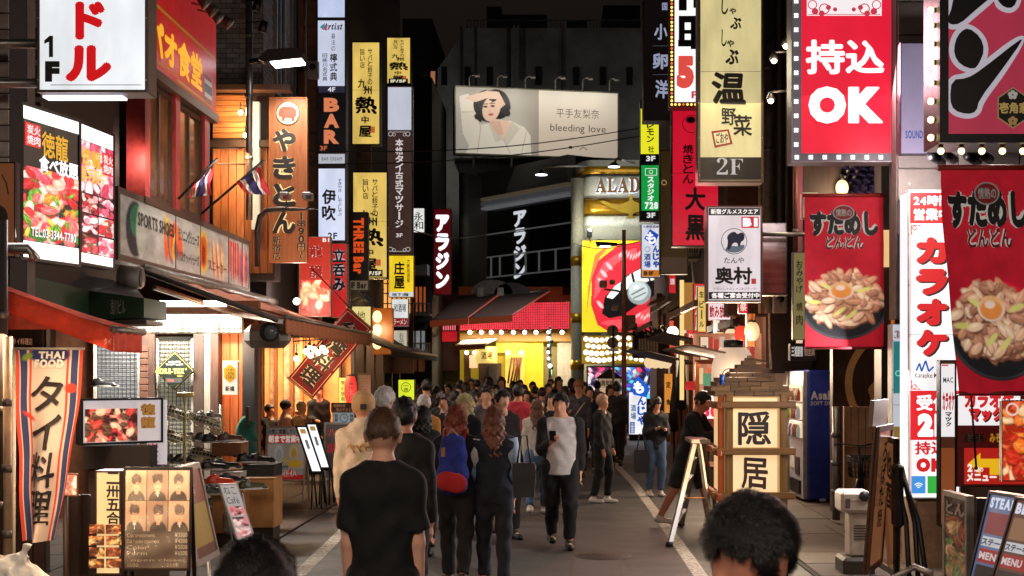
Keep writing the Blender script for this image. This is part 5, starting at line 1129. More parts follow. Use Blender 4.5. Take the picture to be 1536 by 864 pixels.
# tiled roof in blue purple glaze
kt=mat((70,62,112),.28,nz=.25,sc=8,spec=.8);Yk=18.5
for r in range(7):
    for c in range(12):
        x=PX(1262,Yk)+c*.115-(r % 2)*.05;z=PZ(293,Yk)+r*.085
        M=Matrix.Translation((x,Yk+r*.07,z)) @ Matrix.Rotation(.25,4,'Y') @ Matrix.Rotation(-.6,4,'X')
        pts=[(-.052,0)]+[(-.052+.104*i/6,.03*math.sin(math.pi*i/6)) for i in range(7)];vs=[]
        mb=MB();vs=[M @ Vector((a,y,b)) for y in (-.06,.06) for a,b in [(-.052+.104*i/6,.034*math.sin(math.pi*i/6)) for i in range(7)]]+[M @ Vector((a,-.06,-.012)) for a in (-.052,.052)]
        mb.add(vs,[(i,i+1,i+8,i+7) for i in range(6)]+[(0,7+0,8,1)][:0]+[tuple([13+1,15]+list(range(6,-1,-1)))],None,True);mb.build('roof_tile',kt,pb)
MB().prism([(PX(1262,Yk),PZ(300,Yk)),(PX(1360,Yk),PZ(296,Yk)),(PX(1360,Yk),PZ(236,Yk)),(PX(1300,Yk),PZ(236,Yk))],Yk+.5,Yk+.6).build('roof_backing',mat((36,32,48),.8),pb)
MB().bbox(PX(1248,Yk),PX(1345,Yk),Yk+.05,Yk+.6,PZ(303,Yk),PZ(296,Yk),.02,darkwood).build('eave',None,pb)
MB().box(PX(1204,18.4),PX(1262,18.4),18.4,18.9,PZ(520,18.4),PZ(240,18.4)).build('side_wall',mat((54,32,26),.6,nz=.3,sc=4,streak=1),pb)
lw_=glow((255,206,140),.8)
MB().box(PX(1322,17.9),PX(1336,17.9),17.9,17.98,PZ(400,17.9),PZ(345,17.9)).build('lit_shoji',lw_,pb);MB().box(PX(1336,17.9),PX(1339,17.9),17.8,17.9,PZ(486,17.9),PZ(402,17.9)).build('lit_edge',mat((220,120,50),.5,em=.5),pb)
t=thing('small_wall_lantern','small glowing wall lantern under the glazed roof tiles','lantern',P(1263,292,18.3));MB().ball(P(1263,282,18.3),.085,mat((255,226,170),.5,em=1.3),10,(1,1,1.25)).build('lantern_shade',None,t);MB().tube([P(1263,272,18.3),P(1263,262,18.3)],.03,black,6).build('hook',None,t)
lamp('POINT',P(1263,286,18.0),12,(1,.76,.46),.08,parent=t)
for i,(px,py,Yl) in enumerate(((1179,69,16),(1161,91,17),(1156,151,17))):
    t=thing('small_wall_lamp',('upper small warm lamp beside the red OK sign','middle small warm lamp beside the red OK sign','lower small warm lamp between cream sign and red sign')[i],'lamp',P(px,py,Yl))
    MB().ball(P(px,py,Yl),.035,glow((255,214,170),14,False),8).build('bulb',None,t);MB().lathe([(.02,.1),(.055,.02),(.055,.01)],P(px,py,Yl),blackm,10).build('shade',None,t);MB().tube([P(px,py,Yl)+Vector((0,0,.1)),P(px,py,Yl)+Vector((.4,.1,.15))],.015,black,5).build('arm',None,t)
    lamp('POINT',P(px,py,Yl-.12),10,(1,.7,.45),.05,parent=t)

# ---------------- right side: signs ----------------
def rowbulbs(s,pts,r,m,nm='bulb'):
    b0=None
    for (px,py,oy) in pts:
        c=s.M @ Vector((s.lx(px),oy,s.lz(py)))
        if b0 is None:b0=MB().ball((0,0,0),r,m,8).build(nm,None,s.t);b0.location=c-ORG[s.t.name];ORG[b0.name]=ORG[s.t.name];o0=ORG[s.t.name];
        else:q=b0.copy();COL.objects.link(q);q.parent=s.t;q.location=c-ORG[s.t.name]
        if b0.data.vertices and not b0.get('_c'):
            off=ORG[s.t.name]
            for v in b0.data.vertices:v.co += off
            b0['_c']=1
    if b0 is not None:del b0['_c']
s=Board('framed_noodle_sign','huge dark framed crimson sign with black katakana stroke and hexagon badge','sign',1408,-120,1700,215,12,depth=.5,frame=(58,44,30),fw=0,face=None,em=0)
fb_=MB();f=.075
fb_.box(0,f,-.03,.011,0,s.h,None,s.M).box(s.w-f,s.w,-.03,.011,0,s.h,None,s.M).box(f,s.w-f,-.029,.011,0,f,None,s.M).build('frame',mat((18,16,16),.4),s.t)
MB().box(f,s.w-f,-.002,.01,f,s.h,None,s.M).build('face',mat((196,58,84),.45,em=.55,emn=.12,nz=.08),s.t)
shA=[(1432,-30),(1428,10),(1420,30),(1425,38),(1440,36),(1460,18),(1484,-2),(1492,-8),(1500,8),(1514,14),(1524,6),(1528,-20)]
shB=[(1452,42),(1440,48),(1432,62),(1430,82),(1440,98),(1460,105),(1468,96),(1476,76),(1470,56)]
shC=[(1427,120),(1424,150),(1430,166),(1450,172),(1464,168),(1468,150),(1500,108),(1534,60),(1528,60),(1470,106),(1450,118)]
def grow(p,k):
    cx=sum(a for a,b in p)/len(p);cz=sum(b for a,b in p)/len(p);out=[]
    n=len(p)
    for i in range(n):
        a,b,c=Vector(p[i-1]),Vector(p[i]),Vector(p[(i+1) % n]);d=((b-a).normalized()+(c-b).normalized()).normalized();nn=Vector((d.y,-d.x));out.append((b.x+nn.x*k,b.y+nn.y*k))
    A1=sum(p[i][0]*p[(i+1) % n][1]-p[(i+1) % n][0]*p[i][1] for i in range(n));
    if A1 < 0:return grow(p[::-1],k)
    return out
def smoothp(p,it=2):
    for _ in range(it):p=[q for i in range(len(p)) for q in ((p[i][0]*.75+p[(i+1) % len(p)][0]*.25,p[i][1]*.75+p[(i+1) % len(p)][1]*.25),(p[i][0]*.25+p[(i+1) % len(p)][0]*.75,p[i][1]*.25+p[(i+1) % len(p)][1]*.75))]
    return p
for q,sh in enumerate((shA,shB,shC)):
    s.poly(smoothp(grow(sh,8)),(222,214,226),.5,'stroke_outline',.006+.0015*q).poly(smoothp(sh,1),(30,28,32),.05,'brush_stroke',.014)
hx=[(1519+31*math.sin(a)*.86,162-31*math.cos(a)) for a in [math.radians(60*i) for i in range(6)]]
s.poly(hx,(196,170,110),.3,'badge_rim',.010).poly([((a-1519)*.93+1519,(b-162)*.93+162) for a,b in hx],(34,32,30),.0,'badge',.014).text('壱角家',1498,154,1542,171,(206,170,100),.04,False,em=.4,off=.012)
for (a,b,c) in ((1518,143,(226,220,206)),(1518,182,(200,160,100))):
    for k in range(5):s.disc(a+4.5*math.sin(k*1.257),b-4*math.cos(k*1.257),3.2,c,.3,'petal',.02,n=10)
rowbulbs(s,[(1391-.0,y,.25) for y in ()],.03,bulbm)
bm_=glow((255,226,170),2.6)
for y in (10,33,61,89,120,148,176,203):
    p=Vector((s.M @ Vector((0,.12,s.lz(y)))).to_tuple());f_=MB().ball(p+Vector((-.035,0,0)),.03,bm_,8).build('bulb',None,s.t);MB().tube([p+Vector((-.012,0,0)),p],.022,mat((150,120,70),.4,.5),8).build('bulb_socket',None,f_)
for x in (1416,1447,1478,1509,1540):f_=MB().ball(s.M @ Vector((s.lx(x),.1,-.05)),.03,bm_,8).build('bulb',None,s.t);MB().tube([s.M @ Vector((s.lx(x),.1,-.025)),s.M @ Vector((s.lx(x),.1,0))],.022,mat((150,120,70),.4,.5),8).build('bulb_socket',None,f_)
lamp('AREA',s.M @ Vector((.6,.1,-.1)),14,(1,.8,.5),1.0,to=s.M @ Vector((.6,.1,-3)),parent=s.t,sizey=.1)
for i,(px,n) in enumerate(((1398,2),(1452,2))):
    t=thing('twin_spotlight',('black twin spotlight under the bulb framed sign, left one','black twin spotlight under the bulb framed sign, right one')[i],'lamp',P(px,236,13.8))
    for k in range(2):MB().tube([P(px+k*18,234-k*4,13.6),P(px+14+k*18,242-k*3,13.9)],.05,blackm,10).build('lamp_head',None,t)
    MB().tube([P(px,230,14),P(px+26,228,14)],.015,black,5).build('bracket',None,t)
# OK sign
s=Board('red_ok_sign','big red sign with white kanji and OK framed by white LED clusters','sign',1187,-70,1348,243,14.7,depth=.3,frame=(176,170,178),fw=1.2,face=(150,144,152),em=.25)
s.panel(1202,-68,1336,230,(232,30,58),.95,'red_face',.01,.1).panel(1210,-68,1322,24,(248,240,242),.95,'white_panel',.014)
s.text('持込',1208,60,1326,112,(252,250,250),.055,False,em=1.1,off=.01).text('OK',1212,130,1324,186,(252,250,250),.08,False,em=1.1,off=.01)
for sg in (-1,1):
    for k in range(4):s.disc(1266+sg*(44-k*10),18-k*3+6*(k % 2),5-k*.6,(216,60,84),.8,'ornament',.022,n=12)
    s.ring(1266+sg*30,14,8,6.4,(216,60,84),.8,.021).ring(1266+sg*48,8,7,5.6,(216,60,84),.8,.0215)
s.line([(1212,22.5),(1320,22.5)],1,(216,60,84),.8,.022)
ledm=glow((248,248,255),3.0,False)
def cluster(x,y):
    mb=MB()
    for dx in (-1.7,1.7):
        for dy in (-1.7,1.7):mb.box(s.lx(x+dx)-.008,s.lx(x+dx)+.008,-.012,-.004,s.lz(y+dy)-.008,s.lz(y+dy)+.008,None,s.M)
    mb.build('led_cluster',ledm,s.t)
for k in range(14):
    cluster(1194,217-k*21.5);cluster(1341.5,217-k*21.2)
for k in range(8):cluster(1195+k*21,236)
lamp('AREA',s.M @ Vector((s.w/2,-.25,s.h/2)),36,(1,.5,.55),.9,to=s.M @ Vector((s.w/2,-3,-.6)),parent=s.t)
# shabu sign
CRM=(222,208,150)
s=Board('cream_hotpot_sign','tall cream lightbox with black brush hiragana and 2F base','sign',1047,-40,1145,274,19,depth=.35,frame=(96,78,70),fw=3.5,face=CRM,em=.85,emn=.25)
s.panel(1050.5,236,1141.5,270,(26,26,34),.06,'dark_base',.006).text('𝟐𝐅',1075,237,1114,262,(206,206,210),-.01,False,em=.6,off=.006)
s.text('し',1082,-4,1092,22,K_,.02,False,.02).text('ゃ',1094,12,1104,22,K_,.03,False,.02).text('ぶ',1095,26,1112,44,K_,.04,False,.02).text('し',1082,44,1090,70,K_,.02,False,.02).text('ゃ',1090,60,1101,71,K_,.03,False,.02).text('ぶ',1088,74,1108,97,K_,.04,False,.02)
s.text('温',1067,108,1119,157,K_,.05,False,.03).text('野',1082,162,1104,188,K_,.02,False,.02).text('菜',1100,172,1128,204,K_,.02,False,.02)
s.poly([(1067,197),(1093,194),(1099,216),(1072,222)],(178,40,26),.4,'red_seal',.006).poly([(1070,200),(1091,197),(1095,214),(1074,218)],(232,214,160),.8,'seal_inside',.009).text('ごおや',1074,199,1092,215,(40,20,16),.02,False,.02,off=.006)
lamp('AREA',s.M @ Vector((s.w/2,-.3,s.h/2)),22,(1,.9,.62),.9,to=s.M @ Vector((s.w/2,-3,-1)),parent=s.t)
# price sign with bulbs
s=Board('bulb_edged_price_sign','white price sign with red number and yellow bulb border','sign',1004,-60,1062,161,21,depth=.3,frame=(70,40,26),fw=.5,face=(110,54,30),em=.15)
s.panel(1012,-58,1060,153,(248,246,244),1.15,'white_face',.006);
for (a,b,c,d) in ((1018,-10,1046,0),(1018,-10,1030,16),(1040,-10,1046,12),(1018,24,1045,34),(1018,24,1027,68),(1017,60,1045,70),(1026,45,1036,51),(1036,24,1046,74)):s.panel(a,b,c,d,(32,30,34),0,'glyph_bar',.010+.0007*random.random())
s.text('5',1015,84,1041,133,(236,84,74),.09,False,em=.85,off=.006).text('P',1037,137,1047,148,(226,60,90),.04,False,em=.8,off=.006)
yb_=glow((255,206,90),2.2);rb_=glow((255,120,60),1.0)
pts=[(1007.5,157-k*5.6) for k in range(29)]+[(1013+k*6,157) for k in range(7)]
for k,(x,y) in enumerate(pts):p=s.M @ Vector((s.lx(x),-.012,s.lz(y)));MB().ball(p,.018,rb_ if k % 4 == 3 else yb_,6).build('bulb',None,s.t)
s=Board('dark_vertical_sign','dark brown vertical sign with pale sideways kanji at the top','sign',965,-70,1004,181,24.5,depth=.4,frame=(60,46,44),fw=1.5,face=(44,34,34),em=.15)
s.text('小',981,36,1001,60,(190,196,230),.03,False,.02,em=.55).text('卵',979,80,1002,104,(190,196,230),.03,False,.02,em=.55).text('洋',983,120,1002,148,(190,196,230),.03,False,.02,em=.55).text('国',993,0,1001,20,(190,196,230),.03,em=.5).line([(979,69),(1002,69)],.5,(150,150,180),.3).line([(979,112),(1002,112)],.5,(150,150,180),.3)
s=Board('crimson_brush_sign','crimson vertical sign with black brush kanji behind the cream hotpot sign','sign',1007,163,1079,370,22,depth=.3,frame=(44,24,26),fw=2,face=(210,20,48),em=.85,emn=.1)
s.ring(1037,186,13.5,12.6,(90,14,26),.1).disc(1036,180,7,(60,14,22),0,'emblem',.007,5).text('焼きとん',1024,216,1040,276,(44,12,18),.03,True,.02).text('大',1027,281,1058,316,(30,12,16),.05,False,.02).text('黒',1028,322,1058,362,(30,12,16),.05,False,.02)
lamp('AREA',s.M @ Vector((.2,-.3,.7)),18,(1,.2,.25),.8,to=s.M @ Vector((.2,-3,0)),parent=s.t)
# lemon / studio / monja column
s=Board('yellow_green_floor_sign','stacked yellow and green floor sign beside the lips billboard','sign',960,150,989,331,33,depth=.35,frame=(60,60,64),fw=.8,face=(40,40,44),em=.1)
s.panel(961,163,988,231,(236,232,40),.95,'yellow_panel',.006).panel(961,232,988,244,(16,16,18),0,'floor_panel',.006).panel(962,248,988,316,(18,168,70),.85,'green_panel',.006,.2).panel(962,318,988,329,(16,16,18),0,'floor_panel',.006)
s.text('レモン',970,182,981,214,(40,36,14),.03,True,off=.006).text('社',972,219,981,229,(120,110,20),.02,off=.006).text('3F',969,234,983,242,(240,240,240),.04,em=.8,off=.006).text('3F',970,319,983,327,(240,240,240),.04,em=.8,off=.006)
s.text('スタジオ',971,265,981,302,(240,250,244),.04,True,em=.9,off=.006).text('728',967,303,987,314,(240,250,244),.05,em=.9,off=.006).ring(976.5,258,3,2.2,(240,250,244),.9,.012).line([(968,253),(985,253),(985,263),(968,263),(968,253)],.8,(240,250,244),.9,.012)
s=Board('blue_white_monja_sign','white sign with blue hiragana hanging below the green studio panel','sign',962,336,990,416,33,depth=.3,frame=(40,40,60),fw=.6,face=(226,232,244),em=.9)
s.poly([(975,344),(988,352),(981,369),(966,358)],(30,80,200),.7,'blue_diamond',.008).text('も',969,348,984,366,(244,246,252),.05,em=1,off=.008).text('んじゃ',979,368,989,402,(30,76,196),.06,True,em=.6).text('酒場',966,380,976,402,(40,90,190),.03,True,em=.5).ring(971,374,4,3.4,(40,90,190),.5).panel(963,405,989,415,(214,130,40),.7).text('B1F',966,407,980,413,(40,20,60),.05,off=.006).text('大衆居酒屋',964,338,988,342,(40,60,120),.02)
s=Board('olive_unlit_sign','unlit olive brown vertical sign beside the blue and white hiragana sign','sign',990,226,1032,411,27,depth=.3,frame=(60,46,30),fw=1.2,face=(122,92,46),em=.12)
s.panel(991.5,386,1030,409,(150,120,96),.12,'plain_panel',.006).ring(996,274,4,3,(236,190,130),.5).text('しゃぶしゃぶ',994,285,1000,325,(96,70,40),0,True).text('いちおし',995,336,1000,360,(96,70,40),0,True)
# okumura sign
s=Board('ox_restaurant_sign','white lightbox with ox in a ring, black kanji and red B1','sign',1060,309,1143,453,18,depth=.3,frame=(118,92,88),fw=2.5,face=(226,216,222),em=.9,emn=.2)
s.panel(1063,312,1140,323,(26,24,26),0,'black_header',.006).text('新宿グルメスクエア',1066,313.5,1137,321.5,(246,240,240),.03,em=1,off=.006).panel(1063,438,1140,449,(26,24,26),0,'black_footer',.006).text('各種ご宴会受付中',1067,439,1139,447.5,(250,244,244),.04,em=1,off=.006)
s.panel(1112,325,1138,342,(206,36,48),.75,'red_badge',.006).text('B1',1114,327,1136,340,(250,246,246),.08,em=1.1,off=.006)
s.ring(1101,362,19.5,18.6,(40,44,50),0).poly(smoothp([(1090,374),(1092,362),(1090,356),(1094,350),(1102,347),(1106,352),(1112,348),(1117,352),(1116,360),(1111,363),(1110,370),(1107,370),(1106,364),(1100,364),(1097,369),(1094,375)],1),(44,56,100),.15,'ox_emblem',.008).poly(smoothp([(1086,374),(1094,368),(1106,370),(1116,366),(1117,372),(1108,379),(1094,379)]),(120,140,160),.4,'wave_emblem',.0075)
s.text('たんや',1086,386,1116,395,(60,54,60),.01,False,.015).text('奥村',1072,400,1128,427,(24,22,26),.04,False,.02).text('牛タンしゃぶしゃぶ&ステーキ',1070,431,1134,435,(110,96,100),0).panel(1127,418,1134,426,(214,60,60),.6,'red_seal')
s.arm(1143,350,.9,1,.03)
mp=thing('brushed_metal_panel','blank brushed metal panel to the right of the ox sign','panel',P(1163,440,18.6));MB().bbox(PX(1143,18.6),PX(1181,18.6),18.6,18.8,PZ(441,18.6),PZ(334,18.6),.01,mat((170,160,164),.22,.9,nz=.3,sc=2,streak=2)).build('face',None,mp);MB().box(PX(1142,18.6),PX(1182,18.6),18.62,18.84,PZ(443,18.6),PZ(441,18.6)).build('trim',steel,mp)
# small signs beside
s=Board('olive_menu_board','dim yellowish vertical board left of the red rice bowl banner','sign',1189,378,1208,510,17,depth=.1,frame=(50,40,34),fw=1,face=(190,180,120),em=.3);s.text('おみやげ',1194,390,1204,440,(80,70,50),.02,True,.02).text('焼肉',1194,450,1204,490,(90,80,60),.02,True,.02)
s=Board('black_white_notice_sign','black notice sign with white kanji under the red rice bowl banner','sign',1185,515,1225,541,17.2,depth=.15,frame=(20,18,18),fw=1,face=(30,26,26),em=.1);s.text('三浦屋宿',1187,519,1204,535,(226,220,214),.04,em=.6).text('個室席',1206,520,1222,534,(190,150,130),.02,em=.4)

# banners with rice bowls
def bowl_banner(lab,x0,y0,x1,y1,Y,n,seed,slant=0,blur=0):
    t=thing('rice_bowl_banner',lab,'banner',P((x0+x1)/2,y1,Y),'crimson rice bowl banners');W=PX(x1,Y)-PX(x0,Y);H=PZ(y0,Y)-PZ(y1,Y)
    A=Art(n[0],n[1],(172,18,38));asp=n[0]/n[1]
    A.ell(.5,.29,.5,.215,(206,20,50)).ell(.5,.255,.53,.2,(26,28,32)).ell(.5,.24,.53,.175,(50,54,60)).ell(.5,.27,.51,.2,(22,22,26))
    meat_=[(206,150,120),(186,128,100),(222,176,142),(168,112,86),(232,196,164),(196,140,104)]
    r=np.random.default_rng(seed)
    for i in range(230):
        a=r.uniform(0,6.28);q=math.sqrt(r.random());cx=.5+.46*q*math.cos(a);cz=.325+.165*q*math.sin(a);c=meat_[r.integers(6)];an=r.uniform(-1.2,1.2);L_=r.uniform(.05,.11)
        A.ell(cx+.008,cz-.01,L_,.022,(110,66,50),an,1.5,.8).ell(cx,cz,L_,.02,c,an).ell(cx-.01,cz+.005,L_*.6,.006,tuple(min(255,v+34) for v in c),an+.1,1.5,.8)
    for (a,b,an) in ((.12,.30,0),(.45,.24,.6),(.6,.22,.7),(.3,.40,-.4),(.75,.38,.3)):A.ell(a,b,.09,.014,(214,206,120),an)
    A.ell(.47,.375,.155,.055,(226,206,190)).ell(.47,.385,.135,.05,(236,180,120)).ell(.47,.37,.125,.042,(226,140,66)).ell(.46,.395,.06,.018,(238,214,196))
    A.grain(.22,16,seed)
    fn=lambda V:V+np.stack([np.zeros(len(V)),.028*np.sin((V[:,0]-PX(x0,Y))/W*5+V[:,2]*2.1)*np.clip((PZ(y0,Y)-V[:,2])/H*1.5,0,1)+.012*np.sin(V[:,2]*9),np.zeros(len(V))],1)+np.array([1,0,0])*(slant*((PZ(y0,Y)-V[:,2])/H)**1.3)[:,None]
    A.build('cloth',PX(x0,Y),PX(x1,Y),PZ(y1,Y),PZ(y0,Y),Y,.42,t,None,fn,.8)  # cloth print given its own glow to lift the dark banner
    Wp=Warp(lambda v:Vector(fn(np.array([[v.x,v.y,v.z]]))[0]));X=lambda u:PX(x0+(x1-x0)*u,Y);Z=lambda u:PZ(y0+(y1-y0)*u,Y)
    def tx(txt,u0,v0,u1,v1,b,m,ow,out=(232,222,212)):
        mb=MB();text_mesh(mb,txt,X(u0),X(u1),Z(v1),Z(v0),Y-.012,mat(out,.7,em=.32),b+ow,False,.02,Wp);text_mesh(mb,txt,X(u0),X(u1),Z(v1),Z(v0),Y-.02,mat(m,.7,em=.06),b,False,.02,Wp);mb.build('lettering',None,t)
    tx('すためし',.06,.20-.1,.93,.27,.07,(26,24,26),.07);tx('どんどん',.26,.265,.74,.355,.03,(170,24,44),.07)
    mb=MB();n_=24;vs=[Wp @ Vector((X(.49+q*.14*math.cos(2*math.pi*i/n_)),Y-.026,Z(.115+q*.05*math.sin(2*math.pi*i/n_)))) for q in (1,.88) for i in range(n_)]
    mb.add(vs,[(i,(i+1) % n_,n_+(i+1) % n_,n_+i) for i in range(n_)]).build('oval_rim',mat((206,196,190),.7,em=.12),t)
    mb=MB();vs=[Wp @ Vector((X(.49+.88*.14*math.cos(2*math.pi*i/n_)),Y-.025,Z(.115+.88*.05*math.sin(2*math.pi*i/n_)))) for i in range(n_)];mb.add(vs,[tuple(range(n_))[::-1]]).build('oval',mat((170,24,44),.7,em=.1),t)
    mb=MB();text_mesh(mb,'情熱の',X(.39),X(.59),Z(.14),Z(.09),Y-.032,mat((216,206,200),.7,em=.12),.02,False,.01,Wp);mb.build('lettering',None,t)
    MB().tube([P(x0-3,y0,Y),P(x1+3,y0,Y)],.022,mat((150,40,34),.5),8).build('top_rod',None,t);MB().tube([Wp @ P(x0,y1,Y),Wp @ P(x1,y1,Y)],.015,mat((120,20,30),.5),8).build('bottom_hem',None,t)
    return t
bowl_banner('crimson cloth banner of a rice bowl hanging left of the karaoke sign',1207,293,1325,522,15.3,(96,180),3)
bowl_banner('larger crimson rice bowl banner at the right edge over the karaoke sign',1410,252,1546,590,9.6,(120,230),8,.12)
lamp('SPOT',P(1425,246,13.0)+Vector((0,-1.6,.1)),60,(1,.85,.7),.08,to=P(1480,470,9.6),parent=bpy.data.objects['twin_spotlight.001'],spot=100)
lamp('SPOT',P(1400,240,13.0),22,(1,.85,.7),.08,to=P(1270,420,15.2),parent=bpy.data.objects['twin_spotlight'],spot=70)

# karaoke sign
RK=(222,36,44)
s=Board('karaoke_tower_sign','tall white lit tower sign with red katakana and red header','sign',1362,285,1440,748,14,depth=.34,frame=(214,214,218),fw=2,face=(250,248,250),em=1.1)
s.panel(1365,289,1438,335,RK,.9,'red_header',.006).text('24時間',1370,293,1424,309,(255,255,255),.03,em=1.1,off=.006).text('営業中',1370,313,1424,331,(255,255,255),.05,em=1.1,off=.006)
for i,ch in enumerate('カラオケ'):
    y0=(356,403,448,494)[i];s.text(ch,1376,y0+2,1424,y0+42,(70,60,70),.08,off=.002).text(ch,1373,y0,1421,y0+40,RK,.08,em=.85,off=.006)
for (a,b,sx,sy) in ((1367,338,1,1),(1367,584,1,-1),(1436,338,-1,1)):
    s.line([(a,b+sy*14),(a,b),(a+sx*14,b)],1,RK,.8).ring(a+sx*4,b+sy*4,3.4,2.2,RK,.8).line([(a,b+sy*13),(a+sx*13,b)],.7,RK,.8,.007)
s.line([(1374,556),(1379,545),(1382,557),(1388,541),(1393,557),(1400,550)],2.6,(40,110,210),.6).text('Karaoke MAC',1372,559,1416,567,(120,60,80),.01,False,.03)
s.panel(1365,586,1438,660,RK,.9,'red_panel',.006).text('受付',1374,592,1424,616,(255,255,255),.05,em=1.1,off=.006).text('2F',1376,620,1422,655,(255,255,255),.09,em=1.1,off=.006)
s.text('持込',1372,662,1420,682,RK,.06,em=.8).text('OK',1374,687,1416,708,RK,.09,em=.8)
s.panel(1367,714,1388,740,(70,150,226),.9,'blue_tile',.006).panel(1391,714,1412,740,(60,180,70),.9,'green_tile',.006)
for r in (9,6,3):s.poly([(1377.5+r*math.cos(a),733-r*math.sin(a)) for a in [math.pi*(.25+.5*i/8) for i in range(9)]]+[(1377.5+(r-1.4)*math.cos(a),733-(r-1.4)*math.sin(a)) for a in [math.pi*(.75-.5*i/8) for i in range(9)]],(255,255,255),1,'wifi_mark',.012)
s.line([(1366,286.5),(1366,746)],.9,(226,60,70),.8)
MB().box(-.002,0.0,.02,.32,.02,s.h-.02,None,s.M).build('lit_side',mat((236,240,250),.4,em=1.0),s.t)
lamp('AREA',s.M @ Vector((-.05,.1,s.h*.45)),40,(1,.96,1),2.4,to=s.M @ Vector((-4,-.6,s.h*.2)),parent=s.t,sizey=.5)
lamp('AREA',s.M @ Vector((s.w*.3,-.1,s.h*.45)),30,(1,.94,.96),2.4,to=s.M @ Vector((-1.5,-4,.4)),parent=s.t,sizey=.5)
q9=Board('lavender_lightbox','pale lavender lit panel behind the bulb framed noodle sign','sign',1350,64,1392,232,14.3,depth=.1,frame=(60,54,70),fw=1.5,face=(178,166,200),em=.4);q9.text('SOUND',1358,196,1384,208,(50,70,130),.03)
lamp('SPOT',P(1370,245,13.6),30,(1,.9,.9),.1,to=P(1440,236,14.5),parent=q9.t,spot=140)
s=Board('poster_kiosk','white lit kiosk panel with teal poster left of the karaoke tower sign','kiosk',1338,486,1360,745,14.6,depth=.2,frame=(214,216,222),fw=1,face=(214,222,232),em=.7)
s.panel(1340,512,1354,590,(40,140,140),.6,'teal_poster').ring(1347,560,4.5,3,(120,220,210),.9).text('ご案内',1341,495,1352,508,(200,60,70),.02).panel(1340,640,1352,720,(190,150,70),.35,'gold_poster')
s=Board('small_karaoke_board','narrow framed karaoke board in front of the tower sign','sign',1409,540,1434,790,11.5,depth=.1,frame=(22,20,22),fw=2,face=(150,90,60),em=.15)
s.panel(1411.5,546,1431.5,655,(244,240,242),.9,'white_panel',.006).text('カラオケ',1413,588,1431,616,(210,40,50),.06,False,em=.6,off=.006,brush=.0).text('マック',1413,618,1431,640,(40,36,40),.05,off=.006).text('MAC',1414,566,1429,574,(120,120,130),.02,off=.006).line([(1412,548),(1422,548)],2,(226,60,70),.7,.01).panel(1411.5,672,1431.5,786,(196,110,60),.3,'copper_panel',.006)
s=Board('yellow_arrow_menu_board','red menu board with yellow arrow pointing left and white upper panel','sign',1434,592,1545,730,12.2,depth=.1,frame=(30,22,22),fw=1.5,face=(120,30,26),em=.2)
s.panel(1437,594,1530,638,(246,242,244),.9,'white_panel',.006).text('カラオケ',1446,588,1520,612,RK,.07,em=.7,off=.006).text('マック',1454,612,1506,634,(50,44,50),.09,off=.004).text('マック',1452,610,1504,632,RK,.08,em=.8,off=.008)
s.text('横浜家系',1444,650,1476,664,(24,16,16),.05,False,.01,(190,150,120),.03).text('みそ',1484,650,1500,664,(226,160,40),.05,em=.4)
s.panel(1446,672,1540,726,(206,40,30),.6,'red_panel',.006).poly([(1452,695),(1470,679),(1470,688),(1500,688),(1500,704),(1518,704),(1518,712),(1484,712),(1484,701),(1470,701),(1470,711)],(246,190,30),.8,'arrow',.012)
s.text('2',1450,695,1458,708,(255,236,226),.06,em=.9,off=.010).text('階の',1461,700,1474,708,(255,236,226),.03,em=.9,off=.010).text('メニュー',1449,709,1494,722,(255,236,226),.06,em=.9,off=.010)
s=Board('flame_poster','orange flame photo poster at the right edge above the stands','poster',1502,600,1560,722,11.4,depth=.06,frame=(40,20,16),fw=1,face=(190,50,24),em=.3)
A=Art(40,70,(170,36,14));A.blobs(0,0,1,1,[(250,120,40),(240,90,40),(255,200,140),(200,40,20)],60,.03,.12,12);s.art(A,1503,602,1559,720,.75)
s.ring(1518,614,10,7,(250,220,210),.7)
rr=lamp('AREA',P(1480,640,11.6)+Vector((0,-.5,0)),10,(1,.5,.35),.6,to=P(1440,860,9),parent=bpy.data.objects['yellow_arrow_menu_board'])

# ---------------- right mid shops ----------------
rm=thing('izakaya_row','row of small timber izakaya fronts with eaves behind the big lantern','building',(4,30,0))
MB().box(PX(1092,23.6),8,23.6,24.2,2.9,9).build('end_wall',mat((90,56,40),.7,nz=.2),rm)
MB().box(3.05,8,24.2,44.5,3.6,10).build('upper_wall',mat((70,54,48),.8,nz=.2),rm)
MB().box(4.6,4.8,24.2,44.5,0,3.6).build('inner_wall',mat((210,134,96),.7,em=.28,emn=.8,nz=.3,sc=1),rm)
MB().box(3.1,8,44.2,44.6,0,3.6).build('far_wall',darkwood,rm)
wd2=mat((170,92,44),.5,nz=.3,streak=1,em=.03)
for k,ya in enumerate(np.arange(24.4,44,1.75)):
    MB().box(3.08,3.22,ya,ya+.14,0,3.6).build('post',wd2,rm)
    if k % 3 != 1:
        c=random.choice([(255,206,150),(250,180,120),(255,226,190)]);window(rm,3.16,0,ya+.2,ya+1.6,1.0+random.random()*.5,2.5,wd2,mat(c,.5,em=.5,emn=.7),2,.06,'x')
    if k % 2:MB().box(2.98,3.04,ya+.3,ya+.9,2.6,3.3).build('wall_sign',mat(random.choice([(250,220,150),(240,90,70),(250,240,230)]),.5,em=.8,emn=.3),rm)
for y in (2.75,3.6):MB().box(3.0,3.1,24.2,44.2,y,y+.12).build('beam',darkwood,rm)
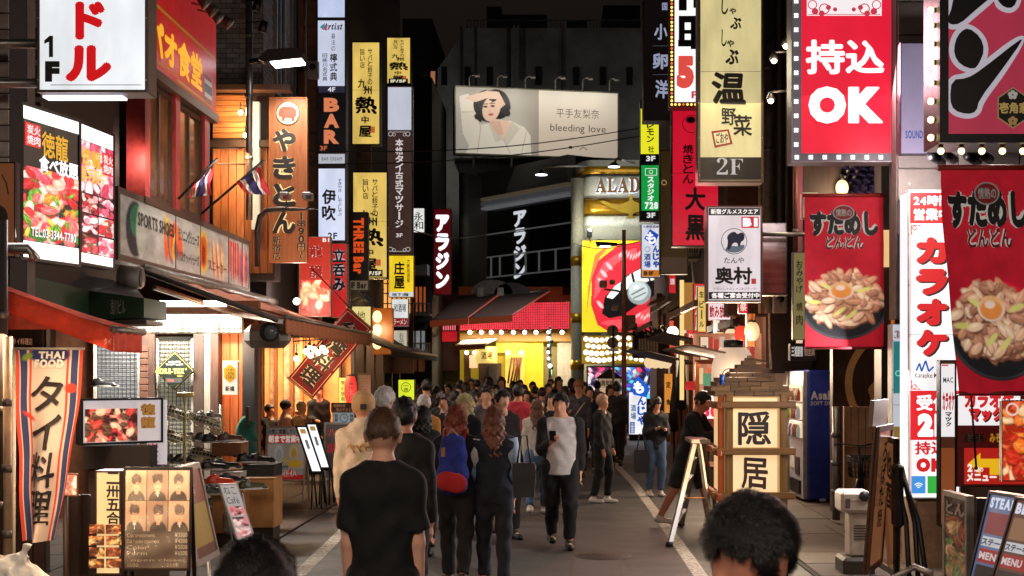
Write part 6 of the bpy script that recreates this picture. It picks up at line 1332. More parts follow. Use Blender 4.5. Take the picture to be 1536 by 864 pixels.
for z,q,m_ in ((3.0,22.4,(104,74,54)),(3.3,27.0,(70,46,34)),(3.05,32.0,(90,62,46)),(3.2,37.5,(80,56,40))):
    t=thing('shop_eave',{22.4:'wide brown eave just behind the big paper lantern',27.0:'dark timber eave nearest the big paper lantern',32.0:'brown eave in the middle of the izakaya row',37.5:'small eave farthest along the izakaya row'}[q],'eave',(2.7,q,z))
    for j in range(12):MB().bbox(1.95,3.1,q-2.4+j*.4,q-2.02+j*.4,z,z+.03,.006,mat(m_,.6,nz=.3,streak=2),Matrix.Translation((0,0,z)) @ Matrix.Rotation(.22,4,'Y') @ Matrix.Translation((0,0,-z+.35-.6))).build('plank',None,t)
    MB().box(1.93,1.99,q-2.4,q+2.4,z-.12,z-.03).build('fascia',mat(m_,.6),t)
Yv=21.5
sv=thing('lit_alcove_shop','bright pink and orange shop interior with red frames behind the lantern','shopfront',P(1085,700,24))
bw=lambda x0,y0,x1,y1,Y,c,e,nm,th=.06,**k:MB().box(PX(x0,Y),PX(x1,Y),Y,Y+th,PZ(y1,Y),PZ(y0,Y)).build(nm,mat(c,.5,em=e,**k),sv)
bw(1040,500,1142,700,24.0,(240,160,120),.55,'back_wall',emn=.7);bw(1043,545,1049,720,22.8,(196,96,40),.05,'post');bw(1043,540,1080,546,22.8,(196,96,40),.05,'lintel')
bw(1053,585,1078,628,22.9,(250,240,240),.9,'menu_poster');bw(1028,572,1044,585,23.2,(190,20,30),.6,'red_box');bw(1060,628,1090,660,22.9,(150,30,40),.3,'red_cloth')
bw(1020,420,1026,600,26.0,(255,216,140),1.0,'lit_strip');bw(1026,424,1042,495,26.0,(230,160,80),.45,'wood_panel');bw(1055,560,1068,580,23.6,(120,200,150),.4,'green_poster')
for k in range(8):bw(1062+k*9,505+4*(k % 2),1069+k*9,540,23.7,random.choice([(240,120,110),(250,220,200),(226,80,70)]),.5,'paper_menu')
mb=MB();text_mesh(mb,'串',PX(1055,22.8),PX(1068,22.8),PZ(604,22.8),PZ(588,22.8),22.86,mat((24,18,18),.6),.05);mb.build('lettering',None,sv)
mb=MB();text_mesh(mb,'50',PX(1054,22.8),PX(1078,22.8),PZ(626,22.8),PZ(608,22.8),22.86,mat((226,30,70),.6,em=.8),.08);mb.build('lettering',None,sv)
lamp('AREA',P(1085,520,22.4),90,(1,.72,.48),1.4,to=P(1000,760,20),parent=sv)
for i,(a,b,c,d,Y,col,e,lab,tx) in enumerate((
    (1040,425,1060,500,25,(226,60,60),.8,'red and white striped lit sign under the crimson brush sign','居酒屋'),
    (1062,455,1096,480,24.4,(250,226,230),1.0,'white lit header board under the ox sign','飲み放題'),
    (1003,405,1014,440,32,(220,40,50),.7,'small red lit sign beside the lips billboard','酒'),
    (1108,452,1122,470,20.5,(220,36,46),.8,'tiny red plate under the right corner of the ox sign','祭'))):
    q=Board('small_lit_sign',lab,'sign',a,b,c,d,Y,depth=.15,frame=(60,40,30),fw=.6,face=col,em=e);q.text(tx,a+2,b+3,c-2,d-3,(250,240,236) if col[1] < 100 else (200,40,40),.04,em=.6)
hl_=['first','second','third','fourth','fifth','sixth','seventh','eighth']
for i in range(8):
    px,Y=1128-i*16,20.6+i*1.9;py=497+i*4;col=((255,214,160),(240,70,50),(255,226,180))[i % 3];r=.11
    t=thing('hanging_paper_lantern',f'{hl_[i]} small {("cream", "red", "pale")[i % 3]} paper lantern along the eaves counted from the big lantern','lantern',P(px,py+14,Y));c=P(px,py,Y)
    MB().lathe([(.05,-.14)]+[(r*math.sqrt(max(.1,1-(q/7-1)**2*.8))+.003*(q % 2),-.13+q*.0186) for q in range(15)]+[(.05,.14)],c,mat(col,.6,em=1.05,emn=.4),12).build('lantern_shade',None,t);MB().tube([c+Vector((0,0,.14)),c+Vector((0,0,.34))],.006,black,4).lathe([(.055,.13),(.055,.16)],c,black,10).build('top_ring',None,t)
    if i % 3 == 0:lamp('POINT',c+Vector((-.2,-.2,-.1)),12,(1,.66,.4),.1,parent=t)
for i,(px,y0,y1,Y,c,tx) in enumerate(((1046,430,498,24.6,(250,214,120),'生ビール'),(1030,440,520,26.5,(224,50,46),'焼きとり'),(1014,520,566,30.5,(250,236,214),'鮮魚'),(1050,505,540,23.5,(250,226,190),'酒'),(1120,470,520,20.6,(196,110,60),'串焼'),(996,560,620,34,(236,150,60),'定食'),(1092,560,640,23.3,(250,232,214),'本日のおすすめ'))):
    q=Board('narrow_lit_sign',f'narrow {("yellow beer", "red skewer", "cream fish", "tiny cream sake", "brown skewer", "orange set meal", "cream daily menu")[i]} sign hung on the izakaya row','sign',px,y0,px+13,y1,Y,depth=.12,frame=(50,34,26),fw=.6,face=c,em=.85,emn=.4);q.text(tx,px+3,y0+4,px+10,y1-4,(250,240,230) if c[1] < 60 else (60,30,20),.03,True,.01,em=.5 if c[1] < 60 else 0)
for i in range(6):
    a=1046+i*14;MB().bbox(PX(a,24),PX(a+11,24),23.6,23.95,PZ(690,24),PZ(648-(i % 2)*8,24),.01,mat(random.choice([(120,70,44),(150,96,60),(90,54,40)]),.6,nz=.3)).build('counter_box',None,sv);MB().box(PX(a+1,23.9),PX(a+9,23.9),23.9,23.95,PZ(576,23.9),PZ(552,23.9)).build('menu_strip',mat(random.choice([(250,236,214),(255,220,160),(240,120,90)]),.6,em=.7),sv)
# right hand shutter/lattice shop with small windows (985-1030)
lt=thing('tile_roofed_window_shop','small shop with barred window under tiled eave right of the lips billboard','building',P(1000,660,41))
MB().box(PX(985,41),PX(1030,41),41,44,0,PZ(440,41)).build('wall',mat((96,64,52),.7),lt)
window(lt,PX(985,40.9),PX(1001,40.9),40.9,0,PZ(503,40.9),PZ(452,40.9),mat((214,170,130),.5),mat((60,46,50),.3,em=.06),2,.05)
MB().prism([(PX(972,40.6),PZ(455,40.6)),(PX(1004,40.6),PZ(440,40.6)),(PX(1004,40.6),PZ(446,40.6)),(PX(972,40.6),PZ(459,40.6))],40,41).build('eave',mat((130,96,76),.6),lt)
MB().box(PX(1001,39),PX(1014,39),39,39.2,PZ(510,39),PZ(455,39)).build('pink_panel',mat((216,130,130),.6,em=.12),lt)
for k in range(7):MB().box(PX(958+k*4.4,38.6),PX(960.5+k*4.4,38.6),38.5,38.6,PZ(532,38.6),PZ(507,38.6)).build('lattice_bar',mat((206,170,130),.5,em=.05),lt)
MB().bbox(PX(950,38.7),PX(1010,38.7),38.7,39.4,PZ(537,38.7),PZ(503,38.7),.03,mat((60,42,36),.7)).build('lattice_box',None,lt)
for i,px in enumerate((974,983,992,1000)):
    t=thing('round_paper_lantern',('first cream lantern of four from the left under the lattice','second cream lantern from the left under the lattice','third cream lantern from the left under the lattice','last cream lantern of four under the lattice')[i],'lantern',P(px,553,37),'cream lanterns under the lattice');MB().ball(P(px,544,37),.14,mat((250,216,170),.5,em=.9),10,(1,1,1.1)).build('lantern_shade',None,t);MB().lathe([(.06,0),(.06,.03)],P(px,536,37),black,8).build('top_ring',None,t)
t=thing('potted_branch','dark twisted leafy branches over the lattice box','plant',P(975,505,38.4));mb=MB()
for k in range(9):mb.tube([P(955+k*5,508,38.4),P(958+k*5+random.uniform(-4,4),500,38.3),P(953+k*5+random.uniform(-6,6),494,38.2)],.025,mat((26,26,22),.8),5)
mb.build('branch',None,t);lf=MB()
for k in range(120):
    p=P(950+random.random()*50,491+random.random()*14,38.3);a=Vector((random.uniform(-1,1),random.uniform(-1,1),random.uniform(-1,1))).normalized()*.09;b=a.cross(Vector((0,0,1)))*.5;lf.add([p-a,p+b,p+a,p-b],[(0,1,2,3)])
stuff(lf.build('leaves',mat((36,44,30),.6),t))
# bright monja stand sign and food kiosk poster
s=Board('monja_street_sign','tall white standing sign with blue arrow shaped hiragana top','sign',943,588,970,652,41.0,depth=.25,frame=(40,40,50),fw=.6,face=(236,240,246),em=1.1)
s.poly([(946,578),(957,563),(975,583),(969,596),(950,592)],(30,96,214),.9,'blue_arrow',.012).text('も',950,571,966,591,(246,250,255),.06,em=1.3,off=.02).text('んじゃ',956,594,969,638,(30,90,210),.05,True,em=.7).text('酒場',946,606,954,630,(60,110,190),.02,True,em=.4).ring(951,599,3.5,3,(230,170,60),.6).panel(945,633,952,650,(40,90,190),.6).text('大衆食堂',946,634,951,649,(240,244,250),.02,True,em=.8,off=.006)
s.arm(957,652,.01,1,.01)
MB().box(PX(944,41),PX(969,41),41.05,41.2,0,PZ(652,41)).build('stand',blackm,s.t)
s=Board('food_menu_panel','pale lit panel of round dish photos left of the blue arrow sign','sign',897,567,931,645,41.5,depth=.4,frame=(120,96,80),fw=1,face=(206,176,140),em=.55)
A=Art(34,70,(200,176,150));A.blobs(0,.05,1,.7,[(240,190,40),(226,90,50),(250,240,220),(200,60,40)],26,.04,.07,7);s.art(A,899,582,929,643,.75)
s.text('1周年記念',900,570,928,579,(120,30,30),.03).text('260',906,585,924,595,(250,190,40),.06,em=.8,off=.006)
MB().prism([(PX(893,41.4),PZ(568,41.4)),(PX(935,41.4),PZ(568,41.4)),(PX(914,41.4),PZ(552,41.4))],41.2,41.8).build('roof',mat((60,40,34),.6),s.t)
MB().box(PX(899,41.5),PX(929,41.5),41.5,41.8,0,PZ(645,41.5)).build('stand',mat((130,110,96),.6),s.t)
for i,(px,y0,y1,Y) in enumerate(((1011,562,670,30),(1022,556,640,27))):
    t=thing('closed_parasol',('closed black parasol standing by the izakaya row','second slim black parasol nearer the lantern')[i],'parasol',P(px,y1,Y));MB().lathe([(.02,0),(.02,.3),(.11,.35),(.09,.9),(.03,1.35),(.01,1.45)],(PX(px,Y),Y,PZ(y1,Y)),black,10).build('canopy',None,t);MB().tube([(PX(px,Y),Y,0),(PX(px,Y),Y,PZ(y1,Y)+.35)],.02,blackm,6).build('pole',None,t)
t=thing('round_wall_spot','bright round spotlight on the pink wall panel','lamp',P(1009,498,30));MB().ball(P(1009,498,30),.12,glow((255,240,220),7,False),10,(1,.5,1)).build('bulb',None,t);MB().tube([P(1009,498,30.0),P(1024,504,30.4)],.04,black,6).build('arm',None,t);lamp('POINT',P(1009,500,29.7),20,(1,.8,.6),.1,parent=t)

# big paper lantern
Yl=20.2;cx,cz=PX(1100,Yl),PZ(568,Yl)
t=thing('big_paper_lantern','large cream paper lantern with black round crest behind the timber sign','lantern',P(1100,640,Yl))
prof=[];H=.44;R=.31
for i in range(29):
    u=i/28*2-1;prof.append((R*(1-.42*abs(u)**3.2)+.004*(i % 2),u*H))
lm=mat((255,220,190),.6,em=.62,emn=.18,nz=.05)
MB().lathe(prof,(cx,Yl,cz),lm,32).build('lantern_shade',None,t);MB().lathe([(.14,H),(.14,H+.1),(.12,H+.11)],(cx,Yl,cz),black,20).build('top_ring',None,t);MB().lathe([(.16,-H-.05),(.16,-H)],(cx,Yl,cz),black,20).build('bottom_ring',None,t)
cyl=Warp(lambda v:Vector((cx+math.sin((v.x-cx)/R)*(R+.012+v.y),Yl-math.cos((v.x-cx)/R)*(R+.012+v.y),v.z)))
mb=MB();n=36;cxx,czz=cx-.09,cz+.03
vs=[cyl @ Vector((cxx+r*math.cos(2*math.pi*i/n),0,czz+r*math.sin(2*math.pi*i/n))) for r in (.115,.103) for i in range(n)];mb.add(vs,[(i,(i+1) % n,n+(i+1) % n,n+i) for i in range(n)])
text_mesh(mb,'心',cxx-.08,cxx+.08,czz-.075,czz+.075,.002,None,.09,False,.04,cyl);mb.build('crest',mat((26,22,24),.6),t)
lamp('POINT',(cx-.1,Yl-.5,cz),12,(1,.8,.6),.25,parent=t)

# timber lantern tower sign
Yt2=16.0;t=thing('timber_tower_sign','square timber framed lit tower sign with stepped shingle roof and two kanji','sign',P(1130,830,Yt2+.4))
x0,x1=PX(1078,Yt2),PX(1184,Yt2);D=.78
tw=mat((196,138,60),.5,nz=.3,sc=6,streak=1,bump=.2,em=.04);tw2=mat((186,124,50),.5,nz=.3,sc=6,streak=2,bump=.2,em=.04)
glowp=mat((255,214,160),.5,em=.95,emn=.12,nz=.03)
MB().box(x0+.06,x1-.06,Yt2+.03,Yt2+D-.03,PZ(790,Yt2),PZ(595,Yt2)).build('inner_box',mat((250,196,130),.5,em=.5),t)
for (ya,yb_) in ((597,607),(614,671),(682,738)):
    MB().box(PX(1100,Yt2),PX(1166,Yt2),Yt2+.012,Yt2+.02,PZ(yb_,Yt2),PZ(ya,Yt2)).build('paper_pane',glowp,t);MB().box(x0+.02,x0+.03,Yt2+.12,Yt2+D-.12,PZ(yb_,Yt2),PZ(ya,Yt2)).build('side_pane',mat((255,200,140),.5,em=.8),t)
for px in (1088,1170):
    for yy in (Yt2-.03,Yt2+D-.1):MB().bbox(PX(px,Yt2),PX(px+11,Yt2),yy,yy+.09,.02,PZ(591,Yt2),.008,tw).build('post',None,t)
MB().bbox(x0,x0+.07,Yt2+.02,Yt2+.1,.02,PZ(591,Yt2),.008,mat((214,96,36),.5,em=.18)).build('post',None,t)
for py in (606,676,742,800):
    MB().bbox(PX(1066,Yt2),PX(1192,Yt2),Yt2-.09,Yt2-.031,PZ(py+6,Yt2),PZ(py-4,Yt2),.008,tw2).build('rail',None,t);MB().bbox(PX(1072,Yt2),PX(1072,Yt2)+.06,Yt2-.2,Yt2+D+.2,PZ(py+7,Yt2),PZ(py-3,Yt2),.008,mat((206,90,40),.5,nz=.2,em=.1)).build('side_rail',None,t)
mb=MB();text_mesh(mb,'隠',PX(1107,Yt2),PX(1157,Yt2),PZ(668,Yt2),PZ(617,Yt2),Yt2,mat((30,20,16),.6),.02,False,.02);mb.build('lettering',None,t)
mb=MB();text_mesh(mb,'居',PX(1112,Yt2),PX(1152,Yt2),PZ(734,Yt2),PZ(686,Yt2),Yt2,mat((60,34,24),.6),.02,False,.02);mb.build('lettering',None,t)
mb=MB();text_mesh(mb,'隠居',x0-.0,x0+.001,PZ(734,Yt2),PZ(620,Yt2),Yt2,black,0);
rfm=[mat(c,.7,nz=.4,sc=7,streak=2,bump=.4) for c in ((122,88,50),(104,74,42),(138,102,60))]
for i,(a,b,y,th) in enumerate(((1072,1190,587,5),(1066,1184,580,4),(1076,1176,573,4),(1080,1166,567,3),(1097,1166,560,3),(1103,1158,553,3),(1110,1149,547,3),(1119,1141,541,3),(1124,1138,537,3),(1128,1136,533,3))):
    w_=(PX(b,Yt2)-PX(a,Yt2));k=max(1,int(w_/.22));yc=Yt2+D/2
    for j in range(k):
        xa=PX(a,Yt2)+w_*j/k;dd=w_*.45
        MB().bbox(xa,xa+w_/k-.004,yc-dd,yc+dd,PZ(y+th+2.5,Yt2)+random.uniform(-.004,.004),PZ(y-.5,Yt2),.004,random.choice(rfm)).build('shingle',None,t)
lamp('AREA',(PX(1133,Yt2),Yt2-.2,PZ(680,Yt2)),16,(1,.78,.5),.7,to=(PX(1100,Yt2),11,.3),parent=t)
lamp('AREA',(x0-.15,Yt2+.4,PZ(690,Yt2)),4,(1,.66,.38),.7,to=(x0-2,17,.4),parent=t)
# can on the roof
t=thing('drink_can','small blue drink can left on the shingle roof','can',P(1083,575,15.9));MB().lathe([(.026,0),(.03,.01),(.03,.1),(.026,.115)],P(1083,577,15.9),mat((50,90,170),.3,.5),14).build('body',None,t);MB().lathe([(.024,.116),(.024,.119)],P(1083,577,15.9),alu,14).build('lid',None,t)
# vending machine
Yw=21;t=thing('vending_machine','dark blue drinks vending machine with lit bottle shelves facing the street','vending machine',(PX(1228,Yw),Yw+.6,0))
xa,xb=PX(1205,Yw),PX(1256,Yw);zt=PZ(555,Yw);Yw2=Yw+1.25
MB().bbox(xa+.06,xb+.12,Yw,Yw2,.06,zt,.03,mat((38,58,160),.35,nz=.15)).build('cabinet',None,t)
MB().box(xa,xa+.06,Yw+.02,Yw2-.02,.08,zt-.02).build('front_door',mat((170,170,176),.4,.2),t)
for k in range(3):
    z0=.98+k*.27;MB().box(xa-.02,xa-.002,Yw+.08,Yw2-.08,z0,z0+.235).build('display_pane',mat((255,226,190),.2,em=.85,emn=.3),t)
    for j in range(10):
        y=Yw+.14+j*.103;MB().lathe([(.026,0),(.03,.02),(.03,.13),(.012,.17),(.012,.19)],(xa-.05,y,z0+.01),mat(random.choice([(190,60,40),(60,90,160),(214,190,120),(90,140,70),(230,230,226)]),.3,em=.2),8).build('bottle',None,t)
MB().box(xa-.02,xa-.001,Yw+.3,Yw+.62,.42,.68).build('coin_panel',mat((60,60,66),.4,.4),t);MB().box(xa-.03,xa-.001,Yw+.2,Yw2-.2,.14,.34).build('delivery_flap',blackm,t);MB().box(xa-.015,xa-.001,Yw+.7,Yw+1.1,.5,.8).build('panel',mat((200,196,190),.5),t)
for (tx,a,b,c,d,bo) in (('Asahi',1216,586,1252,600,.05),('SOFT DRINKS',1216,602,1264,608,.02)):
    mb=MB();text_mesh(mb,tx,PX(a,Yw),PX(c,Yw),PZ(d,Yw),PZ(b,Yw),Yw-.004,mat((206,206,220),.5),bo,False,.02 if 'A' == tx[0] else 0);mb.build('lettering',None,t)
MB().box(PX(1229,Yw),PX(1239,Yw),Yw-.006,Yw-.001,PZ(752,Yw),PZ(748,Yw)).build('label',mat((190,190,190),.5),t)
lamp('AREA',(xa-.08,Yw+.6,1.4),12,(1,.9,.75),.9,to=(xa-2,Yw+.6,.6),parent=t)
# second machine front seen behind
s2=copy_tree(t);s2.location=Vector(t.location)+Vector((-.02,1.3,0));s2['label']='second vending machine standing behind the dark blue one';tag(t,group='vending machines');s2['group']='vending machines'
drain_pipe(1254,610,780,18.2,.05,'grey steel standpipe beside the crested timber wall')
lk=thing('locker_panel','beige ribbed folding door leaning beside the bicycle','door panel',P(1290,745,18.9))
for k in range(4):MB().bbox(PX(1266+k*11,18.9),PX(1276.4+k*11,18.9),18.9,18.98,PZ(735,18.9),PZ(610,18.9),.006,mat((176,136,108),.6,nz=.15)).build('panel',None,lk)
MB().box(PX(1266,18.9),PX(1310,18.9),18.87,18.9,PZ(672,18.9),PZ(670,18.9)).build('rail',mat((120,90,70),.5),lk)
# bicycle front with basket
Yb2=17.6;t=thing('parked_bicycle','bicycle with black wire basket parked by the beige door','bicycle',(PX(1296,Yb2),Yb2+.4,0))
def wheel(c,r,par):
    mb=MB();n=28;mb.tube([c+Vector((.1*math.cos(2*math.pi*i/n),r*math.cos(2*math.pi*i/n),r*math.sin(2*math.pi*i/n))) for i in range(n+1)],.018,black,6);o=mb.build('wheel',None,par);mb=MB()
    for k in range(12):mb.tube([c,c+Vector((.1*math.cos(k*.5236),(r-.02)*math.cos(k*.5236),(r-.02)*math.sin(k*.5236)))],.002,steel,3)
    mb.build('spokes',None,o)
fw_=Vector((PX(1294,Yb2),Yb2+.25,.31));bw_=fw_+Vector((.28,1.0,0));wheel(fw_,.3,t);wheel(bw_,.3,t)
hd=fw_+Vector((.03,.08,.62));st_=bw_+Vector((-.06,-.2,.5));bb_=fw_+Vector((.14,.5,-.02));fm_=mat((30,40,70),.35,.3)
MB().tube([fw_,hd],.014,fm_,6).tube([hd,bb_],.018,fm_,6).tube([bb_,st_],.016,fm_,6).tube([bb_,bw_],.012,fm_,6).tube([st_,bw_],.011,fm_,6).build('frame',None,t)
MB().bbox(st_.x-.08,st_.x+.08,st_.y-.12,st_.y+.12,st_.z,st_.z+.05,.02,black).build('saddle',None,t);MB().tube([hd,hd+Vector((0,0,.1)),hd+Vector((-.25,.12,.12)),hd+Vector((-.27,.22,.1))],.012,blackm,6).tube([hd+Vector((0,0,.1)),hd+Vector((.25,.12,.12)),hd+Vector((.27,.22,.1))],.012,blackm,6).build('handlebar',None,t)
bk=MB();o_=hd+Vector((-.0,-.22,-.08))
for k in range(9):
    f_=-.18+.36*k/8
    for yy in (-.13,.13):bk.tube([o_+Vector((f_*.85,yy*.8,-.2)),o_+Vector((f_,yy,.06))],.004,black,4)
    if k < 7:g_=-.13+.26*k/6;bk.tube([o_+Vector((-.155,g_*.8,-.2)),o_+Vector((-.18,g_,.06))],.004,black,4).tube([o_+Vector((.155,g_*.8,-.2)),o_+Vector((.18,g_,.06))],.004,black,4)
for zq,e in ((.06,1),(0,.96),(-.07,.93),(-.14,.89),(-.2,.85)):bk.tube([o_+Vector((a*.18*e,b*.13*e,zq)) for a,b in ((-1,-1),(1,-1),(1,1),(-1,1),(-1,-1))],.006 if zq == .06 else .004,black,4,smooth=False)
bk.build('basket',None,t)

# air conditioners, meters, ducts and cables on the walls between the signs
acm=mat((176,172,162),.5,nz=.25,sc=5)
def ac_unit(x,y,z,sg,lab,kind='air_conditioner'):# hangs on a wall facing +x (sg 1) or -x (sg -1)
    t=thing(kind,lab,'air conditioner' if kind[0] == 'a' else 'meter box',(x,y,z),'units on the upper walls');xa,xb=sorted((x,x+sg*.3));MB().bbox(xa,xb,y-.38,y+.38,z,z+.55,.02,acm).build('housing',None,t)
    f=MB()
    for k in range(7):f.box(min(xb,xb) if sg > 0 else xa-.012,xb+.012 if sg > 0 else xa,y-.28,y+.1,z+.1+k*.055,z+.12+k*.055)
    for k in range(5):f.box(xa+.03+k*.05,xa+.05+k*.05,y-.392,y-.38,z+.08,z+.46)
    f.build('grille',mat((60,58,56),.6),t);MB().box(xa,xb,y-.42,y+.42,z-.05,z-.005).build('bracket',mat((90,86,80),.5,.5),t)
    MB().tube([(x+sg*.1,y+.34,z),(x+sg*.06,y+.36,z-.5),(x+sg*.05,y+.3,z-1.4)],.025,mat((190,186,176),.6),6).build('hose',None,t)
pl_=[(-4.83,32.4,4.3,1),(-4.83,34.5,5.6,1),(-4.83,38,4.9,1),(-4.83,41,6.4,1),(-5.0,26.0,5.5,1),(3.03,25.2,4.3,-1),(3.03,27.4,5.4,-1),(3.03,30.5,4.4,-1),(3.03,34,5.8,-1),(3.03,38,4.6,-1),(3.45,22.3,3.4,-1)]
wh2=['nearest on the left wall behind the yellow signs','second on the left wall behind the massage sign','low one far along the left wall','highest far along the left wall','under the tall windows of the tiled building','above the eave behind the ox sign','behind the crimson brush sign','beside the olive unlit sign','high one over the izakaya row','farthest over the izakaya row','beside the brushed metal panel']
for (x,y,z,sg),w_ in zip(pl_,wh2):ac_unit(x,y,z,sg,'grey wall mounted air conditioner, '+w_)
r=np.random.default_rng(4)
cl=['left wall low','left wall middle','left wall high','left wall far','right wall low','right wall middle','right wall high','right wall far']
for i in range(8):
    x=-4.8 if i < 4 else 3.0;y0=24.5+(i % 4)*1.4+(6 if i < 4 else 0);z0=3.7+(i % 4)*.9;t=thing('wall_cable_bundle',f'black cable bundle sagging along the {cl[i]}','cable',(x,y0,z0));mb=MB()
    for q in range(4):a,b=r.uniform(.1,.5),r.uniform(0,3);mb.tube([(x+.02*q*(1 if x < 0 else -1),y0+u*.45,z0-a*math.sin(u/16*math.pi*2+b)*.5-q*.05) for u in range(17)],.012,black,4)
    mb.build('wires',None,t);MB().box(x-.06,x+.06,y0+1,y0+1.2,z0-.25,z0+.05).build('junction_box',mat((120,116,108),.6),t)
for i,(px,Y,lab) in enumerate(((1152,22.4,'grey duct running up beside the ox sign'),(1140,22.3,'thin pale conduit right of the cream hotpot sign'),(1193,18.2,'rusty conduit above the rice bowl banner'),(458,26.9,'pale conduit on the brown pillar by the white signs'))):drain_pipe(px,-20,470 if px > 1000 else 230,Y,(.09,.03,.03,.03)[i],lab,mat(((104,98,94),(150,140,130),(120,80,60),(150,130,110))[i],.5,.3,nz=.3,sc=4))
for i,(px,py,Y) in enumerate(((1158,470,22.2),(1200,330,18.3),(462,120,27.0))):
    t=thing('meter_box',('grey meter box under the brushed metal panel','small meter box on the dark timber wall above the banner','small meter box on the brown pillar')[i],'meter box',P(px,py,Y));MB().bbox(PX(px,Y),PX(px,Y)+.22,Y-.12,Y,PZ(py,Y),PZ(py,Y)+.34,.015,mat((150,146,138),.5,nz=.3)).build('case',None,t);MB().tube([(PX(px,Y)+.11,Y-.135,PZ(py,Y)+.22),(PX(px,Y)+.11,Y-.12,PZ(py,Y)+.22)],.06,mat((40,40,44),.2),14).build('dial',None,t)
# ---------------- ladder, boards, stands ----------------
def aframe(name,lab,x0,y0,x1,y1,Y,col,frame,lean=.18,texts=None,art=None,em=.0,Y1=None,fw=3,group=None,leg=True,depth=.03):
    s=Board(name,lab,'sign stand',x0,y0,x1,y1,Y,Y1,depth=depth,frame=frame,fw=fw,face=col,em=em,emn=.2 if em else 0,lean=-lean,group=group)
    if leg:
        zb=s.M.translation.z
        for u in (.04,.96):
            a=s.M @ Vector((s.w*u,.03,s.h));b=s.M @ Vector((s.w*u,.03,s.h));b=Vector((a.x,a.y+math.tan(lean)*a.z+.12,.02));MB().tube([a,b],.016,mat(frame,.4,.3),6,smooth=False).build('leg',None,s.t)
            c=s.M @ Vector((s.w*u,.015,.0));
            if c.z > .03:MB().tube([c,Vector((c.x,c.y-math.tan(lean)*c.z*.9,.01))],.016,mat(frame,.4,.3),6,smooth=False).build('leg',None,s.t)
    return s
# ladder
Yl=14.2;t=thing('step_ladder','open aluminium step ladder left of the timber tower sign','ladder',(PX(1040,15),15.4,0))
top1,top2=P(1046,652,17.2),P(1062,652,17.2)
la_=[P(1000,792,GY(794)),P(1016,780,GY(781))];
f1,f2=Vector((PX(1004,15.9),15.9,.01)),Vector((PX(1022,18.0),18.0,.01));g1,g2=Vector((PX(1070,15.9),15.9,.01)),Vector((PX(1078,18.0),18.0,.01))
tp1,tp2=Vector((PX(1042,16.6),16.6,1.14)),Vector((PX(1048,17.3),17.3,1.14))
rail=mat((150,144,138),.4,.7,nz=.2)
for a,b in ((f1,tp1),(f2,tp2)):MB().tube([a,b],.035,rail,4,smooth=False).build('rail',None,t)
for a,b in ((g1,tp1+Vector((.05,0,0))),(g2,tp2+Vector((.05,0,0)))):MB().tube([a,b],.028,mat((160,156,152),.4,.8),4,smooth=False).build('rail',None,t)
for k in range(1,5):MB().tube([f1.lerp(tp1,k/5),f2.lerp(tp2,k/5)],.028,rail,4,smooth=False).build('step',None,t)
MB().tube([g1.lerp(tp1,.5),g2.lerp(tp2,.5)],.015,mat((190,110,60),.5),4).build('step',None,t);MB().tube([f1.lerp(tp1,.45),g1.lerp(tp1,.45)],.01,mat((190,120,70),.5),4).build('brace',None,t);MB().bbox(tp1.x-.05,tp2.x+.06,tp1.y-.05,tp2.y+.05,1.12,1.17,.01,rail).build('top_cap',None,t)
for q in (f1,f2,g1,g2):MB().lathe([(.045,0),(.04,.05)],q,black,8).build('rubber_foot',None,t)
# left board signs
s=aframe('morning_menu_board','white framed pavement board of drinks with red header before the diners',397,640,458,722,21.5,(206,196,186),(206,190,174),.16,em=.12)
s.panel(400,653,455,665,(206,46,40),.35,'red_band').text('元気に営業しています!',400,644,455,652,(40,36,60),.03).text('朝まで営業中!',401,653.5,453,664.5,(250,236,220),.06,em=.4,off=.004).panel(402,712,456,720,(196,30,30),.3,'red_band').text('かんぱい',408,704,446,716,(196,40,36),.05,False,0,(250,240,230),.05,.3,.3,off=.006)
A=Art(44,34,(200,190,180));A.ell(.3,.6,.12,.4,(226,226,220)).ell(.3,.5,.09,.3,(190,196,196)).ell(.7,.7,.12,.28,(240,214,150)).ell(.72,.62,.07,.2,(226,180,60)).ell(.75,.2,.22,.16,(236,190,50)).ell(.46,.36,.08,.1,(226,206,90));s.art(A,401,667,455,703,.12)
s.text('キャベツ',414,698,432,704,(30,30,40),.04,False,0,(240,240,240),.05,off=.006)
for i,(a,b,c,d,Y,lab) in enumerate(((446,640,478,708,20.6,'leaning white lit strip sign nearest the drinks board'),(461,636,490,702,21.2,'leaning white lit strip sign behind the other strip'))):
    t=thing('leaning_light_sign',lab,'sign stand',P(c,720,Y),'leaning lit strip signs')
    A_,B_=P(a,b,Y),P(c-9,d,Y-.4);xd=Vector((.10,0,0));up=(A_-B_)
    n=xd.cross(up).normalized();n=n if n.y < 0 else -n
    def bx(x0,x1,f0,f1,o0,o1):
        p=lambda x,f,o:B_+up*f+Vector((x,0,0))+n*o
        return [p(x,f,o) for x in (x0,x1) for f in (f0,f1) for o in (o0,o1)]
    FF=[(0,1,3,2),(4,6,7,5),(0,4,5,1),(2,3,7,6),(0,2,6,4),(1,5,7,3)]
    MB().add(bx(-.03,.15,-.02,1.02,-.05,0),FF).build('case',black,t);MB().add(bx(0,.12,.02,.98,.001,.006),FF).build('lit_face',mat((240,244,244),.4,em=1.25),t)
    MB().add(bx(.02,.1,.84,.94,.007,.009),FF).build('print',mat((230,180,90),.4,em=.5),t);MB().add(bx(.04,.08,.5,.7,.007,.009),FF).build('print',mat((150,150,150),.4,em=.4),t)
    for k in (0,.14):MB().tube([B_+Vector((k,.1,0)),Vector((B_.x+k+.02,B_.y+.25,0))],.012,black,4).tube([B_+Vector((k,-.02,0)),Vector((B_.x+k,B_.y-.1,0))],.012,black,4).build('leg',None,t)
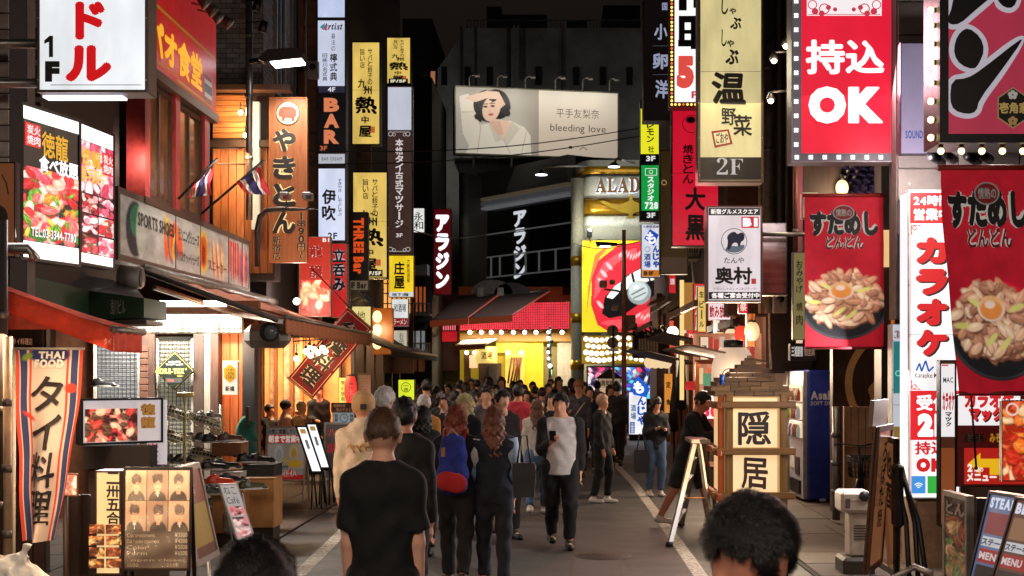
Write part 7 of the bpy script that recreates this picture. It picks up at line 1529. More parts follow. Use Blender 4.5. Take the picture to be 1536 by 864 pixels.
s=aframe('price_menu_board','white framed pavement board with red 280 yen price beside the capped man',485,634,548,720,22.3,(150,130,126),(206,202,198),.1,em=.1)
s.text('ハッピー',490,642,530,656,(206,50,60),.06,False,0,(240,220,214),.04,.3).text('280円',490,664,530,680,(206,40,50),.07,False,0,(240,226,220),.04,.35)
for k in range(8):s.line([(492,685+k*3.6),(524-(k % 3)*6,685+k*3.6)],1.1,(90,80,80))
s=Board('clock_hours_sign','small white notice with a clock drawing above the price board','sign',499,618,532,636,22.8,depth=.04,frame=(150,140,130),fw=1,face=(206,220,226),em=.3);s.ring(516,627,6.5,5.4,(60,90,130)).line([(516,623),(516,627),(520,627)],1,(60,90,130)).text('営業',502,621,507,633,(40,50,60),.02,True).text('時間',525,621,530,633,(40,50,60),.02,True)
MB().box(PX(505,22.8),PX(530,22.8),22.86,22.92,0,PZ(636,22.8)).build('stand',darkwood,s.t)
s=Board('wood_reservation_board','reddish wooden board with white writing behind the clock notice','sign',497,604,534,619,24,depth=.04,frame=(110,70,54),fw=.8,face=(150,90,74),em=.05);s.text('海鮮料理',500,606,518,611,(230,200,180),.02).text('炭火やきとり',504,612,531,617,(230,200,180),.02)
MB().box(PX(500,24),PX(531,24),24.05,24.1,0,PZ(619,24)).build('stand',darkwood,s.t)
# pink photo A-board
t_=Board('pink_photo_board','narrow leaning lit board of pink photo cards in front of the boxes','sign stand',356,726,384,812,13.9,14.0,depth=.05,frame=(210,200,196),fw=1.5,face=(232,226,224),em=.4,lean=0)
sh=Matrix.Identity(4)
for ch in list(t_.t.children):ch.data.transform(Matrix.Translation((0,0,0)))
def shear(root,k,z0):# lean a thing sideways: real slant of its meshes about its base
    for ch in [c for c in root.children_recursive if c.type == 'MESH']:
        if ch.data.get('sh'):continue
        for v in ch.data.vertices:v.co.x += k*(v.co.z-z0)
        ch.data['sh']=1
t_.text('ねこ',360,730,378,742,(90,90,90),0,False,.02).text('Café',360,746,378,756,(80,80,90),0,False,.02)
for k in range(3):
    A=Art(14,14,(236,140,150));A.blobs(0,0,1,1,[(250,200,200),(200,70,90),(60,40,50),(255,230,226)],9,.12,.25,40+k);t_.art(A,360,760+k*16,381,774+k*16,.5)
shear(t_.t,-.33,0)
for u in (0,t_.w):p=t_.M @ Vector((u,.1,.45));MB().tube([p+Vector((-.1,0,0)),Vector((p.x-.05,p.y+.35,.01))],.012,alu,4).build('leg',None,t_.t)
s=Board('red_yellow_film_board','leaning plastic covered board in faded red and yellow beside the salon poster','sign stand',296,702,328,850,10.4,11.1,depth=.05,frame=(150,138,128),fw=2,face=(150,70,44),em=.05)
s.panel(299,706,325,760,(176,50,34),.12,'red_sheet').panel(299,762,325,826,(206,160,30),.14,'yellow_sheet').text('営業中',304,712,320,750,(236,200,180),.03,True);shear(s.t,-.22,0)
for u in (.02,s.w-.02):p=s.M @ Vector((u,.08,.02));MB().tube([p,Vector((p.x+.03,p.y+.02,.005))],.014,alu,4).build('leg',None,s.t)
# salon poster stand
s=aframe('salon_photo_stand','black framed stand with six hair model photos and a price list',184,701,286,856,9.6,(96,62,44),(30,22,18),.05,em=.08,fw=2.5)
def headshot(seed):
    r=np.random.default_rng(seed);A=Art(30,34,[(176,140,112),(150,116,96),(190,156,126)][seed % 3]);cx=.5+r.uniform(-.06,.06)
    A.ell(cx,.0,.42,.34,(44,34,30)).rect(cx-.09,.2,cx+.09,.45,(196,146,116)).ell(cx,.52,.19,.25,(206,158,126)).ell(cx,.7,.24,.18,(40,26,22)).ell(cx-.1,.66,.12,.12,(40,26,22)).ell(cx,.5,.13,.16,(214,168,136)).line([(cx-.09,.54),(cx-.04,.54)],.025,(50,32,28)).line([(cx+.04,.54),(cx+.09,.54)],.025,(50,32,28)).line([(cx-.04,.4),(cx+.04,.4)],.02,(160,84,72))
    if seed % 2:A.poly([(cx-.05,.3),(cx+.05,.3),(cx,.05)],(226,216,206))
    A.blobs(cx-.2,.6,cx+.2,.85,[(34,22,20),(60,40,32)],14,.04,.08,seed,False);return A
for r in range(2):
    for c in range(3):s.art(headshot(r*3+c),187+c*32.5,706+r*46,218+c*32.5,751+r*46,.16,rough=.2)
for k,(a,b) in enumerate((('Cut treatment','¥3500'),('Cut・color treatment','¥4500'),('Color','¥5500'),('Perm','¥6500'))):s.text(a,190,800+k*9,216+len(a)*1.2,806+k*9,(226,196,160),.01,False,em=.15).text(b,262,799+k*9,281,806+k*9,(236,210,176),.03,False,em=.15)
s.text('open close',196,838,274,843,(226,196,160),.01,em=.1).text('11:00',192,845,208,850,(226,196,160),.01,em=.1).text('21:00',250,845,268,850,(226,196,160),.01,em=.1)
sheetm=mat((255,236,214),.08,nz=.02,alpha=.12,spec=.9)
MB().sheet(lambda u,v:s.M @ Vector((.02+(s.w-.04)*u,-.02-.008*math.sin(u*17+v*9)-.006*math.sin(v*23-u*5),.02+(s.h-.04)*v)),40,50,sheetm).build('clear_plastic_cover',None,s.t)
lamp('AREA',P(150,640,9.2)+Vector((0,0,.3)),22,(1,.70,.44),.5,to=P(220,800,9.6),parent=s.t,name='lamp_light')
# lit kanji box
s=Board('lit_kanji_box_sign','cream backlit box with four brush kanji between dark posts','sign',143,706,182,862,10.6,depth=.2,frame=(60,40,26),fw=2.5,face=(250,214,150),em=.85);s.text('二卅五合',160,707,180,787,(40,26,18),.03,True,.015)
for r in range(4):
    for c in range(2):
        A=meatart(60+r*2+c,[(150,70,40),(206,120,60),(236,180,110),(110,50,30)],(14,12),(90,50,34),(.1,.25),9);s.art(A,136+c*25,786+r*17,159+c*25,800+r*17,.3,'photo_card',.03+.01*((r+c) % 2))
lamp('AREA',P(160,760,10.4),8,(1,.74,.44),.5,to=P(170,860,9),parent=s.t)
for i,(a,b,lab) in enumerate(((100,118,'narrow dark panel with pale edge left of the lit kanji box'),(120,134,'tall dark glass panel next to the lit kanji box'))):
    s=Board('slim_menu_stand',lab,'sign stand',a,742,b,864,10.9+.1*i,depth=.05,frame=(40,28,22),fw=1.2,face=(60,40,30),em=.04)
s=Board('small_food_card_stand','small glossy food photo card on a stand by the banner','sign stand',80,710,117,744,10.5,depth=.02,frame=(140,90,64),fw=1,face=(206,150,120),em=.15);A=meatart(71,[(236,190,160),(206,120,90),(250,230,214)],(22,20),(190,120,96),(.1,.25),16);s.art(A,82,712,115,742,.3)
MB().tube([P(98,744,10.52),Vector((PX(98,10.52),10.55,0))],.02,darkwood,6).build('post',None,s.t)
# TV style screen on black draped stand
s=Board('framed_meat_screen','black framed lit screen of meat photos on a draped stand','screen',121,598,244,668,11.8,12.3,depth=.1,frame=(20,18,20),fw=3,face=(226,220,226),em=.55)
s.art(meatart(81,[(200,60,50),(236,130,110),(170,40,40),(240,190,150),(90,60,40)],(70,44),(60,24,20),(.08,.2),60),127,614,205,664,.7)
s.text('徳龍',208,606,234,646,(196,140,60),.04,True,.01,(70,30,20),.04,.4).text('炭火',216,668,240,700,(214,40,50),.05,True)
s.panel(205,604,238,664,(236,226,226),.5,'white_strip',.002)
MB().box(PX(126,12),PX(226,12),11.98,12.2,PZ(703,12),PZ(669,12)).build('shelf_drape',mat((22,18,18),.9),s.t);MB().box(PX(130,12),PX(240,12),12.05,12.3,0,PZ(700,12)).build('stand',mat((40,28,24),.7),s.t);MB().box(PX(218,12.3),PX(246,12.3),12.35,12.4,PZ(704,12.3),PZ(600,12.3)).build('poster_panel',mat((236,226,230),.5,em=.5),s.t)
lamp('AREA',P(180,640,11.6),7,(1,.85,.8),.5,to=P(200,740,9),parent=s.t)
# Thai food nobori
Yn=10.4;t=thing('thai_food_banner','tall narrow cloth banner reading thai food with brush katakana','banner',P(60,810,Yn))
A=Art(60,170,(206,184,164));
for (a,b,c) in ((.0,.05,(206,70,50)),(.07,.17,(52,60,100)),(.2,.23,(206,70,50)),(.77,.8,(206,70,50)),(.83,.93,(52,60,100)),(.95,1,(206,70,50))):A.rect(a,.0,b,1,c)
A.ell(.5,.975,.3,.05,(40,44,90)).poly([(.4,.94),(.5,.94),(.4,.915)],(40,44,90)).ell(.17,.965,.08,.016,(130,150,50),.5).ell(.84,.80,.09,.025,(196,60,40)).ell(.2,.655,.11,.012,(206,60,40),-.6);A.grain(.1,10)
def nf(V):
    u=(V[:,0]-PX(22,Yn))/(PX(126,Yn)-PX(22,Yn));v=(PZ(525,Yn)-V[:,2])/(PZ(525,Yn)-PZ(812,Yn));w_=1-.55*np.clip(v,0,1)**1.3
    X=PX(22,Yn)+(.12*v*v*.0+u*w_+.10*v)*(PX(126,Yn)-PX(22,Yn));Yd_=V[:,1]+(1-w_)*.16*np.sin(u*9)+.015*np.sin(v*14+u*4);return np.stack([X,Yd_,V[:,2]],1)
A.build('cloth',PX(22,Yn),PX(126,Yn),PZ(812,Yn),PZ(525,Yn),Yn,.06,t,None,nf,.85);Wn=Warp(lambda v:Vector(nf(np.array([[v.x,v.y,v.z]]))[0]))
for (tx,a,b,c,d,col,bo) in (('THAI',58,527,98,538,(230,222,206),.06),('FOOD',52,539,98,552,(230,222,206),.06)):
    mb=MB();text_mesh(mb,tx,PX(a,Yn),PX(c,Yn),PZ(d,Yn),PZ(b,Yn),Yn-.015,mat(col,.7),bo,False,0,Wn);mb.build('lettering',None,t)
mb=MB();text_mesh(mb,'タイ料理',PX(48,Yn),PX(100,Yn),PZ(790,Yn),PZ(562,Yn),Yn-.02,mat((34,26,26),.7),.015,True,.02,Wn);mb.build('lettering',None,t)
MB().tube([(PX(21,Yn),Yn,0),P(21,522,Yn)],.013,mat((190,180,160),.4),6).tube([P(21,523,Yn),P(127,523,Yn)],.01,mat((190,180,160),.4),6).build('pole',None,t)
lamp('SPOT',P(60,500,9.6),26,(1,.66,.42),.1,to=P(80,720,10.4),parent=aw1,spot=100)
lamp('AREA',Vector((-4.3,11.3,2.25)),46,(1,.62,.38),.8,to=(-3.9,9.8,0),parent=aw1)
# plastic bag, crates, plank
t=thing('plastic_bag','translucent white rubbish bag knotted on top at lower left','bag',(PX(25,8.5),8.5,.3))
Vb,Qb=sdf_mesh(lambda p:smin(smin(smin(cone(p,(-.06,0,-.02),(-.06,0,-.02),.2,.2,(1.1,1,.95)),cone(p,(.1,0,-.08),(.1,0,-.08),.15,.15),.05),cone(p,(0,0,.12),(.05,0,.17),.07,.03),.05),cone(p,(.05,0,.19),(.06,0,.21),.03,.045),.02)+.014*np.abs(np.sin(p[:,0]*31+np.sin(p[:,2]*19)*3))+.014*np.abs(np.sin(p[:,2]*27+np.sin(p[:,1]*23)*2.2+p[:,0]*21)),(-.34,-.27,-.25),(.3,.27,.32),.012)
bag=np_obj('bag_body',Vb,Qb,mat((250,236,226),.6,nz=.2,sc=14,alpha=.82,spec=.3,bump=.6),t);bag.location=(.0,0,.40);lamp('POINT',P(60,700,8.0),3,(1,.74,.56),.15,parent=t)  # point light added beside the bag to brighten it, no lamp there
MB().bbox(PX(-10,8.6),PX(60,8.6),8.4,8.8,0,.5,.02,mat((120,80,50),.7)).build('carton_under',None,t)
for i,(px,Yq,z) in enumerate(((84,8.6,.16),(70,9.4,.02))):
    t=thing('red_wire_crate',('red plastic crate at the lower left edge, nearer the camera','red plastic crate half behind the bag')[i],'crate',(PX(px,Yq),Yq,z),'red plastic crates');xa,xb=PX(px,Yq)-.14,PX(px,Yq)+.14;ya,yb2=Yq-.1,Yq+.16;rm_=mat((206,30,34),.35)
    mb=MB();mb.box(xa,xb,ya,yb2,z,z+.02)
    for k in range(8):
        x=xa+(xb-xa)*k/7;mb.box(x-.006,x+.006,ya-.004,ya+.004,z+.02,z+.19).box(x-.006,x+.006,yb2-.004,yb2+.004,z+.02,z+.19)
    for k in range(6):y=ya+(yb2-ya)*k/5;mb.box(xa-.004,xa+.004,y-.006,y+.006,z+.02,z+.19).box(xb-.004,xb+.004,y-.006,y+.006,z+.02,z+.19)
    mb.build('grille',rm_,t);MB().tube([(xa,ya,z+.19),(xb,ya,z+.19),(xb,yb2,z+.19),(xa,yb2,z+.19),(xa,ya,z+.19)],.014,rm_,4,smooth=False).build('rim',None,t)
    MB().bbox(xa+.02,xb-.02,ya+.02,yb2-.02,z+.02,z+.13,.01,mat((190,160,150),.6)).build('contents',None,t)
MB2=thing('white_plank','pale board lying slanted behind the red crate','plank',(PX(115,8.9),8.9,0));MB().bbox(-.26,.26,-.02,.02,-.09,.09,.004,mat((176,150,130),.6,nz=.2),Matrix.Translation((PX(115,8.9),8.9,.12)) @ Matrix.Rotation(.25,4,'Y')).build('board',None,MB2)
# shoes
def shoe_sdf(p):
    # x along length (toe +x), z up
    sole=cone(p,(-.105,0,.018),(.12,0,.016),.036,.038,(1,1,.42));body=cone(p,(-.085,0,.045),(.10,0,.028),.036,.034,(1,1,.95));ank=cone(p,(-.085,0,.05),(-.06,0,.085),.036,.034)
    d=smin(smin(sole,body,.02),ank,.03);hole=cone(p,(-.07,0,.085),(-.055,0,.14),.026,.03);d=np.maximum(d,-hole);return np.maximum(d,-p[:,2])
Vs,Qs=sdf_mesh(shoe_sdf,(-.17,-.07,-.015),(.19,.07,.15),.009)
SH={}
def shoe(loc,rz,col,lab,sole=(200,196,190),rx=0,grp='shoes on display outside the shoe shop',s=1):
    t=thing('shoe',lab,'shoe',loc,grp);k=tuple(col)
    if k not in SH:
        o=np_obj('upper',Vs,Qs,mat(col,.4,nz=.2,bump=.2),t);sl=MB();n=20
        sl.prism([(0,0)]*0 or [(.155*math.cos(2*math.pi*i/n)+.01,.044*math.sin(2*math.pi*i/n)*(1-.15*math.cos(2*math.pi*i/n+1))) for i in range(n)],-.0,.018,None,Matrix.Rotation(math.pi/2,4,'X'))
        for v in range(len(sl.v)):x,y,z=sl.v[v];sl.v[v]=(x,y,-z if z < 0 else z)
        so=sl.build('sole',mat(sole,.6));so.parent=o;la=MB()
        for q in range(4):la.tube([(-.02+q*.022,-.022,.072-q*.008),(-.02+q*.022,.022,.072-q*.008)],.003,mat((190,190,190),.6),4)
        l2=la.build('laces');l2.parent=o;l2.data.materials.append(mat((190,190,190),.6));SH[k]=o
    else:copy_tree(SH[k],t)
    t.rotation_euler=(0,rx,rz);t.scale=(s,s,s);return t
colset=[(26,28,32),(40,40,46),(60,62,66),(34,44,58),(30,26,24),(50,36,30)]
# wire shelf racks with shoes
def tilt_rack(lab,px,py,Y,w=.36,tilt=.3):
    c=P(px,py,Y);t=thing('wire_shoe_basket',lab,'basket',c,'wire shoe baskets');M=Matrix.Translation(c) @ Matrix.Rotation(tilt,4,'Y') @ Matrix.Rotation(-.3,4,'X');mb=MB();cm_=mat((206,196,150),.4,.4)
    for k in range(9):x=-w/2+w*k/8;mb.tube([M @ Vector((x,-.14,.09)),M @ Vector((x,-.14,0)),M @ Vector((x,.14,0)),M @ Vector((x,.14,.09))],.004,cm_,4,smooth=False)
    for q in (0,.045,.09):mb.tube([M @ Vector((a,b,q)) for a,b in ((-w/2,-.14),(w/2,-.14),(w/2,.14),(-w/2,.14),(-w/2,-.14))],.005,cm_,4,smooth=False)
    mb.build('wire',None,t);return c
tall=thing('shoe_rack_post','cream metal rack post beside the grid panels','rack',(PX(277,17),17,0));MB().tube([(PX(277,17),17,0),P(277,592,17)],.02,mat((206,196,150),.4,.4),8).build('post',None,tall);MB().tube([P(266,592,17),P(290,592,17)],.03,mat((206,186,110),.4),8).build('top_bar',None,tall)
spots=[((264,625),17.0,.3,0),((310,640),16.8,.35,1),((262,662),17.1,.3,2),((306,688),16.6,.2,3)]
nm_=['leftmost wire basket high on the rack','wire basket of dark trainers right of the rack post','lower left wire basket on the rack','low wire basket above the white shoe box']
i_=0
wr_=thing('wall_shoe_shelf','tall wire shelf unit full of shoes between the grid panels and the timber doorway','rack',(PX(300,17.7),17.7,0))
for k in range(5):
    z=.3+k*.27;MB().box(PX(252,17.7),PX(330,17.7),17.5,17.8,z-.012,z).build('shelf',mat((150,146,136),.4,.4),wr_)
    for j in range(5):shoe((PX(258+j*15.5,17.6),17.62,z),1.2+.2*math.sin(j*3+k),colset[(j*2+k) % 6] if (j+k) % 5 else (190,186,180),f'{("first", "second", "third", "fourth", "last")[j]} shoe from the left on shelf {("at the bottom", "second from the bottom", "in the middle", "second from the top", "at the top")[k]} of the shoe rack')
for px in (252,330):MB().tube([(PX(px,17.7),17.72,0),(PX(px,17.7),17.72,1.55)],.014,mat((170,164,150),.4,.4),6).build('upright',None,wr_)
for (q,Y,tl,n_),lb_ in zip(spots,nm_):
    c=tilt_rack(lb_,*q,Y,.34,tl)
    for k in range(2):shoe(c+Vector((-.02,-.06+.12*k,.03)),.25,colset[i_ % 6],f'{("dark", "black", "grey", "navy", "brown", "charcoal")[i_ % 6]} shoe, {("near", "far")[k]} one in the {lb_}',rx=tl);i_ += 1
for j,(px,py,Y,rz,c,lb_) in enumerate(((156,580,18.2,.1,(26,26,30),'single dark trainer on the white grid panel'),(323,664,16.6,.2,(26,26,28),'black leather shoe on the small timber shelf'),(345,662,16.6,.5,(84,54,34),'brown shoe on the small timber shelf'),(321,705,16.0,.1,(24,24,26),'black shoe on the white shoe box, left one'),(339,703,16.1,.3,(30,28,30),'black shoe on the white shoe box, right one'),(330,727,15.6,.05,(236,70,30),'bright orange trainer on the timber box'),(348,724,15.9,.4,(30,30,40),'dark trainer behind the orange one'),(325,742,15.3,.2,(70,74,80),'grey trainer hanging below the orange one'),(375,694,16.4,.1,(24,26,28),'black shoe on the black case, left one'),(393,694,16.4,-.2,(34,30,28),'black shoe on the black case, right one'),(378,734,15.2,.6,(70,72,40),'olive trainer on the wooden box edge'))):
    shoe(P(px,py,Y),rz,c,lb_,s=1.15)
for (a,b,c,d,Y,D,col,nm2,lab) in ((320,708,361,722,15.9,.35,(206,200,196),'shoe_box','white shoe box carrying two black shoes'),(364,697,411,716,16.2,.5,(24,24,26),'black_case','long black case under black shoes'),(318,664,362,684,16.4,.4,(128,78,42),'timber_shelf_box','small timber shelf box under a brown shoe'),(318,728,366,800,15.6,.5,(176,122,66),'plywood_box','plywood box under the orange trainer'),(366,717,411,792,15.9,.5,(190,136,76),'cardboard_carton','tall cardboard carton under the black case')):
    t=thing(nm2,lab,'box',P((a+c)/2,d,Y));MB().bbox(PX(a,Y),PX(c,Y),Y,Y+D,PZ(d,Y),PZ(b,Y)-.012,.006,mat(col,.6,nz=.2,sc=5)).build('body',None,t);MB().bbox(PX(a,Y)-.006,PX(c,Y)+.006,Y-.006,Y+D+.006,PZ(b,Y)-.0115,PZ(b,Y),.003,mat(tuple(int(v*.92) for v in col),.6)).build('lid',None,t)
    if nm2 in ('plywood_box','cardboard_carton'):MB().bbox(PX(a,Y)+.02,PX(c,Y)-.02,Y+.05,Y+D-.05,.0,PZ(d,Y),.005,mat((60,44,34),.8)).build('pallet_block',None,t)
t=thing('green_jacket','green jacket hung on the post by the timber doorway','jacket',P(372,700,17.6))
Vg,Qg=sdf_mesh(lambda p:cone(p,(-.02,0,.16),(-.04,0,-.1),.10,.17,(1,.6,1))+.012*np.sin(p[:,0]*38+p[:,2]*9+np.sin(p[:,2]*17)*2),(-.32,-.2,-.3),(.32,.2,.5),.015);o=np_obj('cloth',Vg,Qg,mat((24,92,76),.85,nz=.4),t);o.location=(0,0,.35);MB().box(PX(372,17.6)-.02,PX(372,17.6)+.02,17.55,17.7,PZ(700,17.6),PZ(610,17.6)).build('hook_board',darkwood,t)
t=thing('shop_bag','patterned bag hanging at the foot of the plywood box','bag',P(345,790,15.0));MB().bbox(PX(336,15),PX(356,15),14.9,15.1,PZ(800,15),PZ(766,15),.03,mat((96,72,60),.6,nz=.5,sc=30,hue=(160,150,140))).build('body',None,t);MB().tube([P(340,767,15),P(342,756,15),P(350,756,15),P(352,767,15)],.008,black,4).build('handle',None,t)
# ---------------- right hand stands ----------------
t=thing('projector_stand_box','white plastic box machine on a pedestal beside the copper board','machine',(PX(1290,14),14.2,0));Yp=13.6
wp=mat((214,196,186),.5,nz=.06);MB().bbox(PX(1262,Yp),PX(1308,Yp),Yp,Yp+.35,PZ(770,Yp),PZ(737,Yp),.03,wp).build('head',None,t);MB().bbox(PX(1276,Yp),PX(1306,Yp),Yp+.04,Yp+.3,PZ(836,Yp),PZ(770.5,Yp),.02,mat((206,190,180),.5)).build('column',None,t);MB().bbox(PX(1264,Yp),PX(1312,Yp),Yp-.04,Yp+.4,0,PZ(836.5,Yp),.03,mat((70,60,54),.6)).build('foot',None,t);MB().box(PX(1268,Yp),PX(1275,Yp),Yp-.006,Yp-.001,PZ(762,Yp),PZ(748,Yp)).build('label',mat((110,90,90),.5),t);sk_=MB()
for k in range(6):sk_.box(PX(1282,Yp),PX(1300,Yp),Yp+.034,Yp+.04,PZ(790+k*4,Yp),PZ(788.5+k*4,Yp))
sk_.build('vent_slots',mat((70,64,60),.7),t);MB().tube([P(1306,776,Yp+.2),P(1313,800,Yp+.1),P(1304,840,Yp+.1),P(1340,862,Yp-.5)],.012,black,5).build('power_cable',None,t);MB().lathe([(.05,0),(.05,.012)],P(1296,744,Yp-.01),mat((60,56,60),.3),14,Matrix.Rotation(math.pi/2,3,'X')).build('dial',None,t)
MB().box(PX(1262,Yp),PX(1308,Yp),Yp-.004,Yp+.0,PZ(752,Yp),PZ(751,Yp)).build('seam',mat((150,136,128),.5),t)
cpr=mat((226,150,100),.16,.5,nz=.4,sc=4,streak=1,em=.12,hue=(255,210,160))
s=Board('copper_brush_board','tall shiny copper toned board with brush writing on a black easel','sign stand',1300,640,1322,862,12.0,12.7,depth=.04,frame=(96,60,40),fw=1.5,face=None,em=0);MB().box(.01,s.w-.01,-.002,.01,.01,s.h-.01,None,s.M).build('face',cpr,s.t);s.text('ろばた焼',1304,665,1320,800,(40,22,16),.02,True,.03)
MB().box(0,s.w,.05,.09,s.h-.0,s.h+.22,None,s.M).build('top_card',mat((190,150,126),.5,em=.05),s.t);shear(s.t,.08,0)
s=Board('copper_brush_board','second shiny copper toned board partly behind the first, on the black easel','sign stand',1322,652,1343,850,12.9,12.2,depth=.04,frame=(50,34,26),fw=1.5,face=None,em=0);MB().box(.01,s.w-.01,-.002,.01,.01,s.h-.01,None,s.M).build('face',cpr,s.t);s.text('地酒',1325,670,1341,760,(40,22,16),.03,True,.03)
t=thing('black_easel','folded black metal easel stand with curved foot beside the copper boards','easel',(PX(1365,12),12,0))
for (a,b,c,d) in ((1340,700,1366,862),(1346,694,1396,866),(1352,700,1380,868)):MB().tube([P(a,b,12.1),P((a+c)/2+6,(b+d)/2,12.0),Vector((PX(c,11.6),11.6,.03))],.022,blackm,6).build('leg',None,t)
MB().bbox(PX(1340,12.1),PX(1352,12.1),12.0,12.2,PZ(790,12.1),PZ(696,12.1),.02,blackm).build('tube_case',None,t);MB().tube([P(1340,868,11.7),P(1372,850,11.7),P(1398,862,11.6)],.03,alu,6).build('foot',None,t)
s=Board('metal_framed_menu_board','aluminium framed double menu board of food photos right of the tower sign','sign stand',1416,735,1452,880,10.2,9.7,depth=.05,frame=(160,150,140),fw=2.5,face=(110,72,50),em=.06)
s.art(meatart(91,[(150,110,70),(206,160,110),(120,60,40),(90,110,50)],(24,80),(80,50,36),(.05,.12),60),1419,770,1449,870,.2,rough=.15).text('とん',1420,748,1448,768,(196,160,140),.05,False,.02,(60,30,26),.05,.1,.05)
MB().box(0,.04,.06,.5,0,s.h-.01,None,s.M @ Matrix.Translation((s.w-.02,0,0)) @ Matrix.Rotation(-.28,4,'Z')).build('rear_panel',mat((30,30,36),.3),s.t)
for i,(a,b,c,d,Y,Y1,sl,lab,tx) in enumerate(((1468,736,1520,900,9.2,8.8,.24,'bluish lit leaning poster board at the lower right corner','STEAK'),(1508,745,1556,900,8.6,8.3,.3,'rightmost leaning poster board at the lower right corner','BEER'))):
    s=Board('leaning_poster_board',lab,'sign stand',a,b,c,d,Y,Y1,depth=.06,frame=(26,24,28),fw=2.5,face=(120,140,190) if i == 0 else (120,80,60),em=.35)
    s.text(tx,a+6,b+8,c-6,b+24,(226,232,250),.06,em=.7).panel(a+6,b+30,c-5,b+62,(180,70,80) if i == 0 else (190,140,100),.3).panel(a+6,b+66,c-5,b+80,(226,230,240),.5).text('ステーキ',a+8,b+68,c-7,b+78,(60,50,70),.04,off=.006).panel(a+6,b+84,c-5,b+104,(196,40,46),.35).text('MENU',a+9,b+88,c-9,b+99,(240,230,230),.04,em=.5,off=.006).panel(a+6,b+108,c-5,b+140,(70,60,66),.1)
    shear(s.t,sl,.4)
    for u in (.1,s.w-.05):p=s.M @ Vector((u,.1,0));
mu=thing('hanging_rod','thin black rod hanging from the nearer rice bowl banner','rod',P(1460,600,9.7));MB().tube([P(1456,588,9.65),P(1464,700,9.7)],.008,black,5).build('rod',None,mu);MB().ball(P(1464,702,9.7),.014,black,6).build('weight',None,mu)
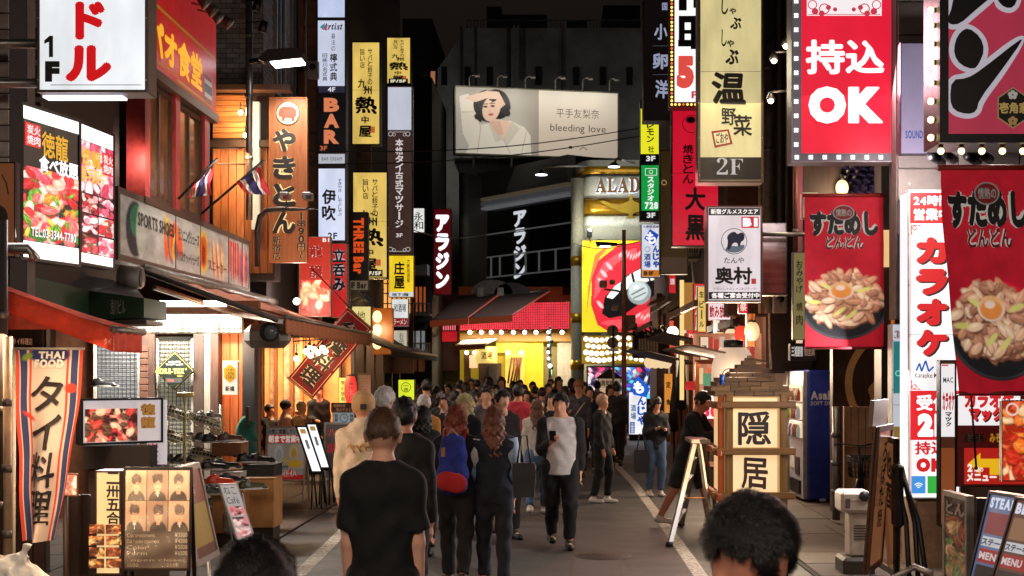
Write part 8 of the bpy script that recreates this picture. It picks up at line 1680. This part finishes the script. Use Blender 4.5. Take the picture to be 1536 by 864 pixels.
# ---------------- people ----------------
SKIN=(214,150,120)
def skinm(c):return mat(c,.55,nz=.08,sc=6)
def clothm(c,em=0):
    if max(c) > 120:return mat(c,.85,nz=.10,sc=16,bump=.6)
    return mat(c,.85,nz=.35,sc=8,bump=.7,hue=tuple(min(255,int(v*1.35+7)) for v in c))
def person(lab,px,Y,h=1.72,rot=0,top=(20,20,22),pants=(18,18,20),hair=(22,16,14),skin=SKIN,shoes=(20,20,22),hs='short',sl='long',arms=((.0,0),(.0,0)),stride=.18,head=(0,0),cap=None,build_=1.0,near=0,vs=None,x=None,inner=None,skirt=False,shorts=False,face=True,sit=0,jk=0,z=0,mask=False,group=None,collar=None,lean=0):
    """rot: 0 faces the camera, 180 shows its back. arms: per side (elbow bend, forward swing) in radians"""
    k=h/1.72;X=PX(px,Y) if x is None else x;t=thing('person',lab,'person',(X,Y,z),group);t.rotation_euler=(0,0,math.radians(rot));v_=vs or (.012 if near else .02 if Y < 20 else .03)
    b=build_;V3=lambda *a:np.array(a,float)*k
    hipz=.93-sit*.42;hp=[V3(s*.09*b,0,hipz) for s in (-1,1)]
    if sit:kn=[V3(s*.12,-.42,.52) for s in (-1,1)];an=[V3(s*.12,-.4,.09) for s in (-1,1)]
    else:kn=[V3(s*.095,-.04-s*stride*.55,.5) for s in (-1,1)];an=[V3(s*.09,-s*stride+.03,.085+(.05 if s*stride < -.1 else 0)) for s in (-1,1)]
    ln=lean;pel=V3(0,0,hipz+.02);wa=V3(0,-.01-ln*.15,hipz+.2);ch=V3(0,-.0-ln*.3,hipz+.37);nk=V3(0,.0-ln*.42,hipz+.53);
    yaw,pit=head;hc=V3(math.sin(yaw)*.01,-.015-ln*.5-.06*math.sin(pit),hipz+.662-.02*abs(math.sin(pit)))
    sh=[V3(s*.152*b,-ln*.36,hipz+.452) for s in (-1,1)];el,wr=[],[]
    for i,s in enumerate((-1,1)):
        bend,sw=arms[i];e=sh[i]+V3(s*.032,-.29*math.sin(sw),-.29*math.cos(sw));f=sw+bend;inn=-.10*math.sin(bend) if bend > .3 else .0
        el.append(e);wr.append(e+V3(s*(inn),-.25*math.sin(f),-.25*math.cos(f)))
    def torso(p,g=0):
        d=cone(p,pel,wa,(.150*b+g)*k,(.141*b+g)*k,(1,.66,1));d=smin(d,cone(p,wa,ch,(.141*b+g)*k,(.150*b+g)*k,(1,.68,1)),.05*k)
        d=smin(d,cone(p,(sh[0]+V3(.05,0,-.03)),(sh[1]-V3(.05,0,.03)),(.064+g)*k,(.064+g)*k,(1,.95,1)),.06*k)
        for s in (0,1):d=smin(d,cone(p,nk+V3(0,.012,.0),sh[s]+V3((-.02,.02)[s],.01,.0)*-1,(.05+g*.6)*k,(.046+g)*k),.035*k)
        return d
    def arm(p,i,g=0,lo=1.0):
        d=cone(p,sh[i],el[i],(.056*b+g)*k,(.044*b+g)*k);
        if lo > 0:d=smin(d,cone(p,el[i],el[i]+(wr[i]-el[i])*lo,(.043*b+g)*k,(.03+g)*k),.015*k)
        return d
    def leg(p,i,g=0,lo=1.0):
        d=cone(p,hp[i],kn[i],(.088*b+g)*k,(.060*b+g)*k);e=kn[i]+(an[i]-kn[i])*lo;return smin(d,cone(p,kn[i],e,(.058*b+g)*k,(.058+(.040-.058)*lo+g)*k),.02*k)
    R=np.array(Euler((pit,0,yaw)).to_matrix())
    def hl(p):return (p-hc) @ R/k  # head-local metres, face toward -y
    def headf(q):
        d=cone(q,(0,.012,.035),(0,.012,.035),.092,.092,(.84,1.02,1.03));d=smin(d,cone(q,(0,-.02,-.03),(0,-.036,-.085),.066,.036,(.92,1,1)),.035)
        d=smin(d,cone(q,(0,-.092,.0),(0,-.106,-.032),.009,.015),.018);
        for s in (-1,1):d=np.minimum(d,cone(q,(s*.079,.012,-.02),(s*.083,.018,.018),.011,.016,(.7,1,1)));d=smin(d,-smin(-d,cone(q,(s*.033,-.098,.006),(s*.033,-.098,.006),.014,.014),.01),.004) if near or Y < 18 else d
        return smin(d,cone(q,(-.014,-.086,-.058),(.014,-.086,-.058),.011,.011,(1,.8,.7)),.008)
    def hand(p,i):
        w=wr[i];d=(wr[i]-el[i]);d=d/np.linalg.norm(d);s=(-1,1)[i];c=w+d*.05*k;r=cone(p,w+d*.01*k,w+d*.075*k,.03*k,.034*k,(.6,1,1))
        fw=np.array([0,-1.,0])-d*np.dot([0,-1.,0],d);fw=fw/(np.linalg.norm(fw)+1e-6);sd=np.cross(d,fw)
        if near or Y < 18:
            for q,L_ in ((-.027,.062),(-.009,.075),(.009,.07),(.027,.055)):a=w+d*.085*k+fw*q*k;m_=a+(d*L_*.55)*k;r=smin(r,np.minimum(cone(p,a,m_,.0095*k,.0088*k),cone(p,m_,m_+(d*L_*.3-sd*s*.022)*k,.0088*k,.0075*k)),.006)
            r=smin(r,cone(p,w+d*.03*k+fw*-.03*k,w+(d*.075-fw*.055)*k,.012*k,.009*k),.012)
        else:r=smin(r,cone(p,w+d*.07*k,w+d*.14*k,.03*k,.018*k,(.7,1,1)),.02)
        return r
    def bodyf(p):
        d=smin(torso(p),cone(p,nk,hc-V3(0,0,.03),.056*k*b,.052*k),.03*k);d=smin(d,headf(hl(p))*k,.012)
        for i in (0,1):d=smin(d,arm(p,i),.02*k);d=smin(d,hand(p,i),.008);d=smin(d,leg(p,i),.02*k);d=smin(d,cone(p,an[i]-V3(0,-.02,.03),an[i]+V3(0,-.13,-.055),.036*k,.028*k),.02)
        return d
    allp=np.array(hp+kn+an+sh+el+wr+[hc]);lo=allp.min(0)-.24;hi=allp.max(0)+.24;lo[2]=0;
    V,Q=sdf_mesh(bodyf,(lo[0],lo[1],-.03),hi,v_ if not near else .010);body=np_obj('body',V,Q,skinm(skin),t)
    fold=lambda p,a=.006:1.15*a*(np.sin(p[:,2]*31/k+np.sin(p[:,0]*23)*2+np.sin(p[:,1]*17+p[:,0]*9)*1.5)+.6*np.sin(p[:,0]*37+p[:,2]*21+np.cos(p[:,2]*9)*2))
    hemz=hipz-(.13 if jk else .06);lof={'long':.96,'short':-1,'mid':.3}[sl];g0=.014+(.010 if jk else 0)
    def topf(p):
        d=smin(torso(p,g0),cone(p,V3(0,0,hipz-.1),wa,.16*b*k,.140*b*k,(1,.72,1)),.04*k)
        for i in (0,1):
            a=arm(p,i,g0*.7+.003,max(lof,0)) if lof > 0 else np.maximum(cone(p,sh[i],sh[i]+(el[i]-sh[i])*.95,(.062*b+.018)*k,(.052*b+.018)*k),(p-(sh[i]+(el[i]-sh[i])*.78)) @ ((el[i]-sh[i])/np.linalg.norm(el[i]-sh[i])))
            if lof > 0:dr=(wr[i]-el[i])/np.linalg.norm(wr[i]-el[i]);a=np.maximum(a,(p-(el[i]+(wr[i]-el[i])*lof)) @ dr)
            d=smin(d,a,.02*k)
        if collar:d=np.minimum(d,cone(p,nk-V3(0,0,.0),nk+V3(0,.01,.05),.078*k,.07*k))
        d=d+fold(p,.004 if near else .006)
        if inner is not None:d=np.maximum(d,-np.maximum(np.abs(p[:,0]+.01*np.sin(p[:,2]*9))-.135*b*k,p[:,1]+.03))
        d=np.maximum(d,hemz*k-p[:,2]);d=np.maximum(d,p[:,2]-(hipz+(.60 if collar else .555))*k)
        return np.maximum(d,-cone(p,nk-V3(0,.02,0.02),nk+V3(0,-.02,.2),.062*k,.075*k))
    V,Q=sdf_mesh(topf,(lo[0],lo[1],(hemz-.08)*k),(hi[0],hi[1],(hipz+.65)*k),v_);tp=np_obj('top',V,Q,clothm(top),t)
    if inner is not None:# open jacket: lighter shirt shows in front
        def inn(p):return np.maximum(smin(torso(p,g0-.012),cone(p,V3(0,-.02,hipz-.16),V3(0,-.03,hipz+.2),.155*b*k,.13*b*k,(1,.8,1)),.04)+fold(p,.004),np.maximum(p[:,1]-.03,(hemz+.02)*k-p[:,2]))
        V,Q=sdf_mesh(lambda p:np.maximum(inn(p),p[:,2]-(hipz+.53)*k),(-.3,-.4,(hemz-.08)*k),(.3,.1,(hipz+.6)*k),v_);np_obj('shirt',V,Q,clothm(inner),t)
    ll=.38 if shorts else .93
    def pantf(p):
        d=cone(p,V3(0,0,hipz+.06),V3(0,0,hipz-.04),.148*b*k,.165*b*k,(1,.72,1))
        for i in (0,1):
            if shorts:L_=np.maximum(cone(p,hp[i],kn[i],.11*b*k,.095*b*k),(p-(hp[i]+(kn[i]-hp[i])*.95)) @ ((kn[i]-hp[i])/np.linalg.norm(kn[i]-hp[i])))
            else:dr=(an[i]-kn[i])/np.linalg.norm(an[i]-kn[i]);L_=np.maximum(leg(p,i,.018,1.0),(p-(kn[i]+(an[i]-kn[i])*ll)) @ dr)
            d=smin(d,L_,.025*k)
        return np.maximum(d+fold(p,.004),p[:,2]-(hipz+.08)*k)
    V,Q=sdf_mesh(pantf,(lo[0],lo[1],0),(hi[0],hi[1],(hipz+.12)*k),v_);np_obj('trousers' if not shorts else 'shorts',V,Q,clothm(pants),t)
    for i in (0,1):
        a=an[i];f=lambda p:np.maximum(smin(cone(p,a+V3(0,.045,-.045),a+V3(0,-.15,-.055),.04*k,.042*k,(1,1,.8)),cone(p,a,a-V3(0,0,.03),.046*k,.05*k),.03),(a[2]-.088*k)-p[:,2])
        V,Q=sdf_mesh(f,a-.24,a+.14,.012 if Y < 20 else .02);np_obj('shoe',V,Q,mat(shoes,.5),t)
    # hair
    ha=.003 if Y < 4 else .0012 if Y < 8 else .004;hn=lambda q:ha*np.sin(q[:,0]*110+np.sin(q[:,2]*70)*2)+ha*np.sin(q[:,2]*60+q[:,1]*90)
    def hairf(q):
        d=cone(q,(0,.014,.042),(0,.014,.042),.103,.103,(.86,1.02,1.02))+hn(q)
        if hs in ('short','crop','bob','long'):
            fz={'short':.057,'crop':.060,'bob':.05,'long':.05}[hs];cut=np.maximum(q[:,1]+.052+.012*np.sin(q[:,0]*80),q[:,2]-fz-.008*np.sin(q[:,0]*90));d=np.maximum(d,-np.minimum(np.maximum(-(-q[:,1]-.045),q[:,2]-fz),1)) if False else np.maximum(d,-np.maximum(cut,-9))
            if hs in ('short','crop'):d=np.maximum(d,-(q[:,2]+.055-.3*np.clip(-q[:,1],0,1)))
        if hs == 'crop':d=np.maximum(d+.004+.0055*np.clip((.035-q[:,2])/.05,0,1),-(q[:,2]+.036-.25*np.clip(-q[:,1],0,1)))
        if hs == 'bob':d=smin(d,np.maximum(cone(q,(0,.03,.0),(0,.045,-.10),.105,.115,(.95,.8,1))+hn(q)*2,-q[:,1]-.035),.03)
        if hs == 'long':d=smin(d,np.maximum(cone(q,(0,.035,.02),(0,.075,-.26),.1,.105,(.95,.62,1))+hn(q)*1.6,-q[:,1]-.03),.03)
        if hs == 'bun':d=np.minimum(np.maximum(d,-np.maximum(q[:,1]+.05,q[:,2]-.06)),cone(q,(0,.12,.07),(0,.12,.07),.045,.045))
        return d
    if hs != 'none':
        V,Q=sdf_mesh(hairf,(-.15,-.15,-.42),(.15,.22,.19),.008 if near else .011 if Y < 20 else .018);
        if cap is not None:keep=V[:,2] < .06;V=np.where(keep[:,None],V,V*[.93,.93,.9])
        hm_=mat(hair,.42,nz=.45,sc=30,streak=1,bump=.5,hue=tuple(min(255,int(v*1.7+10)) for v in hair));W_=(V @ R.T)*k+hc;ho=np_obj('hair',W_,Q,hm_,t)
        if (near or Y < 18) and cap is None:
            r=np.random.default_rng(int(px));n=14000 if Y < 4 else 9000 if Y < 8 else 3600 if near else 1400;ii=r.integers(0,len(V),n);P0=V[ii];N_=P0-np.array([0,.014,.03]);N_ /= np.linalg.norm(N_,axis=1)[:,None]+1e-6
            dn=np.array([0,0,-1.]) + r.normal(0,.5 if Y < 4 else .35,(n,3)) + N_*.0;dn += np.array([0,.5,0])*(P0[:,2] > .04)[:,None];tg=dn-N_*(dn*N_).sum(1)[:,None];tg /= np.linalg.norm(tg,axis=1)[:,None]+1e-6
            L_=(.009 if hs == 'crop' else .016 if hs == 'short' else .05)*r.uniform(.6,1.4,(n,1));sd=np.cross(tg,N_)*(.0007 if Y < 4 else .0014);a=P0+N_*.001;m_=a+tg*L_*.6+N_*L_*((.24 if Y < 4 else .10) if hs in ('short','crop') else .05);e=a+tg*L_*1.05+N_*L_*((.30 if Y < 4 else .13) if hs in ('short','crop') else .03)
            VV=np.concatenate([a-sd,a+sd,m_+sd*.8,m_-sd*.8,e],0);i_=np.arange(n);T1=np.stack([i_,i_+n,i_+2*n],1);T2=np.stack([i_,i_+2*n,i_+3*n],1);T3=np.stack([i_+3*n,i_+2*n,i_+4*n],1)
            st=np_obj('hair_strands',(VV @ R.T)*k+hc,np.concatenate([T1,T2,T3]),hm_,t,False);st.parent=ho;stuff(st)
    def hp_(*a):return Vector(np.array(a) @ R.T*k+hc)
    if cap is not None:
        V,Q=sdf_mesh(lambda q:np.maximum(cone(q,(0,.012,.05),(0,.012,.05),.108,.108,(.88,1.03,.98)),-(q[:,2]-(.035 if cap[1] else -.018+.3*np.clip(-q[:,1],0,.3)))),(-.15,-.18,-.1),(.15,.18,.2),.011);c_=np_obj('cap',(V @ R.T)*k+hc,Q,clothm(cap[0]),t)
        if cap[1]:mb=MB();mb.sheet(lambda u,v:hp_((u-.5)*.15,-.085-.075*math.sin(math.pi*(.15+.7*u))*v,.045-.02*v),8,4,None,.004);br=mb.build('brim');br.data.transform(Matrix.Identity(4));br.data.materials.append(clothm(cap[0]));br.parent=c_
    if face and abs(((rot+180) % 360)-180) < 110 and Y < 26:
        dk=mat((24,16,14),.4);wh=mat((226,220,214),.3)
        for s in (-1,1):
            MB().ball(hp_(s*.032,-.078,.008),.010*k,wh,6,(1.25,.5,.6)).ball(hp_(s*.032,-.0835,.008),.0055*k,dk,6,(1,.5,1)).build('eye',None,t);MB().tube([hp_(s*.014,-.088,.026),hp_(s*.034,-.087,.033),hp_(s*.052,-.074,.026)],.0022*k,mat((58,40,34),.6),4).build('eyebrow',None,t)
        MB().tube([hp_(-.022,-.089,-.058),hp_(0,-.0965,-.061),hp_(.022,-.089,-.058)],[.002*k,.004*k,.002*k],mat((150,70,66),.4),5).build('mouth',None,t)
    if mask:mb=MB();mb.sheet(lambda u,v:hp_((u-.5)*.125,-.107+.04*abs(2*u-1)**2-.006*math.sin(v*3.14),-.005-.085*v),8,5,mat((226,226,230),.6),.003);mb.build('face_mask',None,t)
    t['_w']=0;del t['_w'];ORG[t.name]=Vector((X,Y,z))
    t_info=dict(wr=wr,el=el,sh=sh,hc=hc,k=k,hipz=hipz,nk=nk);return t,t_info
def attach(mb,name,m,t):# a mesh given in the person's own metres
    o=mb.build(name,m);o.parent=t;ORG[o.name]=ORG[t.name];return o
def backpack(t,I,c1,c2,big=1.0,nm='backpack',lab=None):
    k=I['k'];z0=I['hipz']*k;r=thing(nm,lab,'bag',ORG[t.name]);r.rotation_euler=t.rotation_euler
    f1=lambda p:cone(p,(0,.2,z0+.10),(0,.19,z0+.40),.135*big,.115*big,(1,.55,1))+.004*np.sin(p[:,2]*40);V,Q=sdf_mesh(f1,(-.22,.02,z0-.12),(.22,.36,z0+.6),.013);np_obj('body',V,Q,clothm(c1),r)
    f2=lambda p:cone(p,(-.05,.285,z0+.08),(.05,.285,z0+.10),.085*big,.085*big,(1,.45,1));V,Q=sdf_mesh(f2,(-.2,.2,z0-.06),(.2,.36,z0+.24),.011);np_obj('front_pocket',V,Q,clothm(c2),r)
    MB().tube([(-.07,.292,z0+.165),(.07,.292,z0+.165)],.004,mat((200,130,50),.4),5).build('zip',None,None).parent=r
    MB().tube([(-.05,.22,z0+.5),(0,.23,z0+.56),(.05,.22,z0+.5)],.009,mat((150,120,110),.7),6).build('handle',None,None).parent=r
    for s in (-1,1):MB().tube([(s*.09,.14,z0+.46),(s*.10,.02,z0+.555),(s*.11,-.1,z0+.42),(s*.13,-.05,z0+.2),(s*.12,.12,z0+.12)],.014,mat(c2,.7),6).build('strap',None,None).parent=r
    MB().box(.05,.085,.33,.338,z0+.32,z0+.40).build('leather_tag',mat((170,120,60),.6),None).parent=r
    return r
def handbag(lab,pos,col,w=.2,h=.26,d=.1,strap=.5,name='handbag'):
    r=thing(name,lab,'bag',pos);x,y,z=pos;m=mat(col,.45,nz=.2,bump=.2);MB().prism([(x-w/2*.86,z),(x+w/2*.86,z),(x+w/2,z+h*.8),(x+w/2*.9,z+h),(x-w/2*.9,z+h),(x-w/2,z+h*.8)],y-d/2,y+d/2,m).build('body',None,r)
    for q in (-.3,.3):MB().tube([(x-w*.3,y+d*q,z+h*.9),(x-w*.12,y+d*q*.5,z+h+strap),(x+w*.12,y+d*q*.5,z+h+strap),(x+w*.3,y+d*q,z+h*.9)],.009,m,5).build('strap',None,r)
    return r
BK,NV=(15,15,17),(16,20,32)
# foreground
person('man in a plain black t-shirt seen from behind in the middle of the street',574,6.9,1.77,180,(13,13,15),(12,12,14),(66,42,28),(236,176,150),hs='crop',sl='short',arms=((.12,.03),(.12,.06)),near=1,stride=.1,build_=.86)
person('black haired man at the lower right corner looking down to the left',1142,2.98,1.685,-50,(20,18,20),BK,(16,13,13),(196,130,104),hs='short',near=1,head=(-.1,.30),stride=.05)
person('black haired head at the bottom edge left of the man in the t-shirt',383,2.95,1.59,180,(20,20,22),BK,(12,11,12),hs='short',near=1,stride=.05)
p_,I=person('auburn bobbed woman from behind wearing a blue and red backpack',684,12.9,1.64,176,BK,(14,14,16),(96,44,28),hs='bob',sl='mid',arms=((.5,.1),(.5,.1)),stride=.16,near=1,shoes=(30,28,30));backpack(p_,I,(26,40,120),(176,30,36),1.05,lab='blue backpack with a red front pocket on the auburn woman')
p_,I=person('long haired woman from behind in a navy jacket with pale sleeves',741,12.9,1.63,184,NV,(24,28,38),(84,46,30),hs='long',arms=((.2,.0),(.3,.12)),stride=.08,near=1,jk=1)
for i,s in ((0,-1),(1,1)):
    a,e=I['sh'][i],I['el'][i];mb=MB();mb.tube([a+np.array([s*.0,0,.045]),a+(e-a)*.3+np.array([s*.005,0,0]),a+(e-a)*.75],[.070,.079,.072],None,12);attach(mb,'sleeve_panel',clothm((206,200,196) if i else (150,172,196)),p_)
    mb=MB();w=I['wr'][i];mb.tube([a+(e-a)*.76,e,e+(w-e)*.25],[.0725,.067,.060],None,12);attach(mb,'sleeve_band',clothm((104,134,168)),p_)
handbag('black leather shoulder bag under the arm of the long haired woman',(PX(786,12.6),12.6,PZ(745,12.6)),(24,22,24),.21,.30,.12,.24)
# man in white facing the camera, with phone
p_,I=person('man in a white sweatshirt and open black jacket walking toward the camera',841,15.8,1.72,4,BK,(14,14,16),(16,14,14),(226,164,130),hs='short',arms=((1.75,.25),(.1,.0)),stride=.13,near=1,build_=1.18,inner=(206,200,196),jk=1,head=(-.3,.08))
def phone(lab,t,I,i,off=(0,-.06,.06)):
    w=I['wr'][i];R_=Matrix.Rotation(t.rotation_euler.z,4,'Z');r=thing('smartphone',lab,'phone',ORG[t.name]+R_ @ Vector(w+np.array(off)));o=ORG[r.name];M=Matrix.Translation(o) @ R_ @ Matrix.Rotation(-.8,4,'X');MB().bbox(-.037,.037,-.004,.004,-.075,.075,.003,mat((20,20,24),.2),M).build('phone_case',None,r);MB().box(-.034,.034,.0045,.006,-.07,.07,mat((90,120,170),.2,em=.8),M).build('screen',None,r)
phone('smartphone held by the man in the white sweatshirt',p_,I,0)
p_,I=person('man in a cream cap and cream sweater seen from behind',545,11.8,1.78,188,(228,208,182),(40,36,34),(74,52,38),hs='crop',cap=((196,156,108),0),collar=True,arms=((.15,.0),(.15,.1)),stride=.12,near=1)
k_=I['k'];hz=I['hc']
mb=MB();mb.box(-.025,.025,.112,.122,hz[2]-.0,hz[2]+.045);attach(mb,'cap_patch',mat((24,22,24),.5),p_)
mb=MB()
for q in range(5):mb.tube([(-.13+q*.05,.135,1.33-.01*q),(-.10+q*.052,.15,1.37-.012*(q % 2)),(-.07+q*.05,.14,1.34)],.007,None,5)
attach(mb,'back_print',mat((222,160,50),.8),p_)
person('grey white haired man in a pale checked shirt seen from behind',577,14.0,1.80,150,(170,170,168),(40,40,44),(196,190,184),hs='short',stride=.1,near=1)
person('person in a black jacket with black hair behind the t-shirt man',606,10.2,1.76,172,(14,14,15),(16,16,18),(13,12,13),hs='short',stride=.1,near=1,jk=1,arms=((.2,.0),(.6,.1)),build_=.94)
person('short person in black with a round dark head beside the black jacket',634,15.2,1.58,178,(16,16,18),BK,(14,13,14),hs='bob',stride=.1,near=1)
person('small grey haired man in an ochre top among the crowd',636,18,1.66,170,(190,130,60),BK,(140,134,130),hs='short')
person('blonde woman in a dark polka dot top facing the camera',697,17.2,1.68,-18,(26,30,42),BK,(222,176,112),(236,190,160),hs='long',arms=((.9,.2),(.3,.1)),near=1,inner=None)
person('man wearing a white face mask facing the camera',730,19.5,1.76,-8,(60,56,60),BK,(24,18,16),(226,170,140),hs='short',mask=True,near=1)
person('young man in a black jacket looking to the right',753,16.8,1.74,28,(16,16,20),BK,(14,12,12),(230,176,146),hs='short',near=1,jk=1)
person('person in a pink top seen from behind',777,22,1.76,180,(206,56,76),(40,50,80),(22,18,18),hs='short')
person('young woman in a white top and jeans with long brown hair from behind',806,19.5,1.58,176,(206,196,186),(80,110,150),(76,46,32),hs='long',arms=((.2,.1),(.2,-.1)),stride=-.2,shoes=(220,214,208))
person('grey haired person in black coat and white trainers walking right',903,21.3,1.62,62,(16,18,24),(14,14,16),(150,116,96),hs='short',shoes=(226,222,216),stride=.08,jk=1,arms=((.2,.1),(.2,.1)))
p_,I=person('man in a brown cap with a strap across his grey jacket',868,26.5,1.8,-12,(60,60,66),BK,(40,28,22),hs='short',cap=((150,96,60),1),arms=((1.4,.4),(.2,0)));mb=MB();mb.tube([(.14,-.13,1.4),(0,-.17,1.2),(-.16,-.12,.98)],.012);attach(mb,'strap',mat((200,170,150),.6),p_)
person('dark haired woman in a black hooded top and jeans looking at a phone',983,22.4,1.57,14,(18,18,22),(74,96,128),(26,18,16),(220,160,130),hs='bob',arms=((1.7,.2),(1.6,.2)),stride=.05,shoes=(206,196,186),jk=1,head=(.3,.45))
handbag('black patterned shoulder bag beside the woman in jeans',(PX(962,22.3),22.3,PZ(709,22.3)),(30,30,36),.24,.36,.14,.25,'shoulder_bag')
person('man in a black cap and shorts leaning over the step ladder',1030,17.9,1.70,62,(16,16,18),(18,18,20),(20,16,16),(190,124,96),hs='short',cap=((20,20,24),1),shorts=True,shoes=(206,200,190),stride=.30,arms=((1.2,.7),(1.3,.6)),head=(0,.4),lean=.35,jk=1,near=1)
# seated diners
for a in (('diner with black hair seated at the far left table',404,26.8,1.6,60,(24,22,24),(24,18,16),None),('diner in a black cap and pale shirt seated at the table',428,26.6,1.7,120,(214,180,160),(20,18,18),((22,22,26),0)),('reddish blond diner in an olive jacket seated at the right of the table',452,25.6,1.7,50,(112,84,56),(206,130,76),None)):
    person(a[0],a[1],a[2],a[3],a[4],a[5],BK,a[6],hs='short',cap=a[7],sit=1,arms=((.9,.5),(.9,.5)),z=.14)
t=thing('dining_table','small wooden table in front of the seated diners','table',P(425,690,26.2));yT=26.0;MB().bbox(PX(400,yT),PX(448,yT),yT-.1,yT+.4,.70,.74,.01,mat((120,74,44),.4)).build('table_top',None,t)
for a in (402,446):MB().tube([(PX(a,yT),yT+.1,0),(PX(a,yT),yT+.1,.7)],.025,black,6).build('leg',None,t)
for i,(a,yy) in enumerate(((404,26.9),(428,26.7),(452,25.7))):
    t=thing('stool',('stool under the black haired diner','stool under the capped diner','stool under the olive jacket diner')[i],'stool',(PX(a,yy),yy,0));MB().lathe([(.16,.5),(.17,.52),(.16,.55)],(PX(a,yy),yy,0),mat((90,50,30),.5),14).build('seat',None,t)
    for q in range(4):x,y=.12*math.cos(q*1.57+.8),.12*math.sin(q*1.57+.8);MB().tube([(PX(a,yy)+x*1.2,yy+y*1.2,0),(PX(a,yy)+x*.8,yy+y*.8,.5)],.012,black,4).build('leg',None,t)
person('dark clothed staff member standing behind the counter',478,27.2,1.7,20,(26,24,26),BK,hs='short',arms=((1.2,.2),(.2,0)))
# crowd farther along, each one its own
cc_=[(44,40,44),(18,18,22),(70,60,56),(30,34,46),(110,100,96),(24,22,26),(150,40,50),(90,84,60)];cn=['dark grey','black','brown','navy','light grey','near black','red','olive']
cr=[(648,588,26.5),(668,592,22),(682,586,24.5),(708,590,21),(724,580,29),(744,578,31.5),(766,590,24),(790,586,27),(803,580,32.5),(826,590,23.5),(848,580,28.5),(884,580,27.5),(896,572,35),(915,578,31),(632,582,30),(780,570,38),(730,566,40),(708,568,41),(690,570,38),(826,568,40),(655,580,31),(672,576,34),(699,574,30),(688,578,27),(716,570,36),(752,566,33),(770,572,36),(799,573,34),(813,582,28),(838,566,35),(858,568,34),(822,576,31),(640,570,24),(663,588,23),(734,566,34),(786,578,30),(712,584,25),(876,574,33),(621,574,36),(760,582,26),(925,574,29)]
wh_=['by the red pole side left of the crowd','left shoulder side of the blonde woman','peeking over the auburn hair','right behind the polka dot top','a step left of the yellow doorway','straight under the brush poster','right beside the pink top','between pink top and long brown hair','left edge of the plain yellow wall','left shoulder side of the white sweatshirt','behind the white sweatshirt man head','close to the brown cap on its right','in front of the round dish menu','left of the blue arrow sign','below the square yellow lit sign','far back before the yellow wall','far back at the doorway','far back below the cream awning','far back left of the shop','far back before the silver pole','third from the blonde woman on her left side','left of the blonde woman near the lamp glow','just left of the blonde woman head','directly over the auburn hair','under the cream awning','before the yellow doorway','before the calligraphy poster','before the plain yellow wall','right of the long brown hair','before the grey wall by the silver pole','beside the man with the brown cap','left of the man in the white sweatshirt','under the yellow round sign','between grey haired man and auburn woman','under the lit noren panel','right of the pink top','left of the face mask','behind the man with the brown cap','farthest left at the dark awning','between mask and pink top','behind the grey haired person in the coat']
for i,(px,py,Y) in enumerate(cr):
    h=1.95-(py-559)*Y/F;q=i % 8;back=i % 2 == 0
    person(f'distant pedestrian in {cn[q]} clothes, {wh_[i]}',px,Y,max(1.5,min(1.85,h)),(180 if back else 0)+(i*53 % 50)-25,cc_[q],BK,((20,16,16),(34,24,20),(16,14,16))[i % 3],(222,166,136),hs=('short','short','bob','long')[i*7 % 4],vs=.034,group='pedestrians far along the street')
